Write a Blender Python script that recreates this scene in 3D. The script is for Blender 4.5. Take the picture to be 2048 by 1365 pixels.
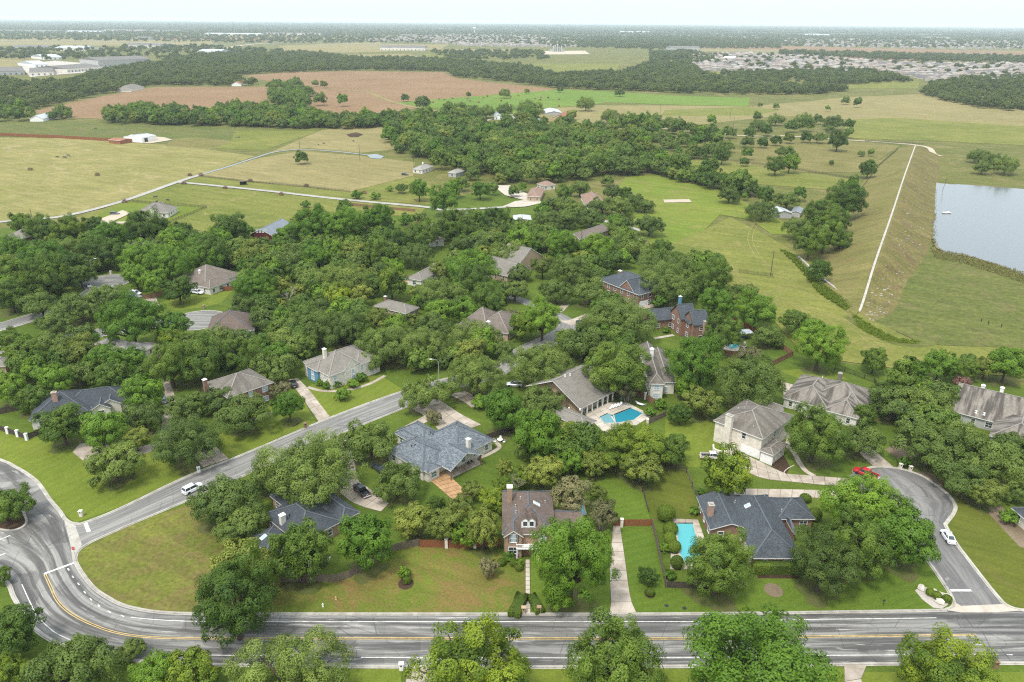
import bpy, math, random
import numpy as np
from mathutils import Vector, Matrix
R = math.radians
random.seed(7)
rng = np.random.default_rng(11)
scene = bpy.context.scene
col = scene.collection
for o in list(bpy.data.objects): bpy.data.objects.remove(o)

# ------------------------------------------------------------------ camera
CAM_H, F_PX, PITCH, ROLL = 100.0, 1540.0, R(22.58), R(0.45)
CAM_ROT = Matrix.Rotation(math.pi/2 - PITCH, 3, 'X') @ Matrix.Rotation(ROLL, 3, 'Z')
cd = bpy.data.cameras.new('camera')
cam = bpy.data.objects.new('camera', cd)
col.objects.link(cam)
cam.location = (0, 0, CAM_H)
cam.rotation_euler = CAM_ROT.to_euler()
cd.sensor_width = 36.0
cd.lens = 36.0*F_PX/2048.0
cd.clip_start, cd.clip_end = 1.0, 90000.0
scene.camera = cam

# ------------------------------------------------------------------ sky, sun, exposure
SUN_EL, SUN_AZ = R(62), R(215)          # azimuth clockwise from +Y: high, from behind-left
w = bpy.data.worlds.new('World'); scene.world = w; w.use_nodes = True
nt = w.node_tree; nt.nodes.clear()
sky = nt.nodes.new('ShaderNodeTexSky'); sky.sky_type = 'NISHITA'; sky.sun_disc = False
sky.sun_elevation, sky.sun_rotation = SUN_EL, SUN_AZ
sky.air_density, sky.dust_density, sky.ozone_density = 1.0, 4.0, 1.0
hsv = nt.nodes.new('ShaderNodeHueSaturation'); hsv.inputs['Saturation'].default_value = 0.38
bg = nt.nodes.new('ShaderNodeBackground'); bg.inputs['Strength'].default_value = 0.14
wo = nt.nodes.new('ShaderNodeOutputWorld')
# even overcast after the usual overcast pattern: luminance rises evenly from horizon to zenith
tcw = nt.nodes.new('ShaderNodeTexCoord'); sxyz = nt.nodes.new('ShaderNodeSeparateXYZ'); law = nt.nodes.new('ShaderNodeMapRange')
law.inputs[1].default_value, law.inputs[2].default_value, law.inputs[3].default_value, law.inputs[4].default_value = 0.0, 1.0, 0.60, 1.0
cloud = nt.nodes.new('ShaderNodeMix'); cloud.data_type = 'RGBA'; cloud.inputs[6].default_value = (0, 0, 0, 1); cloud.inputs[7].default_value = (5.5, 6.2, 6.8, 1)
veil = nt.nodes.new('ShaderNodeMix'); veil.data_type = 'RGBA'; veil.inputs[0].default_value = 0.80
nt.links.new(tcw.outputs['Generated'], sxyz.inputs[0]); nt.links.new(sxyz.outputs['Z'], law.inputs[0]); nt.links.new(law.outputs[0], cloud.inputs[0])
nt.links.new(sky.outputs[0], hsv.inputs['Color']); nt.links.new(hsv.outputs[0], veil.inputs[6]); nt.links.new(cloud.outputs[2], veil.inputs[7]); nt.links.new(veil.outputs[2], bg.inputs['Color']); nt.links.new(bg.outputs[0], wo.inputs['Surface'])
sd = bpy.data.lights.new('sun', 'SUN'); sd.energy = 1.5; sd.angle = R(10); sd.color = (1.0, 0.95, 0.88)
sun = bpy.data.objects.new('sun', sd); col.objects.link(sun)
sdir = Vector((math.sin(SUN_AZ)*math.cos(SUN_EL), math.cos(SUN_AZ)*math.cos(SUN_EL), math.sin(SUN_EL)))
sun.rotation_euler = sdir.to_track_quat('Z', 'Y').to_euler()
sun.location = (0, 0, 300)
vs = scene.view_settings
vs.view_transform = 'Standard'; vs.look = 'None'; vs.exposure = 1.25; vs.gamma = 1.0; vs.use_curve_mapping = False
scene.render.engine = 'CYCLES'
cy = scene.cycles
cy.max_bounces = 8; cy.diffuse_bounces = 6; cy.glossy_bounces = 2; cy.transmission_bounces = 3; cy.volume_bounces = 1
cy.caustics_reflective = False; cy.caustics_refractive = False
cy.use_denoising = False
cy.filter_width = 1.2

# ------------------------------------------------------------------ survey: a sight line to a point at height z
def at(px, py, z=0.0):
    d = CAM_ROT @ Vector(((px-1024)/F_PX, -(py-682.5)/F_PX, -1.0))
    t = (z-CAM_H)/d.z
    return Vector((d.x*t, d.y*t, z))
CAM_INV = CAM_ROT.transposed()
def depth(p): return -(CAM_INV @ (Vector(p)-Vector((0, 0, CAM_H)))).z
def topx(p):
    c = CAM_INV @ (Vector(p)-Vector((0, 0, CAM_H)))
    return (1024 + F_PX*c.x/-c.z, 682.5 - F_PX*c.y/-c.z)

# ------------------------------------------------------------------ objects
def tag(o, label=None, cat=None, group=None, kind=None):
    if label: o['label'] = label
    if cat: o['category'] = cat
    if group: o['group'] = group
    if kind: o['kind'] = kind
    return o
def link(o, parent=None):
    col.objects.link(o)
    if parent is not None: o.parent = parent
    return o
def empty(name, loc=(0, 0, 0), rz=0.0, parent=None):
    o = bpy.data.objects.new(name, None); o.location = loc; o.rotation_euler = (0, 0, rz); o.empty_display_size = 0.5
    return link(o, parent)
def mesh_obj(name, verts, faces, mats, parent=None, uvs=None, midx=None, smooth=False):
    me = bpy.data.meshes.new(name)
    me.from_pydata([tuple(v) for v in verts], [], faces)
    for m in (mats if isinstance(mats, (list, tuple)) else [mats]): me.materials.append(m)
    if uvs is not None:
        ul = me.uv_layers.new(name='UVMap')
        ul.data.foreach_set('uv', np.array(uvs, dtype=np.float32).ravel())
    if midx is not None: me.polygons.foreach_set('material_index', midx)
    if smooth: me.polygons.foreach_set('use_smooth', [True]*len(me.polygons))
    me.update()
    return link(bpy.data.objects.new(name, me), parent)
class MB:
    """collects boxes, bars, tubes; build() makes ONE mesh object"""
    def __init__(s): s.v, s.f, s.mi = [], [], []
    def add(s, vs, fs, mi=0):
        b = len(s.v); s.v += [tuple(v) for v in vs]; s.f += [tuple(b+i for i in f) for f in fs]; s.mi += [mi]*len(fs); return s
    def box(s, x0, x1, y0, y1, z0, z1, mi=0, M=None):
        v = [Vector(p) for p in ((x0,y0,z0),(x1,y0,z0),(x1,y1,z0),(x0,y1,z0),(x0,y0,z1),(x1,y0,z1),(x1,y1,z1),(x0,y1,z1))]
        if M is not None: v = [M @ p for p in v]
        return s.add(v, [(0,3,2,1),(4,5,6,7),(0,1,5,4),(1,2,6,5),(2,3,7,6),(3,0,4,7)], mi)
    def bar(s, a, b, w, h, mi=0):
        a, b = Vector(a), Vector(b); d = (b-a); L = d.length
        if L < 1e-6: return s
        d /= L; n = d.cross(Vector((0,0,1)))
        n = n.normalized() if n.length > 1e-4 else Vector((1,0,0))
        u = n.cross(d).normalized()
        v = [p + n*i*w/2 + u*j*h/2 for p in (a, b) for i, j in ((-1,-1),(1,-1),(1,1),(-1,1))]
        return s.add(v, [(0,1,2,3),(7,6,5,4),(0,4,5,1),(1,5,6,2),(2,6,7,3),(3,7,4,0)], mi)
    def tube(s, pts, rads, n=7, mi=0, cap=True):
        pts = [Vector(p) for p in pts]; base = len(s.v)
        for i, p in enumerate(pts):
            d = (pts[min(i+1, len(pts)-1)] - pts[max(i-1, 0)]).normalized()
            x = d.cross(Vector((0.13, 0.97, 0.2))).normalized(); y = d.cross(x)
            for k in range(n):
                a = 2*math.pi*k/n; s.v.append(tuple(p + (x*math.cos(a) + y*math.sin(a))*rads[i]))
        for i in range(len(pts)-1):
            for k in range(n):
                k2 = (k+1) % n
                s.f.append((base+i*n+k, base+i*n+k2, base+(i+1)*n+k2, base+(i+1)*n+k)); s.mi.append(mi)
        if cap:
            s.f.append(tuple(base+(len(pts)-1)*n+k for k in range(n))); s.mi.append(mi)
            s.f.append(tuple(base+k for k in reversed(range(n)))); s.mi.append(mi)
        return s
    def lathe(s, prof, n=16, M=None, mi=0):
        base = len(s.v)
        for r, z in prof:
            for k in range(n):
                a = 2*math.pi*k/n; p = Vector((r*math.cos(a), r*math.sin(a), z)); s.v.append(tuple(M @ p if M is not None else p))
        for i in range(len(prof)-1):
            for k in range(n):
                k2 = (k+1) % n; s.f.append((base+i*n+k, base+i*n+k2, base+(i+1)*n+k2, base+(i+1)*n+k)); s.mi.append(mi)
        s.f.append(tuple(base+(len(prof)-1)*n+k for k in range(n))); s.mi.append(mi)
        return s
    def build(s, name, mats, parent=None, smooth=False):
        return mesh_obj(name, s.v, s.f, mats, parent, midx=s.mi, smooth=smooth)

# ------------------------------------------------------------------ materials
class NB:
    def __init__(s, name):
        s.m = bpy.data.materials.new(name); s.m.use_nodes = True; s.t = s.m.node_tree
        s.b = s.t.nodes['Principled BSDF']; s.out = s.t.nodes['Material Output']
    def n(s, typ, **kw):
        nd = s.t.nodes.new(typ)
        for k, v in kw.items():
            if k.startswith('i_'):
                key = k[2:]; key = int(key) if key.isdigit() else key.replace('_', ' ')
                if hasattr(v, 'links') or isinstance(v, bpy.types.NodeSocket): s.t.links.new(v, nd.inputs[key])
                else: nd.inputs[key].default_value = v
            else: setattr(nd, k, v)
        return nd
    def l(s, a, b): s.t.links.new(a, b)
    def pos(s): return s.n('ShaderNodeNewGeometry').outputs['Position']
    def noise(s, vec, scale, detail=4, rough=0.55, dist=0.0):
        nd = s.n('ShaderNodeTexNoise', i_Scale=scale, i_Detail=detail, i_Roughness=rough, i_Distortion=dist)
        s.l(vec, nd.inputs['Vector']); return nd.outputs['Fac']
    def ramp(s, fac, stops):
        nd = s.n('ShaderNodeValToRGB'); s.l(fac, nd.inputs['Fac']); e = nd.color_ramp.elements
        e[0].position, e[0].color = stops[0][0], (*stops[0][1], 1)
        e[1].position, e[1].color = stops[-1][0], (*stops[-1][1], 1)
        for p, c in stops[1:-1]: x = e.new(p); x.color = (*c, 1)
        return nd.outputs['Color']
    def fr(s, fac, lo, hi, a=0.0, b=1.0):
        nd = s.n('ShaderNodeMapRange', i_1=lo, i_2=hi, i_3=a, i_4=b); s.l(fac, nd.inputs[0]); return nd.outputs[0]
    def mix(s, fac, a, b, mode='MIX'):
        nd = s.n('ShaderNodeMix', data_type='RGBA', blend_type=mode)
        for sock, v in ((nd.inputs[0], fac), (nd.inputs[6], a), (nd.inputs[7], b)):
            if isinstance(v, bpy.types.NodeSocket): s.l(v, sock)
            elif isinstance(v, (int, float)): sock.default_value = v
            else: sock.default_value = (*v, 1)
        return nd.outputs[2]
    def scalev(s, vec, sc):
        nd = s.n('ShaderNodeVectorMath', operation='MULTIPLY'); s.l(vec, nd.inputs[0]); nd.inputs[1].default_value = sc; return nd.outputs[0]
    def bump(s, h, strength, dist):
        nd = s.n('ShaderNodeBump', i_Strength=strength, i_Distance=dist); s.l(h, nd.inputs['Height']); s.l(nd.outputs[0], s.b.inputs['Normal'])
    def done(s, color=None, rough=0.9, spec=0.2):
        if color is not None:
            if isinstance(color, bpy.types.NodeSocket): s.l(color, s.b.inputs['Base Color'])
            else: s.b.inputs['Base Color'].default_value = (*color, 1)
        if isinstance(rough, bpy.types.NodeSocket): s.l(rough, s.b.inputs['Roughness'])
        else: s.b.inputs['Roughness'].default_value = rough
        s.b.inputs['Specular IOR Level'].default_value = spec
        return s.m
def plain(name, c, rough=0.7, spec=0.3, var=0.12, scale=1.5, metal=0.0):
    k = NB(name); p = k.pos(); n = k.noise(p, scale, 5)
    c2 = k.ramp(n, [(0.3, tuple(x*(1-var) for x in c)), (0.7, tuple(min(1, x*(1+var)) for x in c))])
    k.b.inputs['Metallic'].default_value = metal
    return k.done(c2, rough, spec)
def grass(name, c1, c2, dry, dry_amt=0.3, s_big=0.05, fine=1.6, mow=None, rough=0.95, contrast=0.45):
    """turf: patchy growth, dry spots, clumps and blades"""
    k = NB(name); p = k.pos()
    big = k.noise(p, s_big, 5, 0.6, 0.6); mid = k.noise(p, s_big*6, 5, 0.65); fi = k.noise(p, fine, 6, 0.75)
    c = k.ramp(big, [(0.32, c1), (0.68, c2)])
    c = k.mix(k.fr(mid, 0.35, 0.7, 0.0, 0.6), c, tuple((a+b)/2*0.8 for a, b in zip(c1, c2)))
    dn = k.noise(p, s_big*2.3, 6, 0.7, 1.2)
    c = k.mix(k.fr(dn, 0.62-dry_amt*0.35, 0.78-dry_amt*0.25, 0, 0.85), c, dry)
    if mow:
        wv = k.n('ShaderNodeTexWave', i_Scale=mow[1], i_Distortion=3.5, i_Detail=2.0); rot = k.n('ShaderNodeVectorRotate', rotation_type='Z_AXIS', i_Angle=mow[0])
        k.l(p, rot.inputs['Vector']); k.l(rot.outputs[0], wv.inputs['Vector'])
        c = k.mix(k.fr(wv.outputs['Fac'], 0.2, 0.8, 0.0, 0.09), c, tuple(x*1.5 for x in c2))
    else:
        rot = k.n('ShaderNodeVectorRotate', rotation_type='Z_AXIS', i_Angle=0.5); k.l(p, rot.inputs['Vector'])
        sn = k.noise(k.scalev(rot.outputs[0], (0.035, 0.22, 0.1)), 1.0, 5, 0.65, 0.8); c = k.mix(1.0, c, k.ramp(sn, [(0.32, (0.80, 0.82, 0.78)), (0.68, (1.16, 1.13, 1.12))]), 'MULTIPLY')
    c = k.mix(1.0, c, k.ramp(fi, [(0.25, (1-contrast,)*3), (0.75, (1+contrast*0.55,)*3)]), 'MULTIPLY')
    k.bump(fi, 0.7, 0.12)
    return k.done(c, rough, 0.1)
def soil(name, c1, c2, scale=0.8):
    k = NB(name); p = k.pos(); a = k.noise(p, scale*0.2, 5, 0.6, 0.5); b = k.noise(p, scale*4, 5, 0.7)
    c = k.ramp(a, [(0.3, c1), (0.7, c2)]); c = k.mix(1.0, c, k.ramp(b, [(0.3, (0.75,)*3), (0.7, (1.2,)*3)]), 'MULTIPLY')
    k.bump(b, 0.5, 0.08); return k.done(c, 0.95, 0.1)
def asphalt(name, dark, light, bare, along=0.06, amt=0.5):
    """worn road: UV in metres, u along; wheel tracks, damp and dry streaks, patches"""
    k = NB(name); uv = k.n('ShaderNodeUVMap').outputs[0]; p = k.pos()
    st = k.noise(k.scalev(uv, (along, 0.9, 1)), 1.0, 6, 0.62, 0.35); st2 = k.noise(k.scalev(uv, (along*3, 1.6, 1)), 1.0, 6, 0.7, 0.3)
    patch = k.noise(k.scalev(uv, (0.05, 0.12, 1)), 1.0, 3, 0.5, 0.8); fi = k.noise(p, 9.0, 4, 0.7)
    c = k.ramp(st, [(0.40, dark), (0.485, tuple(a*0.7+b*0.3 for a, b in zip(dark, light))), (0.53, tuple(a*0.3+b*0.7 for a, b in zip(dark, light))), (0.60, light)])
    c = k.mix(k.fr(st2, 0.60, 0.645, 0, amt), c, bare)
    c = k.mix(k.fr(patch, 0.55, 0.57, 0, 0.45), c, tuple(x*0.8 for x in dark))
    pb = k.n('ShaderNodeTexBrick', i_Scale=1.0, i_Mortar_Size=0.012, i_Brick_Width=17.0, i_Row_Height=2.9, offset=0.37); k.l(uv, pb.inputs['Vector'])
    pb.inputs['Color1'].default_value = (0.80, 0.80, 0.81, 1); pb.inputs['Color2'].default_value = (1.14, 1.13, 1.11, 1); pb.inputs['Mortar'].default_value = (0.70, 0.70, 0.70, 1); c = k.mix(1.0, c, pb.outputs['Color'], 'MULTIPLY')
    cr = k.n('ShaderNodeTexVoronoi', feature='DISTANCE_TO_EDGE', i_Scale=0.14); k.l(k.scalev(uv, (1, 1.6, 1)), cr.inputs['Vector'])
    c = k.mix(k.fr(cr.outputs['Distance'], 0.004, 0.009, 0.55, 0.0), c, tuple(x*0.45 for x in dark))
    c = k.mix(1.0, c, k.ramp(fi, [(0.3, (0.85,)*3), (0.7, (1.15,)*3)]), 'MULTIPLY')
    return k.done(c, k.fr(st, 0.36, 0.58, 0.55, 0.92), 0.35)
def concrete(name, c, stain, scale=0.4, joints=None):
    k = NB(name); p = k.pos(); a = k.noise(p, scale, 6, 0.65, 0.6); b = k.noise(p, 7.0, 4, 0.7); oi = k.n('ShaderNodeObjectInfo').outputs['Random']
    cc = k.ramp(a, [(0.35, stain), (0.62, c)])
    cc = k.mix(1.0, cc, k.ramp(b, [(0.3, (0.88,)*3), (0.7, (1.1,)*3)]), 'MULTIPLY')
    cc = k.mix(1.0, cc, k.ramp(oi, [(0.0, (0.86,)*3), (1.0, (1.08,)*3)]), 'MULTIPLY')
    return k.done(cc, 0.85, 0.25)
def shingles(name, c1, c2, streak=0.0, streak_c=(0.02, 0.02, 0.02), row=0.24, wid=0.5, mottle=0.5):
    k = NB(name); uv = k.n('ShaderNodeUVMap').outputs[0]
    br = k.n('ShaderNodeTexBrick', i_Scale=1.0, i_Mortar_Size=0.02, i_Brick_Width=wid, i_Row_Height=row, offset=0.5, squash=1.0)
    k.l(uv, br.inputs['Vector']); br.inputs['Color1'].default_value = (*c1, 1); br.inputs['Color2'].default_value = (*c2, 1)
    br.inputs['Mortar'].default_value = (*[x*0.55 for x in c1], 1)
    n1 = k.noise(uv, 0.35, 5, 0.6); n2 = k.noise(uv, 3.2, 4, 0.75)
    c = k.mix(1.0, br.outputs['Color'], k.ramp(n2, [(0.3, (1-mottle*0.6,)*3), (0.7, (1+mottle*0.6,)*3)]), 'MULTIPLY')
    c = k.mix(1.0, c, k.ramp(n1, [(0.3, (0.85,)*3), (0.7, (1.12,)*3)]), 'MULTIPLY')
    if streak:
        s1 = k.noise(k.scalev(uv, (0.55, 0.07, 1)), 1.0, 5, 0.6, 0.2)
        c = k.mix(k.fr(s1, 0.46, 0.58, 0, streak), c, streak_c)
    k.bump(br.outputs['Fac'], -0.35, 0.02)
    return k.done(c, 0.9, 0.2)
def bricks(name, c1, c2, mortar, w_=0.24, h_=0.08):
    k = NB(name); uv = k.n('ShaderNodeUVMap').outputs[0]
    br = k.n('ShaderNodeTexBrick', i_Scale=1.0, i_Mortar_Size=0.012, i_Brick_Width=w_, i_Row_Height=h_); k.l(uv, br.inputs['Vector'])
    br.inputs['Color1'].default_value = (*c1, 1); br.inputs['Color2'].default_value = (*c2, 1); br.inputs['Mortar'].default_value = (*mortar, 1)
    n2 = k.noise(uv, 0.8, 5, 0.7); c = k.mix(1.0, br.outputs['Color'], k.ramp(n2, [(0.3, (0.8,)*3), (0.7, (1.15,)*3)]), 'MULTIPLY')
    k.bump(br.outputs['Fac'], -0.4, 0.015); return k.done(c, 0.9, 0.2)
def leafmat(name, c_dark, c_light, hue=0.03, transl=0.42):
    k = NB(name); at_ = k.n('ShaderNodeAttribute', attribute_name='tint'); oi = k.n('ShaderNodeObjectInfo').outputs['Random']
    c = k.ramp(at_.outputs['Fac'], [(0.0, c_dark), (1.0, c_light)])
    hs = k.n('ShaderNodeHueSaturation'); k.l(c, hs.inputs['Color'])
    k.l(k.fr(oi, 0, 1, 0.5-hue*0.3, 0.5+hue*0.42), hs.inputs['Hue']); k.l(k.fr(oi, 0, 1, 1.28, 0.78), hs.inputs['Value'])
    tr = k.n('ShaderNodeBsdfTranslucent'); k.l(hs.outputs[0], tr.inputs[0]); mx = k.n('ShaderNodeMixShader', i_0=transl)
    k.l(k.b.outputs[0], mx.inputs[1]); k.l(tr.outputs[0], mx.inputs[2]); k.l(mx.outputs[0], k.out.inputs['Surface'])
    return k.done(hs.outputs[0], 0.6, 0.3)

M = {}
M['ground'] = grass('dry_meadow', (0.085, 0.105, 0.022), (0.155, 0.145, 0.042), (0.20, 0.165, 0.07), 0.35, 0.012, 0.5)
M['lawn'] = grass('lawn', (0.064, 0.104, 0.013), (0.106, 0.146, 0.020), (0.12, 0.125, 0.03), 0.05, 0.05, 2.0, contrast=0.45)
M['lawn_mown'] = grass('mown_lawn', (0.068, 0.114, 0.012), (0.108, 0.154, 0.019), (0.13, 0.14, 0.03), 0.05, 0.06, 2.2, mow=(1.2, 0.16), contrast=0.42)
M['lawn_bright'] = grass('bright_lawn', (0.100, 0.140, 0.016), (0.150, 0.178, 0.024), (0.16, 0.145, 0.04), 0.12, 0.05, 2.2, mow=(0.5, 0.12), contrast=0.42)
M['lawn_dry'] = grass('patchy_lawn', (0.088, 0.132, 0.016), (0.142, 0.165, 0.026), (0.185, 0.118, 0.045), 0.62, 0.05, 2.0, contrast=0.45)
M['lawn_rough'] = grass('rough_grass', (0.108, 0.130, 0.022), (0.165, 0.168, 0.034), (0.150, 0.112, 0.045), 0.5, 0.06, 1.1, contrast=0.55)
M['lawn_olive'] = grass('olive_lawn', (0.085, 0.105, 0.014), (0.115, 0.125, 0.020), (0.13, 0.11, 0.035), 0.15, 0.05, 1.6, contrast=0.3)
M['pasture'] = grass('pasture', (0.175, 0.170, 0.050), (0.245, 0.215, 0.080), (0.30, 0.24, 0.12), 0.30, 0.018, 0.5, contrast=0.35)
M['pasture_green'] = grass('pasture_green', (0.115, 0.138, 0.024), (0.190, 0.185, 0.045), (0.22, 0.185, 0.07), 0.2, 0.022, 0.6, contrast=0.4)
M['pasture_tan'] = grass('pasture_tan', (0.190, 0.165, 0.065), (0.245, 0.205, 0.09), (0.15, 0.15, 0.04), 0.15, 0.012, 0.4, contrast=0.3)
M['hay'] = grass('hay_field', (0.095, 0.165, 0.024), (0.135, 0.190, 0.030), (0.17, 0.20, 0.05), 0.12, 0.008, 0.25, contrast=0.2)
M['scrub'] = grass('scrub_meadow', (0.085, 0.110, 0.025), (0.130, 0.135, 0.035), (0.14, 0.12, 0.05), 0.35, 0.03, 0.5, contrast=0.5)
M['park'] = grass('park_grass', (0.115, 0.165, 0.020), (0.165, 0.185, 0.030), (0.20, 0.165, 0.055), 0.3, 0.02, 0.8, contrast=0.3)
M['dam'] = grass('embankment_grass', (0.125, 0.125, 0.032), (0.195, 0.170, 0.062), (0.165, 0.12, 0.055), 0.35, 0.035, 0.8, contrast=0.4)
M['dam_rough'] = grass('rough_bank', (0.125, 0.118, 0.032), (0.195, 0.165, 0.062), (0.135, 0.092, 0.048), 0.45, 0.05, 0.9, contrast=0.6)
M['plough'] = soil('brown_stubble', (0.172, 0.104, 0.052), (0.212, 0.136, 0.072), 0.05)
M['mulch'] = soil('mulch', (0.035, 0.02, 0.012), (0.07, 0.045, 0.028))
M['crown_ground'] = soil('dull_green_ground', (0.062, 0.086, 0.016), (0.096, 0.090, 0.034), 1.2)  # brown-green, darker than the lawn, for the patches under crowns
M['dirt'] = soil('bare_dirt', (0.13, 0.095, 0.06), (0.20, 0.155, 0.105))
M['sand'] = soil('pale_sand', (0.34, 0.29, 0.21), (0.42, 0.36, 0.28))
M['gravel'] = soil('gravel', (0.32, 0.29, 0.25), (0.42, 0.38, 0.33), 1.5)
M['road'] = asphalt('worn_asphalt', (0.072, 0.068, 0.062), (0.235, 0.226, 0.208), (0.36, 0.345, 0.32), 0.034, 0.8)
M['street'] = asphalt('street_asphalt', (0.145, 0.138, 0.126), (0.24, 0.23, 0.21), (0.33, 0.31, 0.29), 0.04, 0.7)
M['street_dark'] = asphalt('court_asphalt', (0.120, 0.115, 0.108), (0.180, 0.172, 0.162), (0.25, 0.24, 0.23), 0.08, 0.4)
M['lane'] = plain('lane_gravel', (0.30, 0.285, 0.255), 0.9, 0.1, 0.2, 0.3)
M['kerb'] = concrete('kerb_concrete', (0.40, 0.375, 0.33), (0.27, 0.245, 0.205), 0.5)
M['slab'] = concrete('drive_concrete', (0.40, 0.345, 0.285), (0.255, 0.205, 0.155), 0.28)
M['slab_pale'] = concrete('pale_concrete', (0.47, 0.42, 0.35), (0.35, 0.30, 0.24), 0.25)
M['joint'] = plain('joint_dirt', (0.11, 0.09, 0.065), 0.95, 0.1)
M['terracotta'] = concrete('terracotta_paving', (0.40, 0.235, 0.115), (0.30, 0.175, 0.085), 0.5)
M['white_paint'] = plain('white_line_paint', (0.52, 0.51, 0.48), 0.7, 0.3, 0.35, 0.9)
M['yellow_paint'] = plain('yellow_line_paint', (0.47, 0.335, 0.12), 0.7, 0.3, 0.3, 0.9)
M['white'] = plain('white_trim', (0.72, 0.71, 0.68), 0.6, 0.3, 0.06)
M['cream'] = plain('cream_wall', (0.60, 0.565, 0.49), 0.85, 0.2, 0.07)
M['tan'] = plain('tan_stucco', (0.40, 0.29, 0.19), 0.85, 0.2, 0.1)
M['grey_wall'] = plain('grey_siding', (0.36, 0.36, 0.34), 0.8, 0.2, 0.08)
M['blue_wall'] = plain('blue_siding', (0.10, 0.23, 0.34), 0.7, 0.3, 0.06)
M['red_wall'] = plain('barn_red', (0.085, 0.012, 0.012), 0.8, 0.2, 0.12)
M['limestone'] = bricks('white_limestone', (0.68, 0.63, 0.54), (0.57, 0.51, 0.42), (0.58, 0.53, 0.45), 0.5, 0.22)
M['brick_red'] = bricks('red_brick', (0.19, 0.082, 0.055), (0.26, 0.125, 0.085), (0.25, 0.19, 0.15))
M['brick_tan'] = bricks('tan_brick', (0.28, 0.17, 0.105), (0.34, 0.22, 0.14), (0.33, 0.26, 0.2))
M['brick_pink'] = bricks('rose_brick', (0.30, 0.15, 0.105), (0.36, 0.20, 0.15), (0.36, 0.29, 0.24))
M['roof_slate'] = shingles('slate_blue_shingles', (0.050, 0.058, 0.066), (0.080, 0.089, 0.099), mottle=0.55)
M['roof_dark'] = shingles('charcoal_shingles', (0.042, 0.048, 0.055), (0.064, 0.071, 0.080), mottle=0.35)
M['roof_blue'] = shingles('blue_grey_shingles', (0.088, 0.102, 0.114), (0.165, 0.182, 0.195), mottle=1.0, wid=0.6, row=0.3)
M['roof_brown'] = shingles('brown_shingles', (0.108, 0.080, 0.064), (0.148, 0.113, 0.094), mottle=0.45)
M['roof_umber'] = shingles('umber_shingles', (0.135, 0.108, 0.088), (0.18, 0.15, 0.124), mottle=0.3)
M['roof_grey'] = shingles('weathered_grey_shingles', (0.165, 0.148, 0.125), (0.215, 0.195, 0.168), mottle=0.35)
M['roof_stain'] = shingles('stained_shingles', (0.185, 0.162, 0.135), (0.235, 0.21, 0.178), 0.8, (0.045, 0.038, 0.032), mottle=0.4)
M['roof_mottle'] = shingles('mottled_grey_shingles', (0.14, 0.122, 0.10), (0.185, 0.165, 0.14), 0.5, (0.07, 0.06, 0.05), mottle=0.6)
M['roof_tile'] = shingles('clay_tiles', (0.21, 0.13, 0.095), (0.29, 0.195, 0.145), row=0.35, wid=0.3)
M['roof_light'] = shingles('pale_grey_shingles', (0.25, 0.235, 0.21), (0.31, 0.295, 0.265), mottle=0.25)
M['roof_metal'] = plain('metal_roof', (0.36, 0.39, 0.41), 0.4, 0.5, 0.08, 0.6)
M['roof_steel'] = plain('dull_steel_roof', (0.13, 0.15, 0.17), 0.45, 0.5, 0.12, 0.6)
M['rust'] = plain('rusty_roof', (0.26, 0.11, 0.06), 0.8, 0.2, 0.25, 0.5)
M['ridge_dark'] = plain('dark_ridge_caps', (0.085, 0.094, 0.104), 0.9, 0.2, 0.2, 3.0)
M['ridge_light'] = plain('pale_ridge_caps', (0.215, 0.195, 0.17), 0.9, 0.2, 0.2, 3.0)
M['far_wall'] = plain('distant_wall', (0.36, 0.33, 0.29), 0.9, 0.2, 0.1)
M['far_roof'] = plain('distant_grey_roof', (0.19, 0.172, 0.158), 0.9, 0.2, 0.16, 0.05)
M['glass'] = NB('window_glass').done((0.035, 0.045, 0.05), 0.08, 0.6)
M['glass_teal'] = NB('green_window_glass').done((0.06, 0.15, 0.135), 0.08, 0.6)
M['glass_pale'] = NB('curtained_glass').done((0.33, 0.40, 0.43), 0.12, 0.5)
M['black'] = NB('black_plastic').done((0.012, 0.012, 0.013), 0.5, 0.4)
M['rubber'] = NB('tyre_rubber').done((0.018, 0.018, 0.019), 0.85, 0.2)
M['chrome'] = NB('bright_metal').done((0.55, 0.56, 0.57), 0.3, 0.5)
M['steel'] = plain('galvanised_steel', (0.34, 0.34, 0.33), 0.5, 0.4, 0.08)
M['iron'] = NB('black_iron').done((0.02, 0.022, 0.02), 0.6, 0.3)
M['wood_grey'] = plain('weathered_wood', (0.155, 0.125, 0.095), 0.9, 0.1, 0.35, 4.0)
M['wood_dark'] = plain('dark_weathered_wood', (0.07, 0.055, 0.045), 0.9, 0.1, 0.35, 4.0)
M['wood_red'] = plain('red_stained_wood', (0.21, 0.078, 0.036), 0.85, 0.2, 0.2, 3.0)
M['wood_brown'] = plain('brown_fence_wood', (0.20, 0.115, 0.065), 0.85, 0.2, 0.25, 3.0)
M['wood_tan'] = plain('tan_fence_wood', (0.33, 0.22, 0.13), 0.85, 0.2, 0.2, 3.0)
M['bark'] = plain('bark', (0.085, 0.066, 0.05), 0.95, 0.1, 0.3, 2.5)
M['bark_pale'] = plain('pale_bark', (0.27, 0.235, 0.19), 0.95, 0.1, 0.25, 2.5)
M['stone'] = plain('pale_rock', (0.50, 0.46, 0.39), 0.9, 0.2, 0.2, 1.0)
M['rock_pale'] = plain('bank_stone', (0.27, 0.25, 0.21), 0.9, 0.2, 0.3, 0.6)
M['rock'] = plain('grey_rock', (0.22, 0.205, 0.19), 0.9, 0.2, 0.25, 1.5)
M['red_sign'] = NB('red_sign').done((0.45, 0.02, 0.025), 0.5, 0.4)
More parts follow.
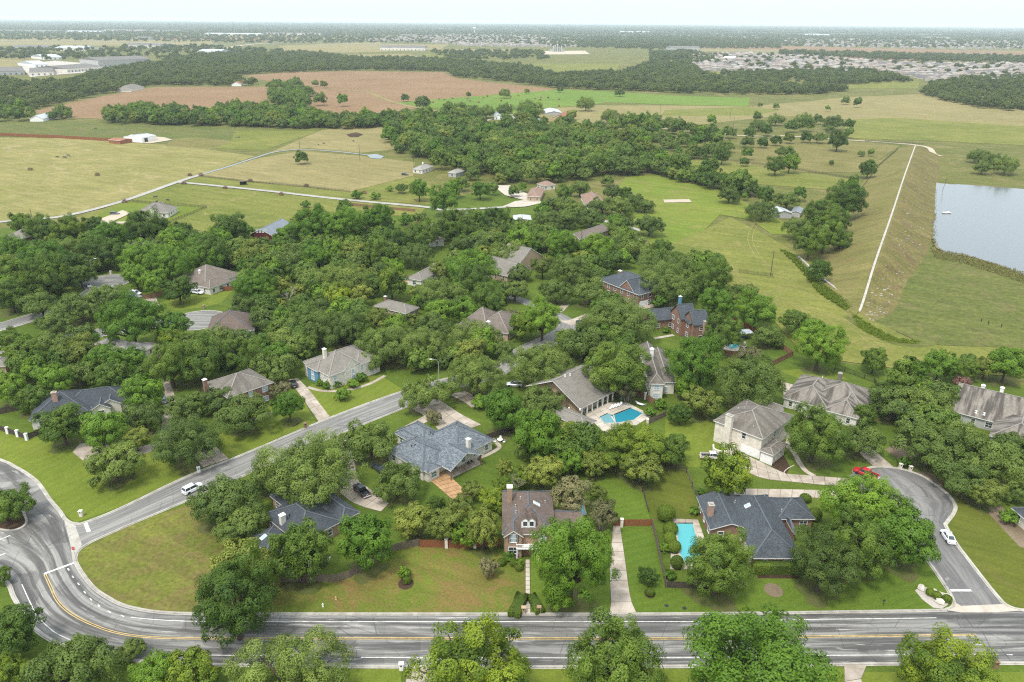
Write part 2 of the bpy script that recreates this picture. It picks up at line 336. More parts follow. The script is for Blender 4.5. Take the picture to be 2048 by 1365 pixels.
def water(name, c, rough, ripple, rs):
    k = NB(name); p = k.pos(); n = k.noise(p, rs, 4, 0.6, 0.4); k.bump(n, ripple, 0.25); return k.done(c, rough, 0.6)
M['lake'] = water('lake_water', (0.085, 0.100, 0.100), 0.14, 0.12, 0.45)
M['pool'] = water('pool_water', (0.018, 0.185, 0.245), 0.05, 0.08, 1.2)
M['pool_aqua'] = water('aqua_pool_water', (0.045, 0.30, 0.315), 0.05, 0.08, 1.2)
M['pool_pale'] = water('shallow_pool_water', (0.13, 0.28, 0.31), 0.05, 0.08, 1.2)
def paint(name, c, metal=0.0):
    k = NB(name); k.b.inputs['Coat Weight'].default_value = 0.6; k.b.inputs['Coat Roughness'].default_value = 0.08; k.b.inputs['Metallic'].default_value = metal
    return k.done(c, 0.35, 0.5)
M['car_white'] = paint('white_car_paint', (0.74, 0.75, 0.76)); M['car_black'] = paint('black_car_paint', (0.010, 0.010, 0.011)); M['car_dark'] = paint('dark_car_paint', (0.022, 0.026, 0.032))
M['car_red'] = paint('red_car_paint', (0.42, 0.012, 0.015)); M['car_beige'] = paint('beige_car_paint', (0.52, 0.46, 0.42)); M['car_silver'] = paint('silver_car_paint', (0.48, 0.49, 0.50), 0.3)
M['tail'] = NB('tail_lamp').done((0.25, 0.01, 0.01), 0.2, 0.5); M['lamp'] = NB('head_lamp').done((0.7, 0.72, 0.74), 0.1, 0.5)
# leaf colours per kind of tree
M['leaf_oak'] = leafmat('live_oak_leaves', (0.083, 0.136, 0.021), (0.186, 0.249, 0.044), 0.03)
M['leaf_wood'] = leafmat('woodland_leaves', (0.076, 0.140, 0.016), (0.170, 0.249, 0.035), 0.03)
M['leaf_dark'] = leafmat('dark_leaves', (0.056, 0.112, 0.012), (0.146, 0.220, 0.025), 0.03)
M['leaf_green'] = leafmat('green_leaves', (0.080, 0.164, 0.011), (0.178, 0.295, 0.023), 0.03)
M['leaf_lime'] = leafmat('lime_leaves', (0.062, 0.128, 0.012), (0.262, 0.325, 0.020), 0.03)
M['leaf_olive'] = leafmat('olive_leaves', (0.116, 0.164, 0.021), (0.253, 0.288, 0.047), 0.03)
M['leaf_myrtle'] = leafmat('crape_myrtle_leaves', (0.116, 0.137, 0.037), (0.275, 0.238, 0.116), 0.03)
M['leaf_pink'] = leafmat('pink_blossom', (0.12, 0.075, 0.045), (0.30, 0.16, 0.13), 0.02)
M['leaf_hedge'] = leafmat('clipped_hedge_leaves', (0.073, 0.128, 0.010), (0.165, 0.226, 0.015), 0.015)
M['leaf_far'] = leafmat('far_wood_leaves', (0.056, 0.088, 0.018), (0.135, 0.168, 0.032), 0.03)
M['reed'] = leafmat('reeds', (0.12, 0.13, 0.030), (0.23, 0.21, 0.075), 0.02)
M['weed'] = leafmat('tall_weeds', (0.095, 0.150, 0.012), (0.165, 0.215, 0.018), 0.02)

# ------------------------------------------------------------------ ground sheets, ribbons
SHEETS = NEAR = CROWN_PATCHES = 0
def sheet(name, pts, mat, z=0.0, px=True, structure=True, parent=None, zs=0.0):
    global SHEETS, NEAR, CROWN_PATCHES
    P = [at(*p, zs) if px else Vector((p[0], p[1], 0)) for p in pts]
    if name in ('field', 'yard', 'pond', 'mound', 'court_pad') or (name == 'lawn' and z >= 0.06): SHEETS += 1; z = 0.06 + 0.005*SHEETS      # far sheets: each laid over the one before
    elif name == 'crown_patch': CROWN_PATCHES += 1; z = 0.034 + 0.00012*CROWN_PATCHES
    elif z > 0.001 and z < 0.3: NEAR += 1; z += 0.0004*min(NEAR, 34)+0.00005*NEAR
    o = mesh_obj(name, [(p.x, p.y, z) for p in P], [tuple(range(len(P)))], mat, parent)
    me = o.data
    if me.polygons[0].normal.z < 0: me.flip_normals()
    if structure and parent is None: o['kind'] = 'structure'
    return o
def smooth_line(pts, n=6):
    """Catmull-Rom through 2-D/3-D points"""
    P = [Vector(p) for p in pts]; out = []
    for i in range(len(P)-1):
        p0, p1, p2, p3 = P[max(i-1, 0)], P[i], P[i+1], P[min(i+2, len(P)-1)]
        for k in range(n):
            t = k/n; out.append(0.5*((2*p1) + (p2-p0)*t + (2*p0-5*p1+4*p2-p3)*t*t + (3*p1-p0-3*p2+p3)*t**3))
    out.append(P[-1]); return out
def gl(pxs, z=0.0, n=6): return smooth_line([at(x, y, 0) for x, y in pxs], n)
def resample(P, n):
    d = [0.0]
    for a, b in zip(P, P[1:]): d.append(d[-1] + (b-a).length)
    out = []; j = 0
    for i in range(n+1):
        t = d[-1]*i/n
        while j < len(d)-2 and d[j+1] < t: j += 1
        s = (t-d[j])/max(d[j+1]-d[j], 1e-9); out.append(P[j].lerp(P[j+1], min(max(s, 0), 1)))
    return out, d[-1]
def side(P, i):
    d = (P[min(i+1, len(P)-1)] - P[max(i-1, 0)]); d.z = 0; d.normalize(); return Vector((d.y, -d.x, 0))
def ribbon(name, P, width, mat, z, off=0.0, kind='structure', parent=None, h=0.0):
    """strip along P (ground points); off shifts it to the right of travel; h > 0 gives it a thickness"""
    V, Fc, UV = [], [], []; L = 0.0
    for i, p in enumerate(P):
        s = side(P, i)
        if i: L += (P[i]-P[i-1]).length
        a, b = p + s*(off-width/2), p + s*(off+width/2)
        V += [(a.x, a.y, z+h), (b.x, b.y, z+h)]; UV += [(L, 0), (L, width)]
        if h: V += [(a.x, a.y, z-0.02), (b.x, b.y, z-0.02)]
    k = 4 if h else 2; uvs = []
    q = [i for i in range(len(V))]
    def face(*ix): Fc.append(tuple(ix)); uvs.extend([UV[(j//k)*2 + (j % k) % 2] for j in ix])
    for i in range(len(P)-1):
        a, b = i*k, (i+1)*k
        face(a, a+1, b+1, b)
        if h: face(a+2, a, b, b+2); face(a+1, a+3, b+3, b+1)
    if h:
        face(0, 2, 3, 1); e = (len(P)-1)*k; face(e+1, e+3, e+2, e)
    o = mesh_obj(name, V, Fc, mat, parent, uvs=uvs)
    if parent is None and kind: o['kind'] = kind
    return o
def between(name, Lp, Rp, mat, z, n=60, zs=0):
    """surface between two edge lines, UV in metres along the mean line"""
    A, la = resample(Lp, n); B, lb = resample(Rp, n); V, Fc, uvs = [], [], []; m = 4; Lm = (la+lb)/2
    for a, b in zip(A, B):
        for j in range(m+1): p = a.lerp(b, j/m); V.append((p.x, p.y, z))
    wd = sum((a-b).length for a, b in zip(A, B))/(n+1)
    for i in range(n):
        for j in range(m):
            f = (i*(m+1)+j, i*(m+1)+j+1, (i+1)*(m+1)+j+1, (i+1)*(m+1)+j); Fc.append(f)
            uvs += [(Lm*(q//(m+1))/n, wd*(q % (m+1))/m) for q in f]
    o = mesh_obj(name, V, Fc, mat, uvs=uvs)
    if o.data.polygons[0].normal.z < 0: o.data.flip_normals()
    o['kind'] = 'structure'; return o
def slabs(name, Lpx, Rpx, n, m=1, mat='slab', z=0.05, label=None, gap=0.035):
    """a paved strip: joint bed (the structure) and each cast slab a piece of its own"""
    A, _ = resample([at(x, y) for x, y in Lpx], n); B, _ = resample([at(x, y) for x, y in Rpx], n)
    bed = mesh_obj(name, [(p.x, p.y, z) for p in A] + [(p.x, p.y, z) for p in reversed(B)], [tuple(range(2*n+2))], M['joint'])
    if bed.data.polygons[0].normal.z < 0: bed.data.flip_normals()
    bed['kind'] = 'structure'
    for i in range(n):
        for j in range(m):
            q = [A[i].lerp(B[i], j/m), A[i].lerp(B[i], (j+1)/m), A[i+1].lerp(B[i+1], (j+1)/m), A[i+1].lerp(B[i+1], j/m)]
            c = sum(q, Vector())/4; q = [c + (p-c)*(1-gap*2/max((p-c).length, 0.3)) for p in q]
            zz = z + 0.05 + random.uniform(-0.006, 0.006)
            v = [(p.x, p.y, z-0.01) for p in q] + [(p.x, p.y, zz) for p in q]
            fs = [(4,5,6,7),(0,1,5,4),(1,2,6,5),(2,3,7,6),(3,0,4,7)]
            if (q[1]-q[0]).cross(q[3]-q[0]).z < 0: fs = [tuple(reversed(f)) for f in fs]
            mesh_obj('slab', v, fs, M[mat], bed)
    return bed
# ================================================================== THE SETTING
sheet('ground', [(-45000, -3000), (45000, -3000), (45000, 60000), (-45000, 60000)], M['ground'], 0.0, px=False)
Z1, Z2, Z3 = 0.06, 0.12, 0.18
sheet('lawn', [(-250,1560),(2300,1560),(2300,765),(2048,770),(1800,742),(1660,722),(1590,690),(1510,600),(1440,560),(1380,520),(1300,500),(1255,430),(1100,420),(1010,372),(850,408),(760,432),(600,442),(460,446),(400,466),(140,446),(-150,470)], M['lawn'], 0.012)
# far fields
sheet('field', [(-60,275),(120,277),(245,283),(330,290),(420,300),(510,313),(400,351),(360,364),(140,432),(-80,448)], M['pasture'], Z1)
sheet('field', [(-60,240),(100,240),(210,247),(420,252),(560,258),(640,262),(520,300),(430,297),(330,288),(245,280),(120,276),(-60,272)], M['scrub'], Z1)
sheet('field', [(330,292),(345,278),(400,276),(462,282),(455,292),(420,300)], M['dam'], Z2)
sheet('field', [(462,283),(470,262),(640,262),(525,302),(430,297)], M['pasture_green'], Z2)
sheet('field', [(640,262),(700,250),(785,255),(790,300),(720,306),(620,297),(560,302),(525,312)], M['pasture_tan'], Z2)
sheet('field', [(400,352),(512,318),(600,303),(720,312),(830,325),(826,352),(700,384),(500,363)], M['pasture_tan'], Z2)
sheet('field', [(372,364),(400,353),(500,364),(700,385),(826,353),(870,375),(860,410),(690,398),(512,378)], M['pasture_green'], Z3)
sheet('field', [(356,368),(512,383),(690,402),(850,417),(840,432),(780,432),(600,442),(430,468),(300,440),(150,437)], M['pasture_green'], Z2)
sheet('lawn', [(180,440),(250,404),(415,414),(330,445),(300,470),(160,470)], M['lawn_bright'], Z3)
sheet('field', [(70,222),(205,193),(308,175),(533,174),(535,203),(478,222),(342,232),(205,238),(85,234)], M['plough'], Z2)
sheet('field', [(489,152),(581,145),(700,143),(885,145),(912,157),(998,167),(1114,179),(1056,188),(858,200),(783,207),(838,215),(775,234),(690,245),(556,240),(600,190),(615,178),(540,165)], M['plough'], Z2)
ribbon('track', gl([(640,178),(700,181),(740,187),(780,203),(838,217),(900,226)]), 7, M['pasture_tan'], 0.26)
sheet('field', [(789,206),(858,200),(1114,180),(1193,182),(1348,192),(1500,196),(1496,213),(1380,211),(1213,205),(1186,210),(1090,217),(1000,232),(940,230),(868,217)], M['hay'], 0.14)
sheet('field', [(1000,233),(1090,218),(1186,211),(1380,212),(1500,214),(1700,195),(1850,188),(1960,215),(2120,225),(2120,262),(1780,238),(1700,240),(1560,232),(1400,250),(1200,250),(1060,240)], M['pasture_tan'], 0.10)
sheet('field', [(1330,221),(1490,214),(1560,222),(1500,232),(1320,233)], M['pasture_green'], 0.16)
sheet('field', [(1690,240),(1786,236),(2120,258),(2120,295),(1856,282),(1690,277)], M['hay'], 0.16).data.materials[0] = M['pasture_green']
sheet('field', [(1480,330),(1500,280),(1700,283),(1800,292),(1720,345),(1600,345)], M['dam'], 0.10)
sheet('field', [(1300,318),(1430,322),(1720,362),(1712,385),(1500,368),(1300,335)], M['pasture_green'], 0.12)
sheet('lawn', [(1255,430),(1225,395),(1250,355),(1310,350),(1420,372),(1480,400),(1560,440),(1600,470),(1545,470),(1500,440),(1440,430),(1400,470),(1310,500)], M['park'], 0.08)
sheet('field', [(1310,500),(1400,465),(1460,435),(1530,470),(1600,510),(1720,615),(1830,690),(2100,700),(2150,760),(1820,742),(1660,720),(1590,690),(1510,600),(1440,560),(1380,520)], M['ground'], 0.05).data.materials[0] = M['pasture_green']
sheet('field', [(1740,520),(1870,500),(2100,555),(2100,700),(1850,690),(1740,640)], M['scrub'], 0.06)
for p in ([(560,92),(760,84),(900,88),(880,100),(700,106),(560,104)], [(-20,78),(200,76),(420,80),(430,92),(200,92),(-20,92)], [(600,112),(820,108),(840,116),(640,118)], [(1360,96),(1700,96),(2100,104),(2100,112),(1700,108),(1380,104)]):
    sheet('field', p, M['pasture_tan'], 0.5)
for p in ([(-20,68),(400,66),(700,74),(690,80),(300,76),(-20,74)], [(840,108),(1080,108),(1070,116),(860,116)], [(1070,128),(1240,128),(1230,146),(1110,150),(1060,140)], [(1400,128),(1470,132),(1460,150),(1395,160)],[(1690,160),(1840,162),(1835,178),(1640,178)]):
    sheet('field', p, M['pasture_green'], 0.55)
sheet('field', [(1340,90),(1540,92),(1900,100),(2100,106),(2100,112),(1780,106),(1500,99),(1340,96)], M['plough'], 0.6)
for i in range(34):                                                    # far patchwork out to the horizon
    d = random.uniform(2600, 20000); a = R(random.uniform(-36, 36)); x, y = d*math.sin(a), d*math.cos(a); sx, sy = random.uniform(150, 520)*d/4000, random.uniform(150, 420)*d/4000
    sheet('field', [(x-sx, y-sy*0.6), (x+sx, y-sy), (x+sx*0.8, y+sy), (x-sx*1.1, y+sy*0.7)], M[random.choice(['pasture_tan', 'plough', 'pasture_green', 'scrub', 'plough'])], 0.8+i*0.03, px=False)
# lawns of the gardens
sheet('lawn', [(150,1128),(166,1150),(187,1176),(214,1195),(246,1211),(300,1223),(372,1228),(420,1228),(470,1130),(440,1060),(400,1003),(300,1035),(215,1072),(170,1096),(153,1112)], M['lawn_rough'], 0.020)
sheet('lawn', [(440,1228),(1050,1228),(1051,1125),(950,1092),(860,1092),(800,1095),(690,1160),(560,1165),(470,1180)], M['lawn_dry'], 0.020)
sheet('lawn', [(1061,1228),(1222,1228),(1219,1150),(1222,1070),(1062,1120)], M['lawn_mown'], 0.020)
sheet('lawn', [(1266,1226),(1860,1221),(1893,1215),(1902,1192),(1886,1166),(1857,1124),(1700,1130),(1600,1150),(1400,1180),(1331,1176),(1304,1052),(1241,1052)], M['lawn_mown'], 0.020)
sheet('lawn', [(-30,915),(30,931),(77,964),(118,1019),(150,1046),(241,1014),(375,950),(400,938),(300,905),(180,890),(60,872),(-30,850)], M['lawn_bright'], 0.020)
sheet('lawn', [(405,935),(480,909),(631,845),(600,790),(560,800),(460,850),(400,900)], M['lawn_bright'], 0.020)
sheet('lawn', [(640,840),(668,832),(728,808),(806,780),(760,750),(620,770),(600,790)], M['lawn_bright'], 0.020)
sheet('lawn', [(1905,1000),(1912,1014),(1905,1032),(1896,1046),(1917,1086),(1990,1187),(2012,1207),(2060,1222),(2140,1222),(2140,1110),(2040,1090),(1985,1010)], M['lawn_olive'], 0.020)
sheet('lawn', [(1700,1345),(2150,1345),(2150,1470),(1700,1470)], M['lawn_bright'], 0.020)
sheet('lawn', [(690,1338),(800,1338),(812,1460),(660,1460)], M['lawn_bright'], 0.022)
sheet('lawn', [(870,1338),(1690,1338),(1690,1460),(870,1460)], M['lawn_bright'], 0.024)
sheet('lawn', [(1330,840),(1425,815),(1440,905),(1410,935),(1372,934),(1330,880)], M['lawn_bright'], 0.020)
sheet('lawn', [(1290,935),(1372,940),(1402,1040),(1390,1050),(1306,1040),(1292,1005)], M['lawn_olive'], 0.026)
sheet('lawn', [(1170,960),(1285,960),(1292,1010),(1300,1038),(1215,1040),(1190,1000)], M['lawn_mown'], 0.022)
sheet('lawn', [(1560,742),(1640,735),(1700,760),(1602,760)], M['lawn_bright'], 0.020)
sheet('lawn', [(310,610),(360,592),(465,582),(440,608),(400,616),(352,622)], M['lawn_bright'], 0.020)
sheet('dirt_bed', [(1860,985),(1985,1000),(2060,1060),(2100,1110),(2040,1095),(1960,1010),(1905,1000)], M['dirt'], 0.026)
sheet('dirt_bed', [(1180,700),(1115,672),(1150,665),(1200,690)], M['dirt'], 0.02)
sheet('dirt_bed', [(1770,900),(1830,860),(1900,905),(1900,985),(1850,955)], M['dirt'], 0.021)
# ---- roads
def pairs(name, prs, mat, z, n=8):
    A = smooth_line([at(*a) for a, b in prs], n); B = smooth_line([at(*b) for a, b in prs], n); V, Fc, uvs = [], [], []; m = 6; L = 0; Ls = []; W = []
    for i, (a, b) in enumerate(zip(A, B)):
        if i: L += ((A[i]+B[i])/2 - (A[i-1]+B[i-1])/2).length
        Ls.append(L); W.append((a-b).length)
        for j in range(m+1): p = a.lerp(b, j/m); V.append((p.x, p.y, z))
    for i in range(len(A)-1):
        for j in range(m):
            f = (i*(m+1)+j, i*(m+1)+j+1, (i+1)*(m+1)+j+1, (i+1)*(m+1)+j); Fc.append(f); uvs += [(Ls[q//(m+1)], 12.0*(q % (m+1))/m) for q in f]
    o = mesh_obj(name, V, Fc, mat, uvs=uvs)
    if o.data.polygons[0].normal.z < 0: o.data.flip_normals()
    o['kind'] = 'structure'; return o
main = [((2300,1215),(2300,1326)),((1857,1222),(1857,1328)),((1270,1229),(1270,1334)),((800,1229),(800,1334)),((500,1228.5),(480,1331)),((372,1228),(330,1326)),((300,1223),(230,1316)),((246,1211),(165,1302)),((214,1195),(115,1286)),((187,1176),(80,1266)),((166,1150),(50,1236)),((151,1126),(28,1195)),((138,1085),(0,1155)),((126,1035),(-120,1120)),((100,1000),(-260,1090)),((54,948),(-380,1040)),((0,920),(-480,990)),((-120,880),(-600,930))]
pairs('road', main, M['road'], 0.050)
sidest = [((128,1046),(146,1112)),((152,1048),(168,1094)),((171,1045),(192,1080)),((241,1017),(265,1048)),((375,953),(400,991)),((480,912),(510,942)),((631,848),(655,879)),((728,810),(762,835)),((808,782),(835,806)),((870,763),(895,783)),((935,748),(962,766)),((985,732),(1010,750)),((1008,712),(1040,727)),((1045,690),(1075,706)),((1095,668),(1125,682)),((1116,650),(1160,655)),((1100,636),(1135,633)),((1060,615),(1085,612)),((1030,603),(1050,598)),((985,588),(1000,581))]
pairs('street', sidest, M['street'], 0.056)
court = [((1924,1220),(2010,1220)),((1902,1192),(1992,1190)),((1886,1166),(1972,1165)),((1857,1124),(1940,1123)),((1835,1095),(1917,1092)),((1812,1072),(1900,1065)),((1790,1055),(1894,1045)),((1735,1025),(1908,1012)),((1700,998),(1903,998)),((1688,980),(1889,983)),((1690,962),(1849,955)),((1705,948),(1815,942)),((1730,939),(1785,936))]
pairs('street', court, M['street_dark'], 0.062)
def disc(c, r, n=40): return [(c.x+r*math.cos(2*math.pi*i/n), c.y+r*math.sin(2*math.pi*i/n)) for i in range(n)]
lower = gl([(-120,718),(0,700),(77,688),(140,678),(235,660),(320,648),(375,642)]); upper = gl([(-90,676),(0,655),(48,641),(110,622),(165,600),(205,572)])
for P, c, r in ((lower, at(398,641), 9.6), (upper, at(213,564), 9.4)):
    ribbon('street', P, 8.0, M['street'], 0.056); o = sheet('turning_circle', disc(c, r), M['street'], 0.058, px=False)
    ul = o.data.uv_layers.new(name='UVMap'); ul.data.foreach_set('uv', np.array([[o.data.vertices[l.vertex_index].co.x, o.data.vertices[l.vertex_index].co.y] for l in o.data.loops], dtype=np.float32).ravel())
    ring = [Vector((x, y, 0)) for x, y in disc(c, r+0.2)]; ribbon('kerb', ring + ring[:1], 0.5, M['kerb'], 0.075, h=0.07)
    ribbon('kerb', P, 0.45, M['kerb'], 0.075, 4.1, h=0.07); ribbon('kerb', P, 0.45, M['kerb'], 0.075, -4.1, h=0.07)
kn = [(1893,1221),(1857,1222),(1700,1224.5),(1536,1227),(1270,1229),(1000,1229),(800,1229),(500,1228.5),(372,1228),(300,1223),(246,1211),(214,1195),(187,1176),(166,1150),(152,1126),(152,1110),(160,1099),(175,1089),(192,1080),(265,1048),(400,991),(510,942),(655,879),(762,835),(835,806)]
ks = [(935,748),(870,763),(808,782),(728,810),(631,848),(480,912),(375,953),(241,1017),(171,1045),(152,1048),(139,1045),(129,1037),(118,1021),(100,1000),(77,967),(54,948),(30,934),(0,920),(-120,882)]
km = [(2300,1327),(1857,1328),(1270,1334.5),(800,1334.5),(480,1331.5),(330,1326.5),(230,1316.5),(165,1303),(115,1287),(80,1267),(50,1237),(28,1196),(0,1156),(-120,1121)]
kc = [(2300,1215),(2080,1220),(2040,1220),(2012,1210),(1992,1190),(1964,1155),(1937,1120),(1913,1088),(1892,1053),(1894,1045),(1906,1029),(1911,1014),(1903,998),(1889,983),(1849,955),(1815,942),(1785,936),(1745,935),(1705,946)]
kl = [(1893,1220),(1908,1212),(1902,1192),(1886,1166),(1857,1124),(1835,1095)]
for k in (kn, ks, km, kc, kl):
    P = gl(k); ribbon('kerb', P, 0.26, M['kerb'], 0.055, h=0.12); ribbon('gutter', P, 0.80, M['kerb'], 0.068)
sheet('apron', [(1893,1221),(1908,1204),(1922,1213),(2010,1209),(2046,1222),(1990,1226),(1920,1226)], M['slab_pale'], 0.072)
sheet('apron', [(128,1040),(138,1046),(151,1052),(164,1090),(158,1104),(152,1128),(146,1126),(140,1085)], M['kerb'], 0.074)
med = gl([(-90,1010),(-20,1004),(38,1018),(50,1033),(53,1046),(42,1057),(18,1062),(-20,1056),(-100,1040)], n=5)
sheet('median', [(p.x, p.y) for p in med], M['mulch'], 0.14, px=False); ribbon('kerb', med, 0.5, M['kerb'], 0.055, h=0.15)
# markings
def mark(name, pxs, width, mat, n=6): return ribbon(name, gl(pxs, n=n), width, M[mat], 0.098)
mark('lane_line', [(1873,1237),(1571,1241),(1400,1244.3),(1000,1244.5),(500,1244.5),(393,1244),(320,1241),(262,1236)], 0.17, 'white_paint')
for x, y in ((245,1233),(219,1225),(198,1213),(182,1200),(170,1186),(157,1169),(146,1155),(137,1140)):
    p = at(x, y); d = (at(x+4, y+5 if y < 1215 else y+2)-p).normalized(); ribbon('lane_dash', [p-d*0.45, p+d*0.45], 0.22, M['white_paint'], 0.098)
for off in (-0.17, 0.17):
    ribbon('centre_line', gl([(1953,1271),(1613,1274.5),(1410,1278),(900,1278),(481,1278),(348,1277.5),(281,1274),(227,1265),(182,1249),(150,1233),(128,1217),(112,1198),(100,1171),(90,1150)]), 0.14, M['yellow_paint'], 0.098, off)
mark('lane_line', [(2025,1311),(2013,1311)], 0.15, 'white_paint'); mark('lane_line', [(1997,1310),(1670,1312),(1334,1316.5),(1049,1317),(722,1316)], 0.17, 'white_paint'); mark('lane_line', [(640,1313.5),(441,1312),(330,1308)], 0.17, 'white_paint')
mark('lane_line', [(44,1170),(59,1203),(75,1233),(94,1253),(115,1269),(150,1285)], 0.16, 'white_paint'); mark('lane_line', [(684,1309),(708,1310)], 0.14, 'yellow_paint')
mark('stop_line', [(88,1149),(148,1127)], 0.55, 'white_paint'); mark('stop_line', [(171,1047),(178,1065)], 0.75, 'white_paint'); mark('stop_line', [(1901,1182),(1942,1182)], 0.6, 'white_paint')
mark('lane_line', [(-30,1092),(21,1072)], 0.3, 'white_paint'); mark('lane_line', [(-30,1124),(11,1108)], 0.3, 'white_paint')
# lanes and tracks in the fields
ribbon('lane', gl([(-90,452),(0,445),(60,441),(140,431),(250,402),(355,365),(400,351)]), 4.2, M['lane'], 0.30)
ribbon('lane', gl([(355,365),(512,380.5),(687,400),(850,415),(890,421),(1000,416),(1040,411),(1074,399)]), 4.0, M['lane'], 0.32)
ribbon('ditch', gl([(400,351),(460,333),(512,316),(550,305),(600,300),(660,303),(720,309),(760,314)]), 2.4, M['lake'], 0.24)
sheet('pond', [(733,311),(752,309),(768,314),(762,319),(742,318)], M['lake'], 0.26)
ribbon('track', gl([(1560,272),(1698,281),(1786,287),(1831,291),(1858,297),(1868,309),(1883,313)]), 4.5, M['sand'], 0.28)
ribbon('track', gl([(950,252),(985,238),(1020,230),(1060,230)]), 4.0, M['sand'], 0.28); ribbon('track', gl([(1190,246),(1240,254),(1320,258),(1400,262),(1480,272),(1560,273)]), 4.0, M['sand'], 0.27)
ribbon('track', gl([(1230,470),(1290,480),(1310,470),(1200,440)]), 3.5, M['lane'], 0.05)
sheet('yard', [(200,440),(245,422),(262,428),(225,445),(275,445),(275,449),(200,449)], M['sand'], 0.25); sheet('yard', [(235,284),(262,270),(330,276),(345,281),(300,288)], M['sand'], 0.22)
sheet('yard', [(985,372),(1020,372),(1052,388),(1080,398),(1060,405),(1010,392)], M['slab_pale'], 0.10); sheet('yard', [(1030,404),(1075,398),(1085,408),(1050,415),(1000,417)], M['slab_pale'], 0.11)
sheet('court_pad', [(1326,401),(1378,400),(1384,406),(1329,407)], M['sand'], 0.14)
sheet('mound', [(693,270),(712,266),(726,270),(715,275),(700,275)], M['mulch'], 0.2)
# driveways and walks: joint bed + slabs
slabs('driveway', [(1226,1052),(1222,1100),(1219,1150),(1222,1210),(1219,1227)], [(1240,1052),(1250,1118),(1258,1180),(1265,1212),(1273,1227)], 9)
slabs('front_walk', [(1051,1120),(1051,1228)], [(1059.5,1120),(1061,1228)], 12, mat='slab_pale')
slabs('driveway', [(1468,978),(1560,979),(1640,981),(1705,985)], [(1468,995),(1560,996),(1640,997),(1700,1002)], 10)
slabs('driveway', [(1426,906),(1473,902),(1541,934),(1567,948),(1660,955),(1700,958)], [(1440,925),(1480,940),(1517,955),(1536,960),(1660,972),(1695,974)], 12, 2)
slabs('driveway', [(1555,761),(1560,775),(1572,800),(1595,826),(1650,860),(1700,890),(1746,933)], [(1602,775),(1606,798),(1609,820),(1630,840),(1680,865),(1735,890),(1787,935)], 9, 2)
wk = gl([(1560,857),(1574,868),(1578,880),(1575,892),(1588,906),(1598,925),(1612,943),(1630,953)], n=4); ribbon('garden_walk', wk, 1.25, M['slab'], 0.05, h=0.05)
slabs('driveway', [(665,882),(690,934),(672,980),(708,1010),(762,1024)], [(692,869),(712,935),(712,960),(745,982),(778,1008)], 9, 2)
slabs('driveway', [(818,816),(850,832),(882,866),(936,860)], [(874,797),(890,808),(920,828),(962,850)], 6, 3)
slabs('driveway', [(850,832),(815,850),(785,868)], [(862,840),(832,858),(800,872)], 4)
slabs('driveway', [(896,790),(925,802),(943,816)], [(930,783),(958,795),(973,810)], 3, 2)
slabs('driveway', [(578,760),(596,785),(638,845)], [(596,757),(618,780),(660,834)], 7, 2)
slabs('driveway', [(406,936),(378,905)], [(458,918),(425,888)], 3, 2)
sheet('drive_gravel', [(145,905),(160,888),(190,885),(250,900),(320,885),(330,780),(318,755),(335,750),(352,800),(340,870),(300,905),(230,925),(170,925)], M['slab'], 0.03)
slabs('driveway', [(270,690),(300,683),(318,690)], [(285,720),(312,722),(325,715)], 3); slabs('driveway', [(280,600),(312,595)], [(285,612),(318,612)], 2)
slabs('driveway', [(1116,642),(1145,640),(1170,628)], [(1142,652),(1160,645),(1182,630)], 3); slabs('driveway', [(1100,633),(1120,612)], [(1125,625),(1140,610)], 2)
slabs('driveway', [(1270,600),(1300,590)], [(1285,620),(1320,612)], 3); sheet('front_path', [(1306,676),(1345,669),(1350,672),(1310,679)], M['slab_pale'], 0.04)
ribbon('garden_walk', gl([(505,842),(530,832),(560,822)]), 1.2, M['slab'], 0.04, h=0.04); ribbon('garden_walk', gl([(615,775),(650,783),(700,780),(740,768),(770,752)]), 1.2, M['slab'], 0.04, h=0.04)
slabs('driveway', [(815,1337),(800,1440)], [(868,1337),(878,1440)], 3); slabs('driveway', [(1688,1329),(1690,1440)], [(1735,1328),(1722,1360),(1745,1440)], 3)
slabs('driveway', [(845,458),(880,440),(900,428)], [(870,464),(895,447),(912,432)], 3); sheet('yard', [(820,465),(850,457),(885,465),(860,478)], M['slab_pale'], 0.05)
# ---- dam and lake
crest = [(1716,626,0.06),(1722,616,1.2),(1735,575,4.0),(1752,520,7.5),(1785,425,9.0),(1808,355,8.5),(1831,291,5.0)]
ltoe = [(1700,642),(1690,632),(1640,560),(1650,500),(1690,440),(1730,360),(1800,296)]; rtoe = [(1740,650),(1785,636),(1820,560),(1860,500),(1872,440),(1876,375),(1880,312)]
C = smooth_line([at(x, y, z) for x, y, z in crest], 8); Lt = smooth_line([at(*p) for p in ltoe], 8); Rt = smooth_line([at(*p) for p in rtoe], 8)
V, Fc = [], []; prof = [(0, 0.0), (0.25, 0.22), (0.5, 0.5), (0.75, 0.8), (0.94, 1.0)]
for a, c, b in zip(Lt, C, Rt):
    sec = [Vector((*(a.lerp(c, t).xy), c.z*h + 0.02)) for t, h in prof] + [Vector((*(b.lerp(c, t).xy), c.z*h + 0.02)) for t, h in reversed(prof)]
    V += [p + Vector((0, 0, random.uniform(-0.12, 0.12) if 0.1 < p.z < c.z*0.95 else 0)) for p in sec]
k = 10
for i in range(len(C)-1):
    for j in range(k-1): Fc.append((i*k+j, i*k+j+1, (i+1)*k+j+1, (i+1)*k+j))
dam = mesh_obj('embankment', V, Fc, [M['dam'], M['dam_rough']], smooth=True, midx=[0 if j < 5 else 1 for i in range(len(C)-1) for j in range(9)]); dam['kind'] = 'structure'
if dam.data.polygons[5].normal.z < 0: dam.data.flip_normals()
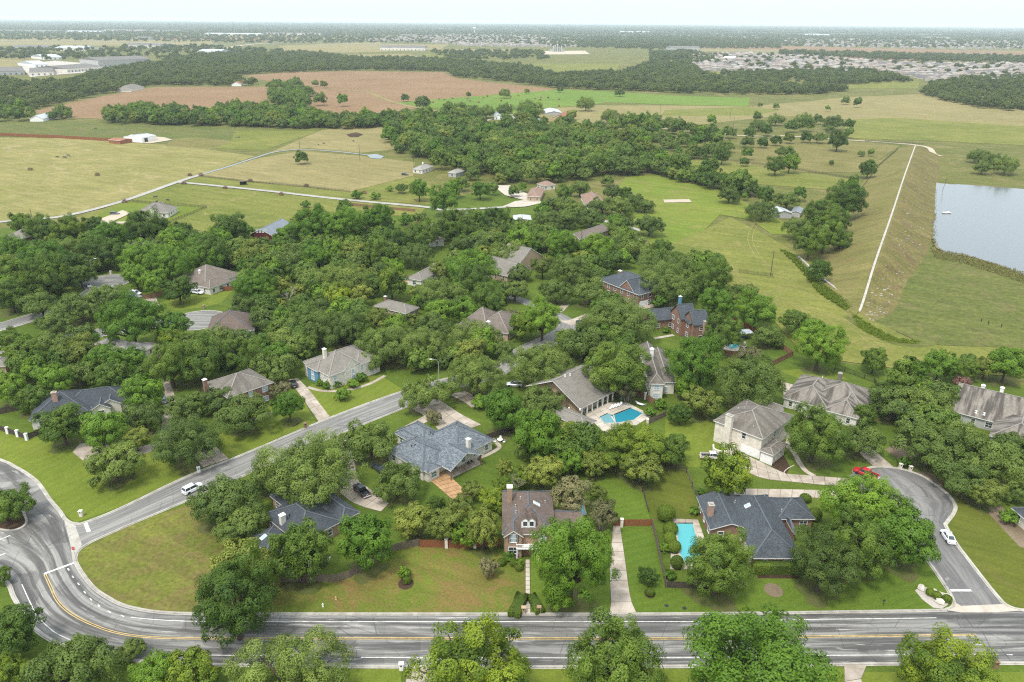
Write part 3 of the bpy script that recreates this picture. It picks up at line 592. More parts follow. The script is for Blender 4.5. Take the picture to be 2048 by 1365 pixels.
def strip3(name, P, width, mat, h=0.25):
    V, Fc = [], []
    for i, p in enumerate(P):
        s = side(P, i)*width/2
        for q in (p-s, p+s): V += [(q.x, q.y, p.z+h), (q.x, q.y, p.z-0.6)]
    for i in range(len(P)-1):
        a, b = i*4, i*4+4; Fc += [(a, a+2, b+2, b), (a+1, a, b, b+1), (a+2, a+3, b+3, b+2)]
    Fc += [(0, 1, 3, 2), tuple(len(V)-4+i for i in (2, 3, 1, 0))]
    return mesh_obj(name, V, Fc, mat)
tag(strip3('crest_wall', C, 0.85, M['kerb'], 0.4), 'long pale concrete strip running along the crest of the grassy dam', 'wall')
tag(strip3('spillway_wall', smooth_line([at(1724,614,1.2), at(1690,592,0.7), at(1650,562,0.4), at(1622,538,0.3), at(1597,514,0.2)], 6), 0.9, M['kerb'], 0.45), 'short concrete wall meeting the dam crest strip at a sharp corner', 'wall')
shore = smooth_line([at(x, y, 0.5) for x, y in [(1872,366),(1905,369),(1935,370),(2000,375),(2200,392),(2400,420),(2400,640),(2150,580),(2060,553),(2000,531),(1960,519),(1935,511),(1905,508),(1884,501),(1872,485),(1867,460),(1871,430),(1868,400),(1872,366)]], 7)[:-1]
cs = sum(shore, Vector())/len(shore); shore = [q + (q-cs).normalized()*random.uniform(-0.9, 0.9) for q in shore]
sheet('mud_margin', [tuple((q + (q-cs).normalized()*random.uniform(0.5, 2.6)).xy) for q in shore], M['dirt'], 0.42, px=False)
lake = sheet('lake', [tuple(q.xy) for q in shore], M['lake'], 0.5, px=False)
ribbon('swale', gl([(1694,634),(1740,664),(1795,688),(1850,690),(1905,674),(1950,656)]), 3.6, M['scrub'], 0.20)
for off in (-1.1, 1.1):
    ribbon('wheel_track', gl([(1400,480),(1450,520),(1480,560),(1560,600),(1680,640),(1760,700)]), 0.35, M['pasture'], 0.195, off); ribbon('wheel_track', gl([(1520,440),(1500,480),(1540,540),(1640,600)]), 0.35, M['pasture'], 0.197, off)

# ================================================================== HOUSES
HOUSES = []
win_cache = {}
def window_meshes(w, h, style):
    key = (round(w, 1), round(h, 1), style)
    if key in win_cache: return win_cache[key]
    w, h = key[0], key[1]; b = MB(); t = 0.10
    b.box(-w/2-t, w/2+t, 0.0, 0.09, h/2, h/2+t); b.box(-w/2-t, w/2+t, 0.0, 0.13, -h/2-t, -h/2)
    b.box(-w/2-t, -w/2, 0.0, 0.09, -h/2, h/2); b.box(w/2, w/2+t, 0.0, 0.09, -h/2, h/2)
    nx = max(1, round(w/0.75)); nz = max(1, round(h/0.8))
    for i in range(1, nx): x = -w/2+w*i/nx; b.box(x-0.025, x+0.025, 0.02, 0.07, -h/2, h/2)
    for i in range(1, nz): z = -h/2+h*i/nz; b.box(-w/2, w/2, 0.022, 0.066, z-0.025, z+0.025)
    f = b.build('window', M['white']); p = MB().box(-w/2, w/2, -0.02, 0.03, -h/2, h/2).build('pane', M['glass' if style == 'd' else 'glass_teal' if style == 't' else 'glass_pale'])
    r = (f.data, p.data); bpy.data.objects.remove(f); bpy.data.objects.remove(p); win_cache[key] = r; return r
class House:
    def __init__(s, name, label, cat, dirpx, wings, roof, wall, z=3.0, group=None, windows='auto', wstyle='d', trim='white'):
        a, b = at(*dirpx[0], z), at(*dirpx[1], z); d = (b-a).normalized(); s.rz = math.atan2(d.y, d.x)
        s.Rm = Matrix.Rotation(s.rz, 3, 'Z'); pts = [at(*p, wg.get('z', z)) for wg in wings for p in wg['px']]
        s.o = Vector((sum(p.x for p in pts)/len(pts), sum(p.y for p in pts)/len(pts), 0))
        s.root = empty(name, s.o, s.rz); tag(s.root, label, cat, group); s.wings = []; s.wall = M[wall]; s.trim = M[trim]; s.label = label
        for wg in wings:
            zz = wg.get('z', z); L = [s.loc(at(*p, zz)) for p in wg['px']]
            q = dict(x0=min(p.x for p in L), x1=max(p.x for p in L), y0=min(p.y for p in L), y1=max(p.y for p in L), z=zz, pitch=wg.get('pitch', 0.5), kind=wg.get('kind', 'hip'),
                     ov=wg.get('ov', 0.45), wall=M[wg.get('wall', wall)], roof=M[wg.get('roof', roof)], open=wg.get('open', False), zb=wg.get('zb', -0.3))
            ax = wg.get('axis'); q['axis'] = ax or ('u' if q['x1']-q['x0'] >= q['y1']-q['y0'] else 'v'); s.wings.append(q)
        for i, q in enumerate(s.wings): s.build_wing(q, i)
        HOUSES.append(s)
        if windows == 'auto': s.auto_windows(wstyle)
    def loc(s, p): return s.Rm.transposed() @ (Vector(p) - s.o)
    def wor(s, p): return s.Rm @ Vector(p) + s.o
    def build_wing(s, q, idx):
        x0, x1, y0, y1, z, pt = q['x0'], q['x1'], q['y0'], q['y1'], q['z'] + idx*0.013, q['pitch']
        if q['axis'] == 'v': T = lambda a, b, c: (x0+x1-b if False else b, a, c); X0, X1, Y0, Y1 = y0, y1, x0, x1
        else: T = lambda a, b, c: (a, b, c); X0, X1, Y0, Y1 = x0, x1, y0, y1
        hw = (Y1-Y0)/2; yc = (Y0+Y1)/2; hr = z + pt*hw; ins = min(hw, (X1-X0)/2*0.98) if q['kind'] == 'hip' else 0.0
        q['hr'] = hr; fz = 0.2; sl = math.hypot(1, pt)
        A, B, C_, D = (X0,Y0,z), (X1,Y0,z), (X1,Y1,z), (X0,Y1,z); E, G = (X0+ins, yc, hr), (X1-ins, yc, hr)
        V = [T(*p) for p in (A,B,C_,D,E,G)] + [T(p[0], p[1], p[2]-fz) for p in (A,B,C_,D)] + [T(E[0], yc, hr-fz), T(G[0], yc, hr-fz)]
        F_, U, mi = [], [], []
        def face(ix, uv, m=0): F_.append(ix); U.extend(uv); mi.append(m)
        L = X1-X0; sv = hw*sl
        face((0,1,5,4), [(X0,0),(X1,0),(X1-ins,sv),(X0+ins,sv)]); face((2,3,4,5), [(X1+50,0),(X0+50,0),(X0+ins+50,sv),(X1-ins+50,sv)])
        if q['kind'] == 'hip':
            si = math.hypot(ins, hr-z)
            face((1,2,5), [(Y0+90,0),(Y1+90,0),(yc+90,si)]); face((3,0,4), [(Y1+130,0),(Y0+130,0),(yc+130,si)])
            for a, b in ((0,1),(1,2),(2,3),(3,0)): face((a, a+6, b+6, b), [(0,0),(0,fz),(1,fz),(1,0)], 1)
            face((6,9,8,7), [(0,0)]*4, 1)
        else:
            for a, b in ((0,1),(2,3)): face((a, a+6, b+6, b), [(0,0),(0,fz),(1,fz),(1,0)], 1)
            face((0,4,10,6), [(0,0)]*4, 1); face((4,3,9,10), [(0,0)]*4, 1); face((5,1,7,11), [(0,0)]*4, 1); face((2,5,11,8), [(0,0)]*4, 1)
            face((6,10,11,7), [(0,0)]*4, 1); face((9,8,11,10), [(0,0)]*4, 1)
        if q['axis'] == 'v':
            nf, nu, c0 = [], [], 0
            for f in F_: nf.append(tuple(reversed(f))); nu.extend(reversed(U[c0:c0+len(f)])); c0 += len(f)
            F_, U = nf, nu
        ro = mesh_obj('roof', V, F_, [q['roof'], s.trim], s.root, uvs=U, midx=mi)
        rc = MB(); up = Vector((0, 0, 0.03))
        segs = [(E, G)] if ins < (X1-X0)/2*0.95 else []
        if q['kind'] == 'hip': segs += [(A,E),(D,E),(B,G),(C_,G)]
        for a, b in segs: rc.bar(Vector(T(*a))+up, Vector(T(*b))+up, 0.32, 0.07)
        o = rc.build('ridge_cap', M['ridge_dark'] if any(t_ in q['roof'].name for t_ in ('slate', 'charcoal', 'blue_grey', 'brown')) else M['ridge_light'], ro)
        if not o.data.uv_layers: o.data.uv_layers.new(name='UVMap')
        ov = q['ov']; a0, a1, b0, b1 = X0+ov, X1-ov, Y0+ov, Y1-ov; zt = z - fz + pt*ov - 0.02 + (0 if q['kind'] == 'gable' else -0.05); zb = q['zb']
        if q['open']:
            pm = MB()
            for x in (X0+ov, X1-ov):
                for y in (Y0+ov, Y1-ov): MB().box(-0.12, 0.12, -0.12, 0.12, 0, z-0.1).build('post', M['wood_brown'], s.root).location = T(x, y, 0)
            return
        V, F_, U = [], [], []
        def wall(p, r, top=None):
            b = len(V); n = math.hypot(r[0]-p[0], r[1]-p[1]); V.extend([T(p[0],p[1],zb), T(r[0],r[1],zb), T(r[0],r[1],zt), T(p[0],p[1],zt)])
            f, u = [b, b+1, b+2, b+3], [(0,zb),(n,zb),(n,zt),(0,zt)]
            if top: V.append(T((p[0]+r[0])/2, (p[1]+r[1])/2, top)); f = [b, b+1, b+2, b+4, b+3]; u = [u[0], u[1], u[2], (n/2, top), u[3]]
            if q['axis'] == 'v': f.reverse(); u.reverse()
            F_.append(tuple(f)); U.extend(u)
        gt = hr - fz - 0.06 if q['kind'] == 'gable' else None
        wall((a0,b0),(a1,b0)); wall((a1,b0),(a1,b1), gt); wall((a1,b1),(a0,b1)); wall((a0,b1),(a0,b0), gt)
        mesh_obj('wall', V, F_, q['wall'], s.root, uvs=U)
    def sides(s):
        for q in s.wings:
            if q['open']: continue
            ov = q['ov']; x0, x1, y0, y1 = q['x0']+ov, q['x1']-ov, q['y0']+ov, q['y1']-ov
            for p, r, n in (((x0,y0),(x1,y0),(0,-1)), ((x1,y0),(x1,y1),(1,0)), ((x1,y1),(x0,y1),(0,1)), ((x0,y1),(x0,y0),(-1,0))):
                yield q, Vector((*p,0)), Vector((*r,0)), Vector((*n,0))
    def inside(s, p, skip=None, m=0.1):
        return any(q is not skip and not q['open'] and q['x0']+m < p.x < q['x1']-m and q['y0']+m < p.y < q['y1']-m for q in s.wings)
    def put(s, o, p, n, y=0.0):
        t = Vector((-n.y, n.x, 0)); o.matrix_local = Matrix(((t.x, n.x, 0, p.x+n.x*y), (t.y, n.y, 0, p.y+n.y*y), (0, 0, 1, p.z), (0, 0, 0, 1)))
    def window(s, p, n, w, h, style='d'):
        f, g = window_meshes(w, h, style); o = link(bpy.data.objects.new('window', f), s.root); s.put(o, p, n); link(bpy.data.objects.new('pane', g), o)
    def auto_windows(s, style):
        for q, a, b, n in s.sides():
            nw = s.Rm @ n; mid = s.wor((a+b)/2)
            if nw.dot((Vector((0,0,CAM_H))-mid).normalized()) < 0.12: continue
            L = (b-a).length; k = max(1, int(L/3.4)) if L > 2.2 else 0
            for i in range(k):
                p = a.lerp(b, (i+0.5)/k)
                if s.inside(p + n*0.7, q) : continue
                for zz in ([1.5] if q['z'] < 4.2 else [1.5, q['z']-1.35]):
                    if zz < q['zb'] + 0.8: continue
                    s.window(Vector((p.x, p.y, zz)), n, random.choice((0.9, 1.1, 1.5)), 1.4, style)
    def hit(s, px, py):
        o = Vector((0,0,CAM_H)); d = CAM_ROT @ Vector(((px-1024)/F_PX, -(py-682.5)/F_PX, -1.0)); best = None
        lo, ld = s.loc(o), s.Rm.transposed() @ d
        for q, a, b, n in s.sides():
            dn = ld.dot(n)
            if dn >= -1e-4: continue
            t = (a-lo).dot(n)/dn; p = lo + ld*t; u = (p-a).dot((b-a).normalized())
            if -0.3 < u < (b-a).length+0.3 and -0.5 < p.z < q['hr'] and (best is None or t < best[0]): best = (t, p, n)
        return best
    def win(s, px, py, w, h, style='d'):
        r = s.hit(px, py)
        if r: s.window(r[1], r[2], w, h, style)
    def garage(s, px, py, w=4.9, h=2.2):
        r = s.hit(px, py)
        if not r: return
        p, n = r[1].copy(), r[2]; b = MB(); e = empty('garage_door', parent=s.root); s.put(e, Vector((p.x, p.y, 0)), n)
        for i in range(4): MB().box(-w/2, w/2, 0.0, 0.06, h*i/4+0.015, h*(i+1)/4-0.015).build('panel', M['white'], e)
        MB().box(-w/2-0.15, w/2+0.15, 0, 0.04, h, h+0.15).box(-w/2-0.15, -w/2, 0, 0.04, 0, h).box(w/2, w/2+0.15, 0, 0.04, 0, h).build('frame', M['white'], e)
    def door(s, px, py, mat='wood_brown', w=1.1, h=2.2):
        r = s.hit(px, py)
        if not r: return
        p, n = r[1], r[2]; e = MB().box(-w/2, w/2, 0, 0.07, 0.1, h).box(-w/2-0.12, w/2+0.12, -0.01, 0.04, 0.1, h+0.12).build('door', M[mat], s.root); s.put(e, Vector((p.x, p.y, 0)), n)
        MB().box(w/2-0.15, w/2-0.08, 0.07, 0.12, 1.0, 1.1).build('handle', M['chrome'], e)
    def roof_z(s, p):
        best = -1
        for q in s.wings:
            if not (q['x0'] <= p.x <= q['x1'] and q['y0'] <= p.y <= q['y1']): continue
            dx, dy = min(p.x-q['x0'], q['x1']-p.x), min(p.y-q['y0'], q['y1']-p.y)
            m = min(dx, dy) if q['kind'] == 'hip' else (dy if q['axis'] == 'u' else dx)
            best = max(best, q['z'] + q['pitch']*m)
        return best
    def on_roof(s, px, py):
        z = s.wings[0]['z']
        for _ in range(12):
            p = s.loc(at(px, py, z)); r = s.roof_z(p)
            if r < 0: break
            z = 0.5*z + 0.5*r
        return s.loc(at(px, py, z))
    def chimney(s, px, py, w=1.0, d=0.8, h=1.8, mat='brick_red', cap='kerb', low=None):
        """px, py: where its foot meets the roof"""
        p = s.on_roof(px, py); zb = p.z-2.5 if low is None else low; b = MB().box(-w/2, w/2, -d/2, d/2, zb-p.z, h)
        c = b.build('chimney', M[mat], s.root); c.location = p
        if not c.data.uv_layers:
            ul = c.data.uv_layers.new(name='UVMap'); ul.data.foreach_set('uv', np.array([[c.data.vertices[l.vertex_index].co.x + c.data.vertices[l.vertex_index].co.y, c.data.vertices[l.vertex_index].co.z] for l in c.data.loops], dtype=np.float32).ravel())
        MB().box(-w/2-0.1, w/2+0.1, -d/2-0.1, d/2+0.1, h, h+0.14).box(-w/4, w/4, -d/4, d/4, h+0.14, h+0.4).build('cap', M[cap], c)
    def skylight(s, px, py, w=0.9, h=1.2, mat='glass_pale'):
        p = s.on_roof(px, py); e = 0.15; nx = (s.roof_z(p+Vector((e,0,0)))-s.roof_z(p-Vector((e,0,0))))/(2*e); ny = (s.roof_z(p+Vector((0,e,0)))-s.roof_z(p-Vector((0,e,0))))/(2*e)
        n = Vector((-nx, -ny, 1)).normalized(); o = MB().box(-w/2, w/2, -h/2, h/2, -0.05, 0.12).build('skylight', M['white'], s.root); o.location = p; o.rotation_euler = n.to_track_quat('Z', 'Y').to_euler()
        MB().box(-w/2+0.09, w/2-0.09, -h/2+0.09, h/2-0.09, 0.05, 0.135).build('pane', M[mat], o)
    def vent(s, px, py, mat='steel', h=0.45, r=0.09):
        p = s.on_roof(px, py); o = MB().lathe([(r*1.8, -0.1), (r*1.8, 0.04), (r, 0.05), (r, h), (r*1.5, h), (r*1.5, h+0.08)], 8).build('vent_pipe', M[mat], s.root); o.location = p

ST = ((496,948), (808,818))            # line of the side street: many houses stand square to it
# --- H1 slate roof, pool house by the court
h1 = House('house', 'brick house with slate-blue hipped roof beside the turquoise pool, nearest the court', 'house', ((1507,1117),(1604,1117)), [
    dict(px=[(1505,1117),(1606,1117),(1512,990)], pitch=0.62), dict(px=[(1402,993),(1420,1060),(1505,1060)], pitch=0.34, kind='gable'), dict(px=[(1531,995),(1631,1039)], pitch=0.6),
    dict(px=[(1565,1028),(1593,1068)], pitch=0.3, z=2.7, axis='u')], 'roof_slate', 'brick_red')
h1.chimney(1420,1030,1.1,1.3,2.6,'brick_pink'); h1.skylight(1495,1012,1.1,1.3)
for p in ((1530,990),(1529,992),(1563,1023),(1470,1005)): h1.vent(*p)
# --- H2 brown roof two-storey
h2 = House('house', 'two-storey tan brick house with brown roof, twin dormers and white balcony', 'house', ((1005,1069),(1110,1069)), [
    dict(px=[(1004,1069),(1112,1069),(1015,982)], z=5.6, pitch=0.62, axis='v'), dict(px=[(1007,1075),(1047,1075),(1027,1030)], z=5.6, pitch=0.75, kind='gable', axis='v', ov=0.35),
    dict(px=[(1070,1074),(1108,1074),(1085,1040)], z=5.6, pitch=0.7, kind='gable', axis='v', ov=0.35), dict(px=[(1085,1046),(1165,1058),(1160,1018)], z=3.2, pitch=0.5, kind='gable', axis='u')], 'roof_brown', 'brick_tan', z=5.6, windows=None)
h2.chimney(1019,1003,1.0,1.2,3.6,'brick_tan','white'); h2.skylight(1073,1008,0.9,1.6,'glass_pale')
for p in ((1041,998),(1031,1014),(1032,1026),(1090,1006)): h2.vent(*p)
h2.win(1027,1077,1.3,1.9,'p'); h2.win(1022,1101,0.95,1.5); h2.win(1032,1101,0.95,1.5); h2.win(1085,1078,1.3,1.7,'p'); h2.win(1088,1101,1.8,1.5)
for sx in (1019.5, 1034.5):
    r = h2.hit(sx, 1077)
    if r: o = MB().box(-0.24, 0.24, 0, 0.06, -1.0, 1.0).build('shutter', M['black'], h2.root); h2.put(o, r[1], r[2])
h2.door(1051,1105)
for dx in (1050, 1063):                                            # dormers
    p = h2.on_roof(dx, 1046); e = empty('dormer', p, 0, h2.root); W = 0.75
    MB().box(-W, W, -0.9, 2.2, -0.6, 1.15).add([(-W,-0.9,1.15),(W,-0.9,1.15),(0,-0.9,1.75)], [(0,1,2)]).build('wall', M['white'], e)
    rf = MB(); rf.add([(-W-.15,-1.05,1.05),(0,-1.05,1.85),(0,2.6,1.85),(-W-.15,2.6,1.05),(W+.15,-1.05,1.05),(W+.15,2.6,1.05)], [(0,1,2,3),(1,4,5,2)])
    ro = rf.build('roof', M['roof_brown'], e); ro.data.uv_layers.new(name='UVMap')
    f, g = window_meshes(0.8, 1.1, 'd'); wo_ = link(bpy.data.objects.new('window', f), e); wo_.location = (0, -0.9, 0.42); wo_.rotation_euler = (0, 0, math.pi); link(bpy.data.objects.new('pane', g), wo_)
r = h2.hit(1050, 1095)
if r:
    b = MB(); W = 2.4; b.box(-W, W, 0, 1.6, 2.75, 2.95)
    for i in range(17): x = -W + 2*W*i/16; b.box(x-0.03, x+0.03, 1.5, 1.56, 2.95, 3.85)
    b.box(-W, W, 1.47, 1.6, 3.85, 3.95); b.box(-W, -W+0.08, 0, 1.5, 3.85, 3.95); b.box(W-0.08, W, 0, 1.5, 3.85, 3.95)
    o = b.build('balcony', M['white'], h2.root); h2.put(o, Vector((r[1].x+0.6, r[1].y, 0)), r[2])
    for x in (-W+0.2, W-0.2): MB().lathe([(0.2,0),(0.2,0.2),(0.15,0.25),(0.13,2.5),(0.2,2.75)], 10).build('column', M['white'], o).location = (x, 1.4, 0)
# --- H3 charcoal roof left of the black pickup
h3 = House('house', 'low house with charcoal hipped roof and skylight, left of the black pickup truck', 'house', ST, [
    dict(px=[(525,1029),(684,1043),(590,1075)], pitch=0.5), dict(px=[(684,1043),(717,1022),(650,984)], pitch=0.5), dict(px=[(553,1003),(574,976),(625,1010)], pitch=0.5), dict(px=[(498,1075),(560,1092),(548,1052)], pitch=0.35, z=2.7)], 'roof_dark', 'brick_tan')
h3.chimney(566,1046,1.1,0.9,1.9,'cream','white'); h3.skylight(527,1075,1.0,1.4)
for p in ((579,1033),(640,1005),(622,998),(512,1078),(516,1084)): h3.vent(*p, mat='black')
# --- H4 blue grey roof with gabled patio
h4 = House('house', 'pale brick house with mottled blue-grey roof and gabled patio, centre of the photo', 'house', ST, [
    dict(px=[(783,894),(841,941),(908,912)], pitch=0.62), dict(px=[(974,887),(905,912),(915,842)], pitch=0.62), dict(px=[(808,868),(836,842),(884,872)], pitch=0.6), dict(px=[(798,872),(808,858),(850,880)], pitch=0.6, z=2.8),
    dict(px=[(888,866),(908,850),(950,880)], pitch=0.6), dict(px=[(872,926),(900,942),(958,914),(930,890)], pitch=0.5, kind='gable', axis='v', open=True), dict(px=[(840,938),(860,945),(880,931),(850,915)], pitch=0.45, z=2.9)], 'roof_blue', 'cream', wstyle='t')
h4.chimney(937,896,0.9,0.9,2.4,'cream','white')
for p in ((823,893),(830,891),(861,866),(866,870)): h4.vent(*p, mat='black', h=0.3)
# --- H5 long grey-beige roof by the blue pool
h5 = House('house', 'wide house with large plain grey-beige roof and columned porch by the blue pool', 'house', ST, [
    dict(px=[(1154,816),(1233,781),(1052,772)], pitch=0.5, kind='gable', axis='u', ov=1.6), dict(px=[(1118,815),(1165,857),(1194,842)], pitch=0.38, z=2.9)], 'roof_grey', 'tan', windows=None)
for t in range(7):
    q = h5.wings[0]; MB().box(-0.16, 0.16, -0.16, 0.16, 0, q['z']-0.15).build('column', M['white'], h5.root).location = (q['x0']+1.2+(q['x1']-q['x0']-2.4)*t/6, q['y0']+0.35, 0)
for i, px in enumerate((1172,1185,1198,1212,1224)): h5.win(px, 820-9*i+2, 1.6, 1.9)
h5.chimney(1163,742,0.9,1.1,1.4,'brick_pink')
for p in ((1130,753),(1152,748),(1140,751),(1160,820),(1138,818)): h5.vent(*p, mat='white', h=0.35, r=0.14)
# --- H6 tall narrow white house
h6 = House('house', 'white brick house with long steep grey roof ridge pointing at the camera', 'house', ((1299,765),(1337,766)), [
    dict(px=[(1299,768),(1330,768),(1284,690)], z=5.4, pitch=1.0, kind='hip', axis='v'), dict(px=[(1312,764),(1339,764),(1330,700)], z=4.0, pitch=0.7, axis='v')], 'roof_mottle', 'cream', z=5.4, wstyle='p')
h6.chimney(1303,712,1.0,1.0,2.2,'white','white')
# --- H7 white limestone two-storey
h7 = House('house', 'two-storey white limestone house with mottled roof, tall stone chimney and garage', 'house', ((1431,843),(1526,879)), [
    dict(px=[(1431,843),(1526,879),(1492,798)], z=6.0, pitch=0.42), dict(px=[(1530,800),(1561,824),(1525,815)], z=6.0, pitch=0.5, kind='gable', axis='u'), dict(px=[(1530,836),(1556,848),(1520,840)], z=6.0, pitch=0.42, axis='u'),
    dict(px=[(1519,900),(1547,912),(1574,888)], z=3.1, pitch=0.38)], 'roof_mottle', 'limestone', z=6.0, windows=None)
h7.chimney(1457,854,1.7,1.2,3.2,'limestone','kerb',low=0); h7.win(1488,872,1.0,1.5); h7.garage(1500,908); h7.garage(1532,922,2.9)
h7.win(1553,830,1.0,2.2,'t'); h7.win(1549,868,0.9,1.8,'t'); h7.win(1560,905,0.7,1.0)
for p in ((1489,817),(1493,811),(1490,826),(1494,806),(1477,818),(1507,854)): h7.vent(*p, mat='steel', h=0.35)
b = MB(); b.box(-1.6, 0, -1.4, 1.4, 2.7, 2.9)
for i in range(9): b.box(-1.6, -1.55, -1.4+2.8*i/8-0.03, -1.4+2.8*i/8+0.03, 2.9, 3.8)
b.box(-1.65, -1.5, -1.4, 1.4, 3.8, 3.9); q = h7.wings[0]; o = b.build('balcony', M['white'], h7.root); o.location = (q['x0']+0.45, (q['y0']+q['y1'])/2-2.5, 0.3)
# --- H8, H9 stained roofs at right
h8 = House('house', 'house with dark-streaked grey hip roofs and concrete forecourt behind the court oaks', 'house', ((1603,750),(1758,788)), [
    dict(px=[(1603,750),(1628,812),(1690,770)], pitch=0.5), dict(px=[(1640,756),(1760,787),(1668,812)], pitch=0.5), dict(px=[(1672,785),(1692,832),(1740,800)], pitch=0.55, axis='v')], 'roof_stain', 'cream')
h8.chimney(1679,757,1.0,1.0,1.6,'roof_grey'); h8.vent(1645,756, mat='white'); h8.garage(1611,790,4.6)
h9 = House('house', 'long house with streaked grey roof and white chimneys at the right edge', 'house', ((1921,774),(2080,812)), [
    dict(px=[(1921,774),(1940,832),(2110,818)], pitch=0.5, kind='gable'), dict(px=[(1992,832),(2100,850),(2010,880)], pitch=0.5, axis='v')], 'roof_stain', 'grey_wall')
for p in ((1964,783),(2002,788)): h9.chimney(*p, 0.9, 0.9, 1.8, 'white', 'white')
for p in ((1952,826),(1968,830)): h9.vent(*p, mat='white', h=0.5, r=0.2)
# --- left side
h10 = House('house', 'cream house with charcoal hip roof and pink chimney behind the white-pillared fence', 'house', ((67,817),(255,790)), [
    dict(px=[(67,817),(125,832),(190,778)], pitch=0.55), dict(px=[(130,790),(170,816),(262,792)], pitch=0.55), dict(px=[(205,812),(243,806),(205,785)], pitch=0.6, kind='gable', axis='v', ov=0.3), dict(px=[(180,822),(222,816),(195,800)], pitch=0.6, kind='gable', axis='v', ov=0.3, z=2.7)], 'roof_dark', 'cream')
h10.chimney(111,801,1.2,1.0,2.3,'brick_pink','brick_pink')
h11 = House('house', 'two-storey red brick house with weathered roof and red chimney beside the lime tree', 'house', ST, [dict(px=[(500,781),(541,767),(412,768),(500,737)], z=5.8, pitch=0.45)], 'roof_mottle', 'brick_red', z=5.8, wstyle='p')
h11.chimney(411,773,1.0,0.9,2.0,'brick_red','white',low=0)
h12 = House('house', 'house with blue side wall, pale stone front and weathered roof on bright lawn', 'house', ST, [
    dict(px=[(630,738),(707,690),(740,724)], z=4.6, pitch=0.5), dict(px=[(612,730),(634,744),(668,712)], z=4.5, pitch=0.5, wall='blue_wall'), dict(px=[(688,742),(718,728),(690,712)], z=4.8, pitch=0.9, kind='gable', axis='v', wall='limestone', ov=0.3), dict(px=[(632,748),(664,757),(648,730)], z=2.8, pitch=0.5, wall='limestone'), dict(px=[(705,728),(741,722),(720,700)], z=5.0, pitch=0.5, wall='limestone')], 'roof_grey', 'limestone', z=4.6, wstyle='p')
h12.chimney(650,716,0.9,0.9,2.8,'limestone','white')
h13 = House('house', 'large brick house with slate roof and arched windows, right of the white brick house', 'house', ((1343,614),(1386,648)), [
    dict(px=[(1340,617),(1386,648),(1411,634)], z=6.2, pitch=0.55), dict(px=[(1296,624),(1302,643),(1350,632)], z=3.6, pitch=0.6, kind='gable', axis='v'), dict(px=[(1346,627),(1362,640),(1372,620)], z=6.3, pitch=0.9, kind='gable', axis='v', ov=0.3), dict(px=[(1374,642),(1391,652),(1398,632)], z=6.1, pitch=0.9, kind='gable', axis='v', ov=0.3)], 'roof_slate', 'brick_red', z=6.2, trim='wood_dark')
h13.chimney(1410,655,1.2,1.0,2.0,'brick_pink','kerb',low=0); h13.chimney(1360,602,0.9,0.9,1.6,'blue_wall','white')
h14 = House('house', 'brick house with slate roof and open white garage up a tree-lined drive', 'house', ((1248,579),(1274,589)), [dict(px=[(1232,560),(1274,589),(1303,584),(1255,545)], z=5.4, pitch=0.5), dict(px=[(1250,578),(1268,586),(1262,568)], z=5.4, pitch=0.9, kind='gable', axis='v', ov=0.3)], 'roof_slate', 'brick_red', z=5.4)
h14.chimney(1240,548,1.4,1.0,1.2,'brick_red','white'); h14.garage(1288,602,4.4)
h15 = House('house', 'house with dark brown ribbed roof and white chimney among oaks at photo centre', 'house', ((923,644),(1017,660)), [dict(px=[(925,644),(975,666),(990,628)], pitch=0.6, axis='u'), dict(px=[(965,640),(1017,668),(1000,628)], pitch=0.6, axis='v')], 'roof_umber', 'tan')
h15.chimney(977,658,1.0,0.9,2.6,'white','white')
def small(label, px, roof, wall, z=3.0, pitch=0.5, kind='hip', cat='house', name='house', d=None, group=None, win='auto', axis=None):
    return House(name, label, cat, d or (px[0], px[1]), [dict(px=px, z=z, pitch=pitch, kind=kind, **({'axis': axis} if axis else {}))], roof, wall, z=z, windows=win, group=group)
x = small('grey-roofed house half hidden by trees, left of the brown-roofed house', [(751,613),(812,628),(829,615),(775,600)], 'roof_grey', 'brick_tan'); x.chimney(771,600,0.9,0.8,1.3,'brick_red','white')
x = House('house', 'brown-roofed house with glazed sunroom beside the turning circle', 'house', ((411,668),(494,662)), [dict(px=[(411,668),(455,632),(507,648)], pitch=0.65), dict(px=[(470,664),(510,655),(490,645)], pitch=0.3, z=2.6)], 'roof_brown', 'cream', wstyle='t')
x = House('house', 'cream house with brown roof above the white pickup truck', 'house', ((379,560),(433,572)), [dict(px=[(379,560),(410,573),(463,545),(420,535)], pitch=0.55), dict(px=[(405,574),(434,572),(440,556)], pitch=0.55)], 'roof_umber', 'cream'); x.chimney(400,547,0.8,0.8,1.2,'cream','white')
small('pale grey hip-roofed house above the dark-roofed house with pink chimney', [(185,690),(225,712),(282,706),(228,677)], 'roof_light', 'cream', d=((185,690),(282,706)))
x = small('grey-roofed house right beside the small turquoise kidney pool', [(820,558),(862,552),(870,533),(835,545)], 'roof_grey', 'cream', d=((820,558),(870,533))); x.chimney(868,534,0.7,0.7,1.2,'white','white')
x = House('house', 'grey-roofed house with pale chimney deep among the central trees', 'house', ((998,545),(1064,520)), [dict(px=[(988,524),(1015,553),(1050,535)], pitch=0.6, kind='gable'), dict(px=[(1030,540),(1065,520),(1046,506)], pitch=0.6, kind='gable', axis='v')], 'roof_grey', 'tan'); x.chimney(1030,535,0.8,0.8,1.4,'limestone')
small('low house with dusty rose roof in a dry clearing', [(1143,470),(1160,480),(1210,463),(1192,454)], 'roof_umber', 'tan', d=((1143,470),(1192,454)), kind='gable')
small('tan flat-sided building with grey metal roof', [(1027,440),(1061,440),(1061,431)], 'roof_metal', 'tan', pitch=0.12, kind='gable', cat='building', name='building', z=4.5)
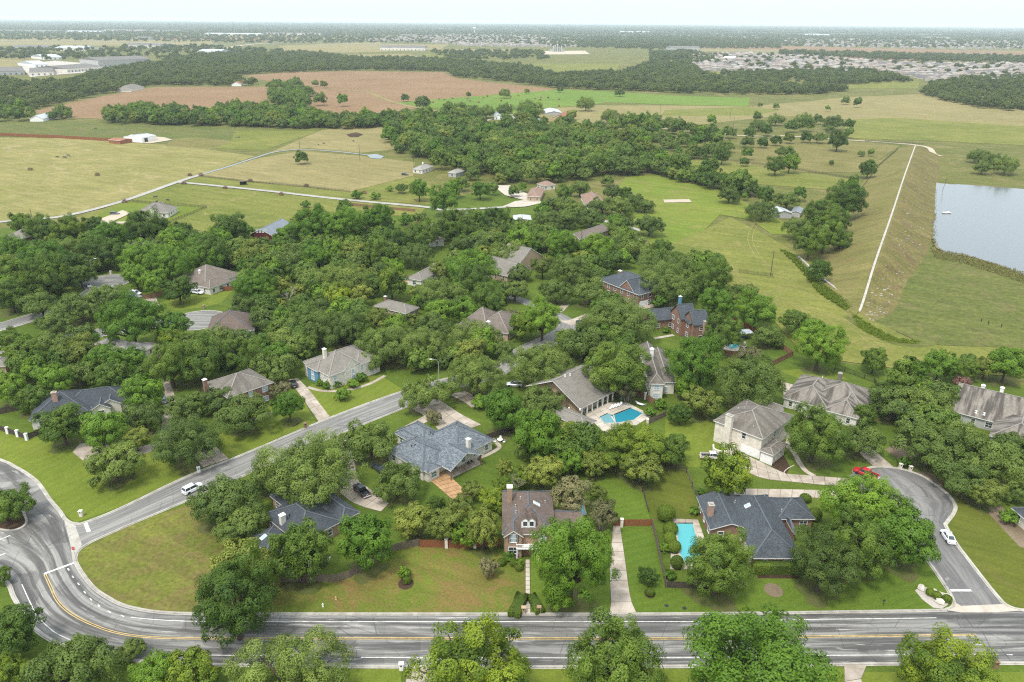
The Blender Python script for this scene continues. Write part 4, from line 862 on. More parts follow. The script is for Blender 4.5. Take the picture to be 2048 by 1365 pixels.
for i, (px, lb) in enumerate((([(902,432),(935,432),(930,424)], 'small brown-roofed house at the end of the fenced drive'), ([(860,483),(888,480),(880,473)], 'small house with pinkish roof half hidden behind trees'))): small(lb, px, 'roof_umber', 'cream')
b25 = House('barn', 'dark red barn with grey metal roof at the pasture edge', 'barn', ((499,468),(546,471)), [dict(px=[(499,469),(546,471),(556,448)], z=4.0, pitch=0.5, kind='gable', axis='v', ov=0.25)], 'roof_steel', 'red_wall', z=4.0, windows=None)
for px in (514,520,526,532): b25.win(px, 462, 0.9, 1.6, 'p')
x = House('house', 'cream house with dormer gable in the fenced green paddock', 'house', ((274,424),(336,424)), [dict(px=[(274,424),(336,426),(310,414)], pitch=0.55), dict(px=[(300,427),(318,427),(310,415)], pitch=0.9, kind='gable', axis='v', ov=0.3)], 'roof_grey', 'cream')
small('grey-roofed brick house at the left edge by the pasture lane', [(6,475),(46,478),(50,462)], 'roof_grey', 'brick_tan', d=((6,475),(46,478)))
small('grey roof peeking out of dense trees above the upper turning circle', [(252,499),(300,494),(285,487)], 'roof_grey', 'cream', d=((252,499),(300,494)))
small('house with clay tile roof and wide windows on the pale forecourt', [(1053,393),(1082,394),(1088,378)], 'roof_tile', 'tan', pitch=0.45); small('house with pink clay tile roof and two hips, ringed by oaks', [(1161,390),(1176,410),(1199,390)], 'roof_tile', 'cream', pitch=0.55, d=((1161,390),(1199,390)))
small('clay-roofed wing behind the forecourt house, half hidden', [(1085,372),(1108,370),(1100,365)], 'roof_tile', 'cream')
x = small('small grey-roofed house with white chimney at the corner of the woods', [(824,338),(845,340),(857,332)], 'roof_light', 'cream', d=((824,338),(845,340))); x.chimney(846,330,0.9,0.8,1.5,'white','white')
small('grey-roofed house in the poplars beyond the pasture corner', [(895,345),(912,347),(915,340)], 'roof_light', 'grey_wall')
sh = House('shed', 'white metal shed with open dark doorway in the far pasture', 'shed', ((251,283),(283,285)), [dict(px=[(251,273),(283,276),(300,270)], z=4.5, pitch=0.12, kind='gable', axis='v', ov=0.1)], 'roof_metal', 'white', z=4.5, windows=None)
r = sh.hit(292, 279)
if r: o = MB().box(-2.0, 2.0, 0.0, 0.06, 0, 3.6).build('doorway', M['black'], sh.root); sh.put(o, Vector((r[1].x, r[1].y, 0)), r[2])
small('low red shed beside the white metal shed', [(218,280),(240,282),(241,276)], 'rust', 'rust', z=3, pitch=0.15, kind='gable', cat='shed', name='shed', win=None)
small('white corner of a house at the right edge above the rough lawn', [(2030,1022),(2075,1060),(2120,1010)], 'roof_dark', 'cream', d=((2030,1022),(2075,1060)), z=2.8)
small('shed with pale metal roof under the oaks beside the park', [(1550,427),(1575,427),(1572,418)], 'roof_metal', 'grey_wall', pitch=0.3, kind='gable', cat='shed', name='shed', win=None)
small('grey wooden shed beside the pale-roofed shed under the oaks', [(1582,424),(1602,426),(1600,416)], 'roof_steel', 'grey_wall', pitch=0.3, kind='gable', cat='shed', name='shed', win=None)
small('grey roof corner at the left edge above the green lawn', [(-25,735),(12,732),(10,715)], 'roof_grey', 'tan', d=((-25,735),(12,732)))
small('low bluish metal roof half under the dark oaks by the turning circle', [(235,586),(268,596),(262,580)], 'roof_steel', 'grey_wall', z=3, d=((235,586),(262,580)), pitch=0.35)
small('small white farm cottage under round oaks in the green field', [(988,234),(1001,234),(1003,228)], 'roof_metal', 'white', kind='gable', cat='cottage', name='cottage')
small('farm barn with rusty red roof at the ranch', [(1108,236),(1130,237),(1128,226)], 'rust', 'wood_dark' if False else 'tan', kind='gable', cat='barn', name='barn', win=None); small('long ranch shed with pale metal roof behind the rusty barn', [(1092,226),(1116,226),(1116,219)], 'roof_metal', 'grey_wall', kind='gable', pitch=0.2, cat='shed', name='shed', win=None)
for px, lb in (([(1025,239),(1040,239),(1040,234)], 'small dark ranch shed left of the farm oaks'), ([(1066,242),(1078,242),(1078,237)], 'small pale ranch shed right of the farm oaks'), ([(1292,272),(1318,272),(1318,264)], 'white roofed shelter among the savanna oaks')): small(lb, px, 'roof_metal', 'grey_wall', kind='gable', pitch=0.25, cat='shed', name='shed', win=None)
small('white farmhouse at the edge of the brown field', [(68,238),(86,238),(84,232)], 'roof_metal', 'white', cat='farmhouse', name='farmhouse', win=None, kind='gable'); small('grey farmhouse on the wooded edge of the brown field', [(240,180),(262,180),(258,174)], 'roof_grey', 'cream', cat='farmhouse', name='farmhouse', win=None)
small('small farm building with red roof above the brown field', [(464,169),(482,169),(481,163)], 'rust', 'white', cat='farm building', name='farm_building', win=None, kind='gable')
# ================================================================== TREES
def unit(n):
    v = rng.normal(size=(n, 3)); return v/np.linalg.norm(v, axis=1, keepdims=True)
def leaf_mesh(name, P, N, S, tint, mat, asp=0.62, bend=0.25):
    """one small bent leaf spray (rhomb, 2 triangles) per point"""
    n = len(P); N = N/np.linalg.norm(N, axis=1, keepdims=True); t = unit(n); t -= N*(t*N).sum(1, keepdims=True); t /= np.linalg.norm(t, axis=1, keepdims=True)+1e-9; b = np.cross(N, t); S = S[:, None]
    V = np.empty((n, 4, 3)); V[:, 0] = P - t*S; V[:, 1] = P - b*S*asp + N*S*bend; V[:, 2] = P + t*S; V[:, 3] = P + b*S*asp + N*S*bend
    me = bpy.data.meshes.new(name); me.vertices.add(n*4); me.vertices.foreach_set('co', V.astype(np.float32).ravel())
    tri = (np.arange(n)[:, None]*4 + np.array([0, 1, 2, 0, 2, 3])[None]).ravel().astype(np.int32)
    me.loops.add(n*6); me.loops.foreach_set('vertex_index', tri); me.polygons.add(n*2)
    me.polygons.foreach_set('loop_start', np.arange(0, n*6, 3, dtype=np.int32)); me.polygons.foreach_set('loop_total', np.full(n*2, 3, dtype=np.int32))
    me.materials.append(mat); a = me.attributes.new('tint', 'FLOAT', 'POINT'); a.data.foreach_set('value', np.repeat(np.clip(tint, 0, 1), 4).astype(np.float32))
    me.update(); me.validate(); return me
def crown(name, mat, Rx, Rz, zc, nl, lr, nleaf, ls, droop=0.0, low=-0.35, spread=0.68, seed=0, asp=0.62, flat=1.0, vase=0.0):
    """limb masses -> twig clumps -> leaf sprays"""
    global rng; rng = np.random.default_rng(seed+100)
    d = unit(nl*6); d = d[d[:, 2] > low]; keep = []
    for v in d:                                                        # spread the limb masses apart
        if all((v*w_).sum() < 1-0.55/nl**0.5*1.5 for w_ in keep): keep.append(v)
        if len(keep) >= nl: break
    d = np.array(keep); nl = len(d); rad = spread*rng.uniform(0.66, 1.2, nl)[:, None]
    C = d*rad*np.array([Rx, Rx*rng.uniform(0.85, 1.1), Rz]); C[:, :2] *= (1 + vase*np.clip(C[:, 2:3]/Rz, -1, 1)); lrad = Rx*lr*rng.uniform(0.72, 1.22, nl)
    C = np.vstack([C, [[0, 0, 0]]]); lrad = np.append(lrad, min(Rx, Rz)*0.62)
    ns = 11; cl, cr, ct, ci_ = [], [], [], []
    for li, (c, r) in enumerate(zip(C, lrad)):                                          # twig clumps on each mass
        u = unit(ns*2); u[:, 2] = np.abs(u[:, 2])*1.15 - 0.45; u /= np.linalg.norm(u, axis=1, keepdims=True); k = ns
        cl.append(c + u[:k]*r*rng.uniform(0.55, 0.95, (k, 1))); cr.append(r*rng.uniform(0.34, 0.58, k)); ci_ += [li]*k; ct.append(rng.uniform(0, 1)*0.5 + rng.uniform(0, 0.5, k))
    cl, cr, ct = np.vstack(cl), np.concatenate(cr), np.concatenate(ct)
    wgt = cr**2/np.sum(cr**2); idx = rng.choice(len(cl), int(nleaf*1.7), p=wgt); u = unit(len(idx)); u[:, 2] = u[:, 2]*0.85 + 0.22; u /= np.linalg.norm(u, axis=1, keepdims=True)
    P = cl[idx] + u*cr[idx][:, None]*(1 - 0.45*rng.random((len(idx), 1))**2)
    inside = np.zeros(len(P), bool)                                    # drop what nobody sees inside other masses
    for c, r in zip(C, lrad): inside |= np.linalg.norm((P-c)/np.array([1, 1, 1]), axis=1) < r*0.62
    ok = ~inside; P, u, idx = P[ok][:nleaf], u[ok][:nleaf], idx[ok][:nleaf]
    out = P/np.array([Rx, Rx, Rz]); out /= np.linalg.norm(out, axis=1, keepdims=True)+1e-6
    lob = P - C[np.array(ci_)[idx]]; lob /= np.linalg.norm(lob, axis=1, keepdims=True)+1e-6
    N = lob*0.8 + u*0.55 + out*0.3 + unit(len(P))*0.38; N[:, 2] += 0.22
    if droop: P[:, 2] -= droop*np.linalg.norm(P[:, :2], axis=1)**2/Rx
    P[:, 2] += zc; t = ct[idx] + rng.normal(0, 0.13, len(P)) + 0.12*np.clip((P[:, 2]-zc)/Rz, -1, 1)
    return leaf_mesh(name, P, N, ls*rng.uniform(0.6, 1.3, len(P)), t, mat, asp), C + np.array([0, 0, zc])
def trunk(name, C, zc, Rx, mat, r0=0.32, multi=1, fork=0.45, nl=7):
    b = MB(); rs = random.Random(int(zc*1000) + len(C))
    for m in range(multi):
        a = rs.uniform(0, 6.28); ox, oy = (0.35*math.cos(a), 0.35*math.sin(a)) if multi > 1 else (0, 0); zf = zc*fork; k = 2.2 if multi > 1 else 0.4; rr = r0/(multi**0.5)
        top = Vector((ox*k, oy*k, zf)); b.tube([(ox, oy, -0.3), (ox*1.1, oy*1.1, zf*0.15), (ox*(1+k)/2, oy*(1+k)/2, zf*0.6), top], [rr*1.5, rr, rr*0.85, rr*0.75], 8)
        for c in list(C)[m::multi][:nl]:
            e = Vector(c); mid = top.lerp(e, 0.55) + Vector((rs.uniform(-.4, .4), rs.uniform(-.4, .4), 0.12*zc*0.3)); b.tube([top - Vector((0, 0, 0.25)), mid, e], [rr*0.6, rr*0.38, rr*0.12], 5)
    o = b.build(name, mat, smooth=True); me = o.data; bpy.data.objects.remove(o); return me
PROTO = {}
def proto(kind, n, name, mat, Rx, Rz, zc, nl, lr, nleaf, ls, barkm='bark', multi=1, r0=0.32, fork=0.45, limbs=7, **kw):
    PROTO[kind] = dict(v=[], Rx=Rx, zc=zc, Rz=Rz, name=name)
    for i in range(n):
        me, C = crown('crown', M[mat], Rx, Rz, zc, nl, lr, nleaf, ls, seed=hash_(kind)+i*7, **kw)
        PROTO[kind]['v'].append((me, trunk('trunk', C, zc, Rx, M[barkm], r0, multi, fork, limbs)))
def hash_(s): return sum(ord(c)*(i+3) for i, c in enumerate(s)) % 500
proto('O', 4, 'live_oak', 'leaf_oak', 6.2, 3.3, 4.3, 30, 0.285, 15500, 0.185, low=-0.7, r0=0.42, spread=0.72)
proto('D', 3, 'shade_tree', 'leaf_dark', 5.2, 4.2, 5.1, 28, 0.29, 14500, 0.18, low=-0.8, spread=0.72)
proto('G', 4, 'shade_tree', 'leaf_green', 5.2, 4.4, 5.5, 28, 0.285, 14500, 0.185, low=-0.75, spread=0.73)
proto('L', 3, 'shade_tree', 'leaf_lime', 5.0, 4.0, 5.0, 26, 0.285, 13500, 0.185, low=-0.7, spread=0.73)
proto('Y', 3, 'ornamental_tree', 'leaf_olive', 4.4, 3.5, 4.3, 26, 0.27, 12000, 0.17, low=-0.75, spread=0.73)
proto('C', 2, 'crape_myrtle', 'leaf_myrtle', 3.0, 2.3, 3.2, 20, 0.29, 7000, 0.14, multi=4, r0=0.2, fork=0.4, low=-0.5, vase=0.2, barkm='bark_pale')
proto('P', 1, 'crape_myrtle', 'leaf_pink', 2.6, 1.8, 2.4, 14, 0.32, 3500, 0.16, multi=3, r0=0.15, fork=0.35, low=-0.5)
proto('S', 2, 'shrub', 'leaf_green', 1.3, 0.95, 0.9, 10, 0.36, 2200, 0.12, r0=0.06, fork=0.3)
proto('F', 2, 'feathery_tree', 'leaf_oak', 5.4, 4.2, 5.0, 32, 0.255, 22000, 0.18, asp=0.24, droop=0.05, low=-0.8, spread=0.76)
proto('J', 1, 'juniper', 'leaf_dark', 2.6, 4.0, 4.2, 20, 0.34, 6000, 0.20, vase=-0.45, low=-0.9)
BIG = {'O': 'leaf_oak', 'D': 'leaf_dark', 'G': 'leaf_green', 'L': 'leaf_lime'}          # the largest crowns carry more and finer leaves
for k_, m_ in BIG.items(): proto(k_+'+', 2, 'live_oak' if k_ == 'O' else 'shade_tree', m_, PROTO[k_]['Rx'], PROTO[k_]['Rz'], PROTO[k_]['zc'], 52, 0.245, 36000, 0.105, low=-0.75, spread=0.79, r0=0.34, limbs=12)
# (x, y, width, kind): crown centre and width
T = [ # near row
(18,1264,122,'D'),(15,1345,80,'L'),(150,1332,186,'O'),(262,1298,62,'O'),(310,1345,100,'G'),(380,1338,115,'L'),(575,1346,228,'O'),(948,1336,226,'L'),(1232,1334,218,'D'),(1535,1352,330,'G'),(1888,1352,205,'L'),(4,1150,40,'D'),
(468,1200,190,'D'),(488,1128,132,'Y'),(448,1000,152,'O'),(482,1045,115,'O'),(540,962,80,'O'),(600,1098,128,'D'),(731,1084,122,'G'),(618,930,195,'O'),(740,875,122,'O'),(792,965,100,'O'),(832,1037,86,'Y'),(885,1048,80,'Y'),(965,1052,92,'Y'),(988,1000,62,'L'),(978,1132,48,'C'),(918,1020,70,'Y'),(945,978,52,'Y'),(1012,972,50,'L'),(872,1008,42,'D'),(928,1066,60,'G'),(1010,935,40,'Y'),(808,1147,28,'S'),
(1145,1108,178,'G'),(1118,1188,64,'G'),(1205,1030,64,'C'),(1140,990,88,'C'),(1195,985,42,'Y'),(1282,930,96,'Y'),(1258,892,140,'L'),(1346,900,70,'D'),(1075,868,112,'G'),(1082,938,82,'Y'),(1137,920,68,'G'),(1190,925,64,'Y'),(1142,858,42,'L'),(1038,957,46,'L'),(1005,818,100,'G'),(1078,800,92,'O'),(845,787,92,'O'),(893,777,36,'G'),(948,752,122,'O'),(1080,728,126,'O'),(867,832,36,'C'),
(687,790,32,'S'),(578,812,66,'G'),(438,800,82,'O'),(488,828,105,'O'),(560,780,46,'C'),(545,735,86,'O'),(122,845,98,'D'),(200,855,96,'G'),(282,785,86,'G'),(285,830,92,'O'),(228,925,118,'O'),(270,878,54,'Y'),(378,880,142,'O'),(372,810,80,'O'),(20,1003,86,'D'),
(60,792,76,'D'),(18,775,70,'G'),(105,760,80,'G'),(160,745,72,'O'),(220,750,82,'D'),(340,732,92,'D'),(402,722,100,'D'),
(1632,866,128,'D'),(1722,880,98,'O'),(1790,800,112,'O'),(1850,815,112,'O'),(1860,890,132,'O'),(1922,880,112,'O'),(1992,922,132,'O'),(2046,900,104,'O'),(1930,950,122,'O'),(1968,980,76,'Y'),(2030,985,60,'O'),(1808,748,62,'J'),(1855,772,52,'O'),(1898,790,62,'D'),(1926,765,36,'P'),(1730,825,52,'D'),
(1750,718,62,'D'),(1880,730,70,'G'),(1930,735,56,'D'),(1972,735,52,'Y'),(2015,725,78,'G'),(1840,738,50,'G'),(1640,690,100,'G'),(1645,1122,152,'F'),(1715,1082,150,'D'),(1810,1072,132,'G'),(1735,1000,168,'G'),(1460,948,118,'L'),(1435,1120,162,'D'),(1296,1150,46,'D'),
(1235,735,128,'D'),(1385,733,110,'G'),(1500,765,158,'O'),(1500,722,36,'L'),(1370,775,52,'G'),(1405,800,76,'Y'),(1360,825,54,'D'),(1255,775,56,'C'),(1300,825,26,'S'),(1322,808,27,'S'),
(1240,640,142,'O'),(1340,570,100,'O'),(1325,540,92,'O'),(1425,560,82,'D'),(1437,612,74,'G'),(1515,615,88,'G'),(1590,640,62,'D'),(1535,672,64,'O'),(1445,665,88,'D'),(1398,690,30,'S'),(1500,712,62,'C'),(1630,660,70,'G'),(1357,522,42,'D'),(1392,525,40,'G'),(1323,496,46,'D'),(1270,500,62,'O'),
# middle
(460,456,72,'D'),(425,505,72,'D'),(440,478,50,'G'),(510,510,62,'Y'),(575,520,72,'O'),(625,450,82,'G'),(690,450,82,'G'),(756,440,64,'G'),(572,468,46,'G'),(702,505,52,'Y'),(758,503,66,'D'),(680,560,112,'O'),(630,518,52,'G'),(510,570,72,'G'),(560,570,46,'Y'),(595,580,36,'Y'),(640,588,30,'O'),(675,597,58,'L'),(716,590,50,'Y'),(783,570,64,'L'),(788,538,42,'G'),(830,508,72,'O'),(790,480,62,'D'),(850,470,62,'D'),
(487,612,64,'O'),(541,622,38,'D'),(567,620,24,'Y'),(640,618,62,'O'),(690,625,62,'O'),(620,655,102,'O'),(690,660,102,'O'),(760,645,60,'Y'),(790,655,52,'G'),(780,690,112,'O'),(842,690,102,'O'),(740,718,62,'O'),(430,690,92,'O'),(482,712,88,'D'),(380,706,84,'O'),(580,690,82,'O'),(556,714,60,'G'),(520,690,70,'O'),
(945,530,96,'G'),(945,567,78,'D'),(1015,508,70,'O'),(880,588,86,'O'),(978,600,76,'D'),(1030,580,64,'O'),(1112,585,64,'O'),(1180,585,72,'O'),(1085,535,46,'Y'),(1140,540,82,'O'),(1230,570,42,'O'),(880,622,62,'G'),(930,622,58,'G'),(865,660,82,'O'),(945,672,100,'O'),(1045,652,62,'L'),(1085,640,78,'G'),(1005,700,54,'O'),(1028,632,36,'C'),(1165,690,92,'O'),
(1040,545,50,'O'),(882,540,42,'Y'),(1125,495,64,'G'),(1068,492,32,'G'),(1042,480,54,'G'),(1000,480,38,'D'),(945,492,62,'O'),(910,455,72,'D'),(990,440,64,'D'),(1095,440,62,'O'),(1130,440,52,'O'),(1183,437,52,'O'),(1190,495,62,'G'),(1230,490,52,'O'),(835,478,60,'D'),(812,440,28,'S'),(842,432,28,'D'),
# left middle
(40,446,50,'D'),(80,455,62,'D'),(140,462,66,'L'),(187,448,42,'D'),(285,455,72,'D'),(320,460,52,'D'),(363,460,44,'D'),(345,480,52,'G'),(400,490,62,'G'),(222,475,62,'G'),(25,500,62,'G'),(90,510,82,'G'),(140,505,82,'O'),(25,545,82,'D'),(90,555,92,'D'),(140,540,62,'D'),(160,552,50,'D'),(190,505,72,'D'),(230,510,62,'D'),(190,528,36,'O'),(290,520,82,'G'),(350,530,76,'G'),(410,515,64,'G'),(272,555,52,'G'),(305,565,52,'G'),(357,578,62,'D'),(20,590,72,'D'),
(82,610,76,'O'),(160,615,86,'O'),(215,595,82,'O'),(262,638,120,'G'),(345,652,68,'G'),(108,645,72,'O'),(15,680,62,'D'),(90,700,90,'O'),(160,705,80,'Y'),(50,715,82,'D'),(345,685,52,'L'),(210,718,72,'G'),(262,722,62,'G'),(305,735,50,'D'),
# park side and dam
(1459,389,50,'O'),(1490,392,18,'D'),(1525,418,64,'O'),(1575,400,52,'O'),(1533,390,42,'D'),(1600,385,34,'D'),(1692,400,82,'D'),(1640,425,72,'D'),(1672,442,62,'D'),(1600,455,72,'O'),(1650,465,82,'D'),(1620,484,70,'D'),(1680,478,52,'D'),(1639,541,52,'D'),(1753,460,23,'S'),
(1960,310,46,'O'),(1990,320,46,'O'),(1965,335,38,'O'),(2012,330,52,'O'),
# savanna
(1423,243,26,'O'),(1518,249,36,'O'),(1533,260,33,'O'),(1552,238,36,'O'),(1515,233,24,'O'),(1583,249,31,'D'),(1610,237,36,'O'),(1614,251,34,'O'),(1637,241,22,'O'),(1667,245,42,'O'),(1660,259,21,'O'),(1698,250,29,'O'),(1699,262,28,'D'),(1613,275,30,'O'),(1640,276,30,'O'),(1676,280,44,'D'),(1572,303,41,'O'),(1552,330,42,'D'),(1580,325,40,'G'),(1578,277,29,'O'),(1552,282,27,'O'),(1526,286,29,'O'),(1737,337,40,'D'),(1723,308,16,'O'),(1743,306,20,'O'),(1663,326,14,'O'),(1498,268,26,'O'),(1495,285,29,'O'),(1495,310,30,'O'),(1490,322,22,'D'),(1457,265,33,'O'),(1450,290,42,'O'),(1445,310,38,'D'),(1377,256,26,'O'),
(604,313,30,'D'),(630,165,17,'D'),(648,166,20,'D'),(685,198,29,'D'),(638,196,29,'D'),(613,200,29,'D'),(570,215,31,'D'),(810,193,20,'D'),(845,200,35,'D'),(937,188,16,'D'),(1010,183,26,'D'),(1054,180,15,'D'),(1120,178,14,'D'),(1239,183,20,'D'),(1172,207,41,'O'),(972,222,41,'O'),(1010,220,37,'O'),(1057,218,50,'O'),(1050,235,34,'O'),(1142,230,28,'O'),(1220,232,41,'O'),(1270,240,31,'O'),(1655,218,14,'O'),(1520,210,12,'O'),(1553,214,14,'O'),(1690,203,18,'O'),(1716,206,26,'O'),
# along the lane
(803,372,27,'G'),(838,378,46,'G'),(888,398,64,'G'),(780,378,14,'S'),(750,392,20,'S'),(713,390,22,'S'),(612,409,20,'S'),(635,420,24,'D'),(690,413,36,'D'),(731,415,14,'D'),(945,342,34,'G'),(925,365,32,'G'),(905,375,40,'G'),(960,378,40,'G'),(985,372,34,'G'),(1028,378,30,'G'),(1045,372,24,'G'),(1002,350,34,'G'),(1085,418,34,'S'),(1108,405,40,'O'),(1130,410,44,'O'),(1150,425,52,'O'),(1205,410,50,'O'),(1240,415,56,'O'),(1270,405,50,'O'),(1290,410,44,'O'),(1225,385,44,'O'),(1160,378,44,'O'),(1130,385,40,'D'),(1300,452,60,'O'),(1215,362,30,'O'),(1250,388,36,'O'),(1248,448,40,'O'),
]
LAND = []   # (x, y, phrase) filled from the houses
def solve_tree(cx, cy, wpx, k, sz=1.0):
    pr = PROTO[k]; zc = 5.0
    for _ in range(5):
        p = at(cx, cy, zc); wm = wpx*depth(p)/F_PX; s = wm/(2*pr['Rx']*1.0); zc = (pr['zc']*s + pr['Rz']*s*0.08)*sz
    return Vector((p.x, p.y, 0)), s
TALL = {(1145,1108): 1.25, (1118,1188): 1.2, (600,1098): 1.25, (965,1052): 1.2, (808,1147): 1.4, (1075,868): 1.25, (1535,1352): 0.85, (1258,892): 0.72, (1282,930): 0.85}
trees = []
for cx, cy, wpx, k in T:
    p, s = solve_tree(cx, cy, wpx, k, TALL.get((cx, cy), 1.0)); s *= 1.08 if 420 < cy < 760 and cx < 1480 else 1.0; trees.append([cx, cy, wpx, k, p, s])
trees.sort(key=lambda t: -t[2])
for h in HOUSES: px = topx(h.o + Vector((0, 0, 3))); LAND.append((px[0], px[1], h))
TREES_SMALL = []; LABELS = {}
KNAME = {'O': ('grey-green', 'live oak'), 'D': ('dark green', 'tree'), 'G': ('fresh green', 'tree'), 'L': ('lime green', 'tree'), 'Y': ('olive green', 'small-leaved tree'), 'C': ('brownish crape myrtle', 'tree'), 'P': ('pink-flowered', 'crape myrtle'), 'S': ('small round', 'shrub'), 'F': ('feathery drooping', 'tree'), 'J': ('conical dark', 'juniper')}
SHORT = {}
marks = [(1895,1073,'white sedan'),(723,980,'black pickup'),(1240,830,'blue pool'),(1368,1080,'turquoise pool'),(1245,1150,'long concrete driveway'),(1056,1190,'narrow front walk'),(25,1040,'road median'),(300,1130,'rough grass corner'),(1925,1180,'court stop line'),(640,1280,'main road, lower left part'),(1300,1280,'main road, lower middle part'),(1800,1280,'main road, lower right part'),(120,1290,'road bend'),(700,1190,'patchy front lawn'),(1550,1180,'striped front lawn'),(600,880,'side street'),(860,840,'circular drive'),(1355,404,'court pad in the park'),(1727,612,'dam corner'),(1785,430,'dam crest'),(1980,300,'far lake shore'),(400,640,'lower turning circle'),(215,560,'upper turning circle'),(1800,960,'court circle'),(600,330,'tan pasture'),(355,365,'lane junction'),(300,210,'left brown field'),(800,170,'right brown field'),(1200,200,'bright hay field'),(1750,255,'right green field'),(870,415,'farm lane end'),(1600,290,'savanna meadow'),(1450,300,'savanna woods edge'),(1500,480,'park meadow'),(1650,560,'spillway wall'),(800,556,'kidney pool'),(60,690,'left street'),(1500,1000,'shared back drive'),(1340,980,'railed paddock'),(530,440,'barn pasture'),(1130,655,'street bend'),(900,770,'street lamp'),(1620,230,'far savanna'),(1940,740,'meadow hedge line'),(1560,700,'garden pergola')]
HOUSE_SHORT = ['slate-roofed pool house','tan brick dormer house','charcoal-roofed house','blue-grey roofed house','big beige-roofed house','steep-roofed white house','limestone house','streak-roofed forecourt house','streak-roofed right-edge house','pink-chimney house','red brick house','blue-walled house','arched-window brick house','open-garage brick house','ribbed brown-roofed house','hidden grey house','sunroom house','cream brown-roofed house','pale grey house','kidney-pool house','pale-chimney grey house','rose-roofed house','flat-sided building','fenced-drive house','pink-roofed house','red barn','paddock house','left-edge house','roof above the circle','forecourt tile house','pink tile house','clay-roofed wing','woods-corner house','poplar house','white metal shed','low red shed','right-edge white corner','pale park shed','grey park shed','left-edge grey roof','bluish metal roof','farm cottage','rusty barn','ranch shed','dark ranch shed','pale ranch shed','white shelter','white farmhouse','grey farmhouse','red-roofed farm building']
anchors = [(topx(h.o + Vector((0, 0, 3)))[0], topx(h.o + Vector((0, 0, 3)))[1], n) for h, n in zip(HOUSES, HOUSE_SHORT)] + marks
def place_words(cx, cy):
    d, a = min(((math.hypot((cx-a[0]), (cy-a[1])*1.5), a) for a in anchors), key=lambda t: t[0]); dx, dy = cx-a[0], (cy-a[1])*1.5
    if d < 22: w_ = 'at'
    elif abs(dx) > abs(dy): w_ = 'left of' if dx < 0 else 'right of'
    else: w_ = 'behind' if dy < 0 else 'in front of'
    return w_ + ' the ' + a[2]
ORD = ['', 'second ', 'third ', 'fourth ', 'fifth ', 'sixth ', 'seventh ', 'eighth ', 'ninth ', 'tenth ']
def size_word(wpx): return 'huge' if wpx > 150 else 'large' if wpx > 95 else 'mid-sized' if wpx > 55 else 'small' if wpx > 28 else 'tiny'
MAXT = 292
near = [t for t in trees if t[3] != 'S'][:MAXT]; shr = [t for t in trees if t[3] == 'S']; TREES_SMALL = [t for t in trees if t[3] != 'S'][MAXT:]
by = {}
for t in near + shr:
    c, n = KNAME[t[3]]; base = ('' if t[3] == 'S' else size_word(t[2]) + ' ') + c + ' ' + n; by.setdefault((base, place_words(t[0], t[1])), []).append(t)
used_words = {}
for (base, pl), L in by.items():
    L.sort(key=lambda t: t[0])
    for i, t in enumerate(L): t.append(base + ' ' + pl if len(L) == 1 else base + ' ' + pl + ', ' + (ORD[i] + 'from the left' if i else 'leftmost one'))
def plant(k, p, s, label, group, cat='tree', sz=1.0, rot=None, var=None):
    if k in BIG and s > 1.35: k += '+'
    pr = PROTO[k]; cme, tme = pr['v'][var if var is not None else random.randrange(len(pr['v']))]
    e = empty(pr['name'], p, random.uniform(0, 6.28) if rot is None else rot); e.scale = (s*random.uniform(0.94, 1.1), s*random.uniform(0.9, 1.1), s*sz)
    tag(e, label, cat, group); link(bpy.data.objects.new('crown', cme), e); link(bpy.data.objects.new('trunk', tme), e); return e
GR = {'O': 'live oaks', 'D': 'dark green trees', 'G': 'green shade trees', 'L': 'lime green trees', 'Y': 'olive green trees', 'C': 'crape myrtles', 'P': 'crape myrtles', 'S': 'garden shrubs', 'F': 'feathery trees', 'J': 'junipers'}
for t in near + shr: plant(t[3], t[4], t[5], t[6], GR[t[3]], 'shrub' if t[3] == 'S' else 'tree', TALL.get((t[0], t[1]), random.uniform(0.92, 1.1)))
# irregular, darker brown-green ground patches under the larger crowns
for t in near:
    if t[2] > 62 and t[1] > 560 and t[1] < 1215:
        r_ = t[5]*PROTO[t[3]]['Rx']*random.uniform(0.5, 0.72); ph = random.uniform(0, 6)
        sheet('crown_patch', [(t[4].x + r_*(1+0.22*math.sin(3*a_+ph)+0.12*math.sin(5*a_-ph))*math.cos(a_), t[4].y + r_*(1+0.22*math.sin(3*a_+ph)+0.12*math.sin(7*a_))*math.sin(a_)) for a_ in [2*math.pi*i_/22 for i_ in range(22)]], M['crown_ground'], 0.0252, px=False)
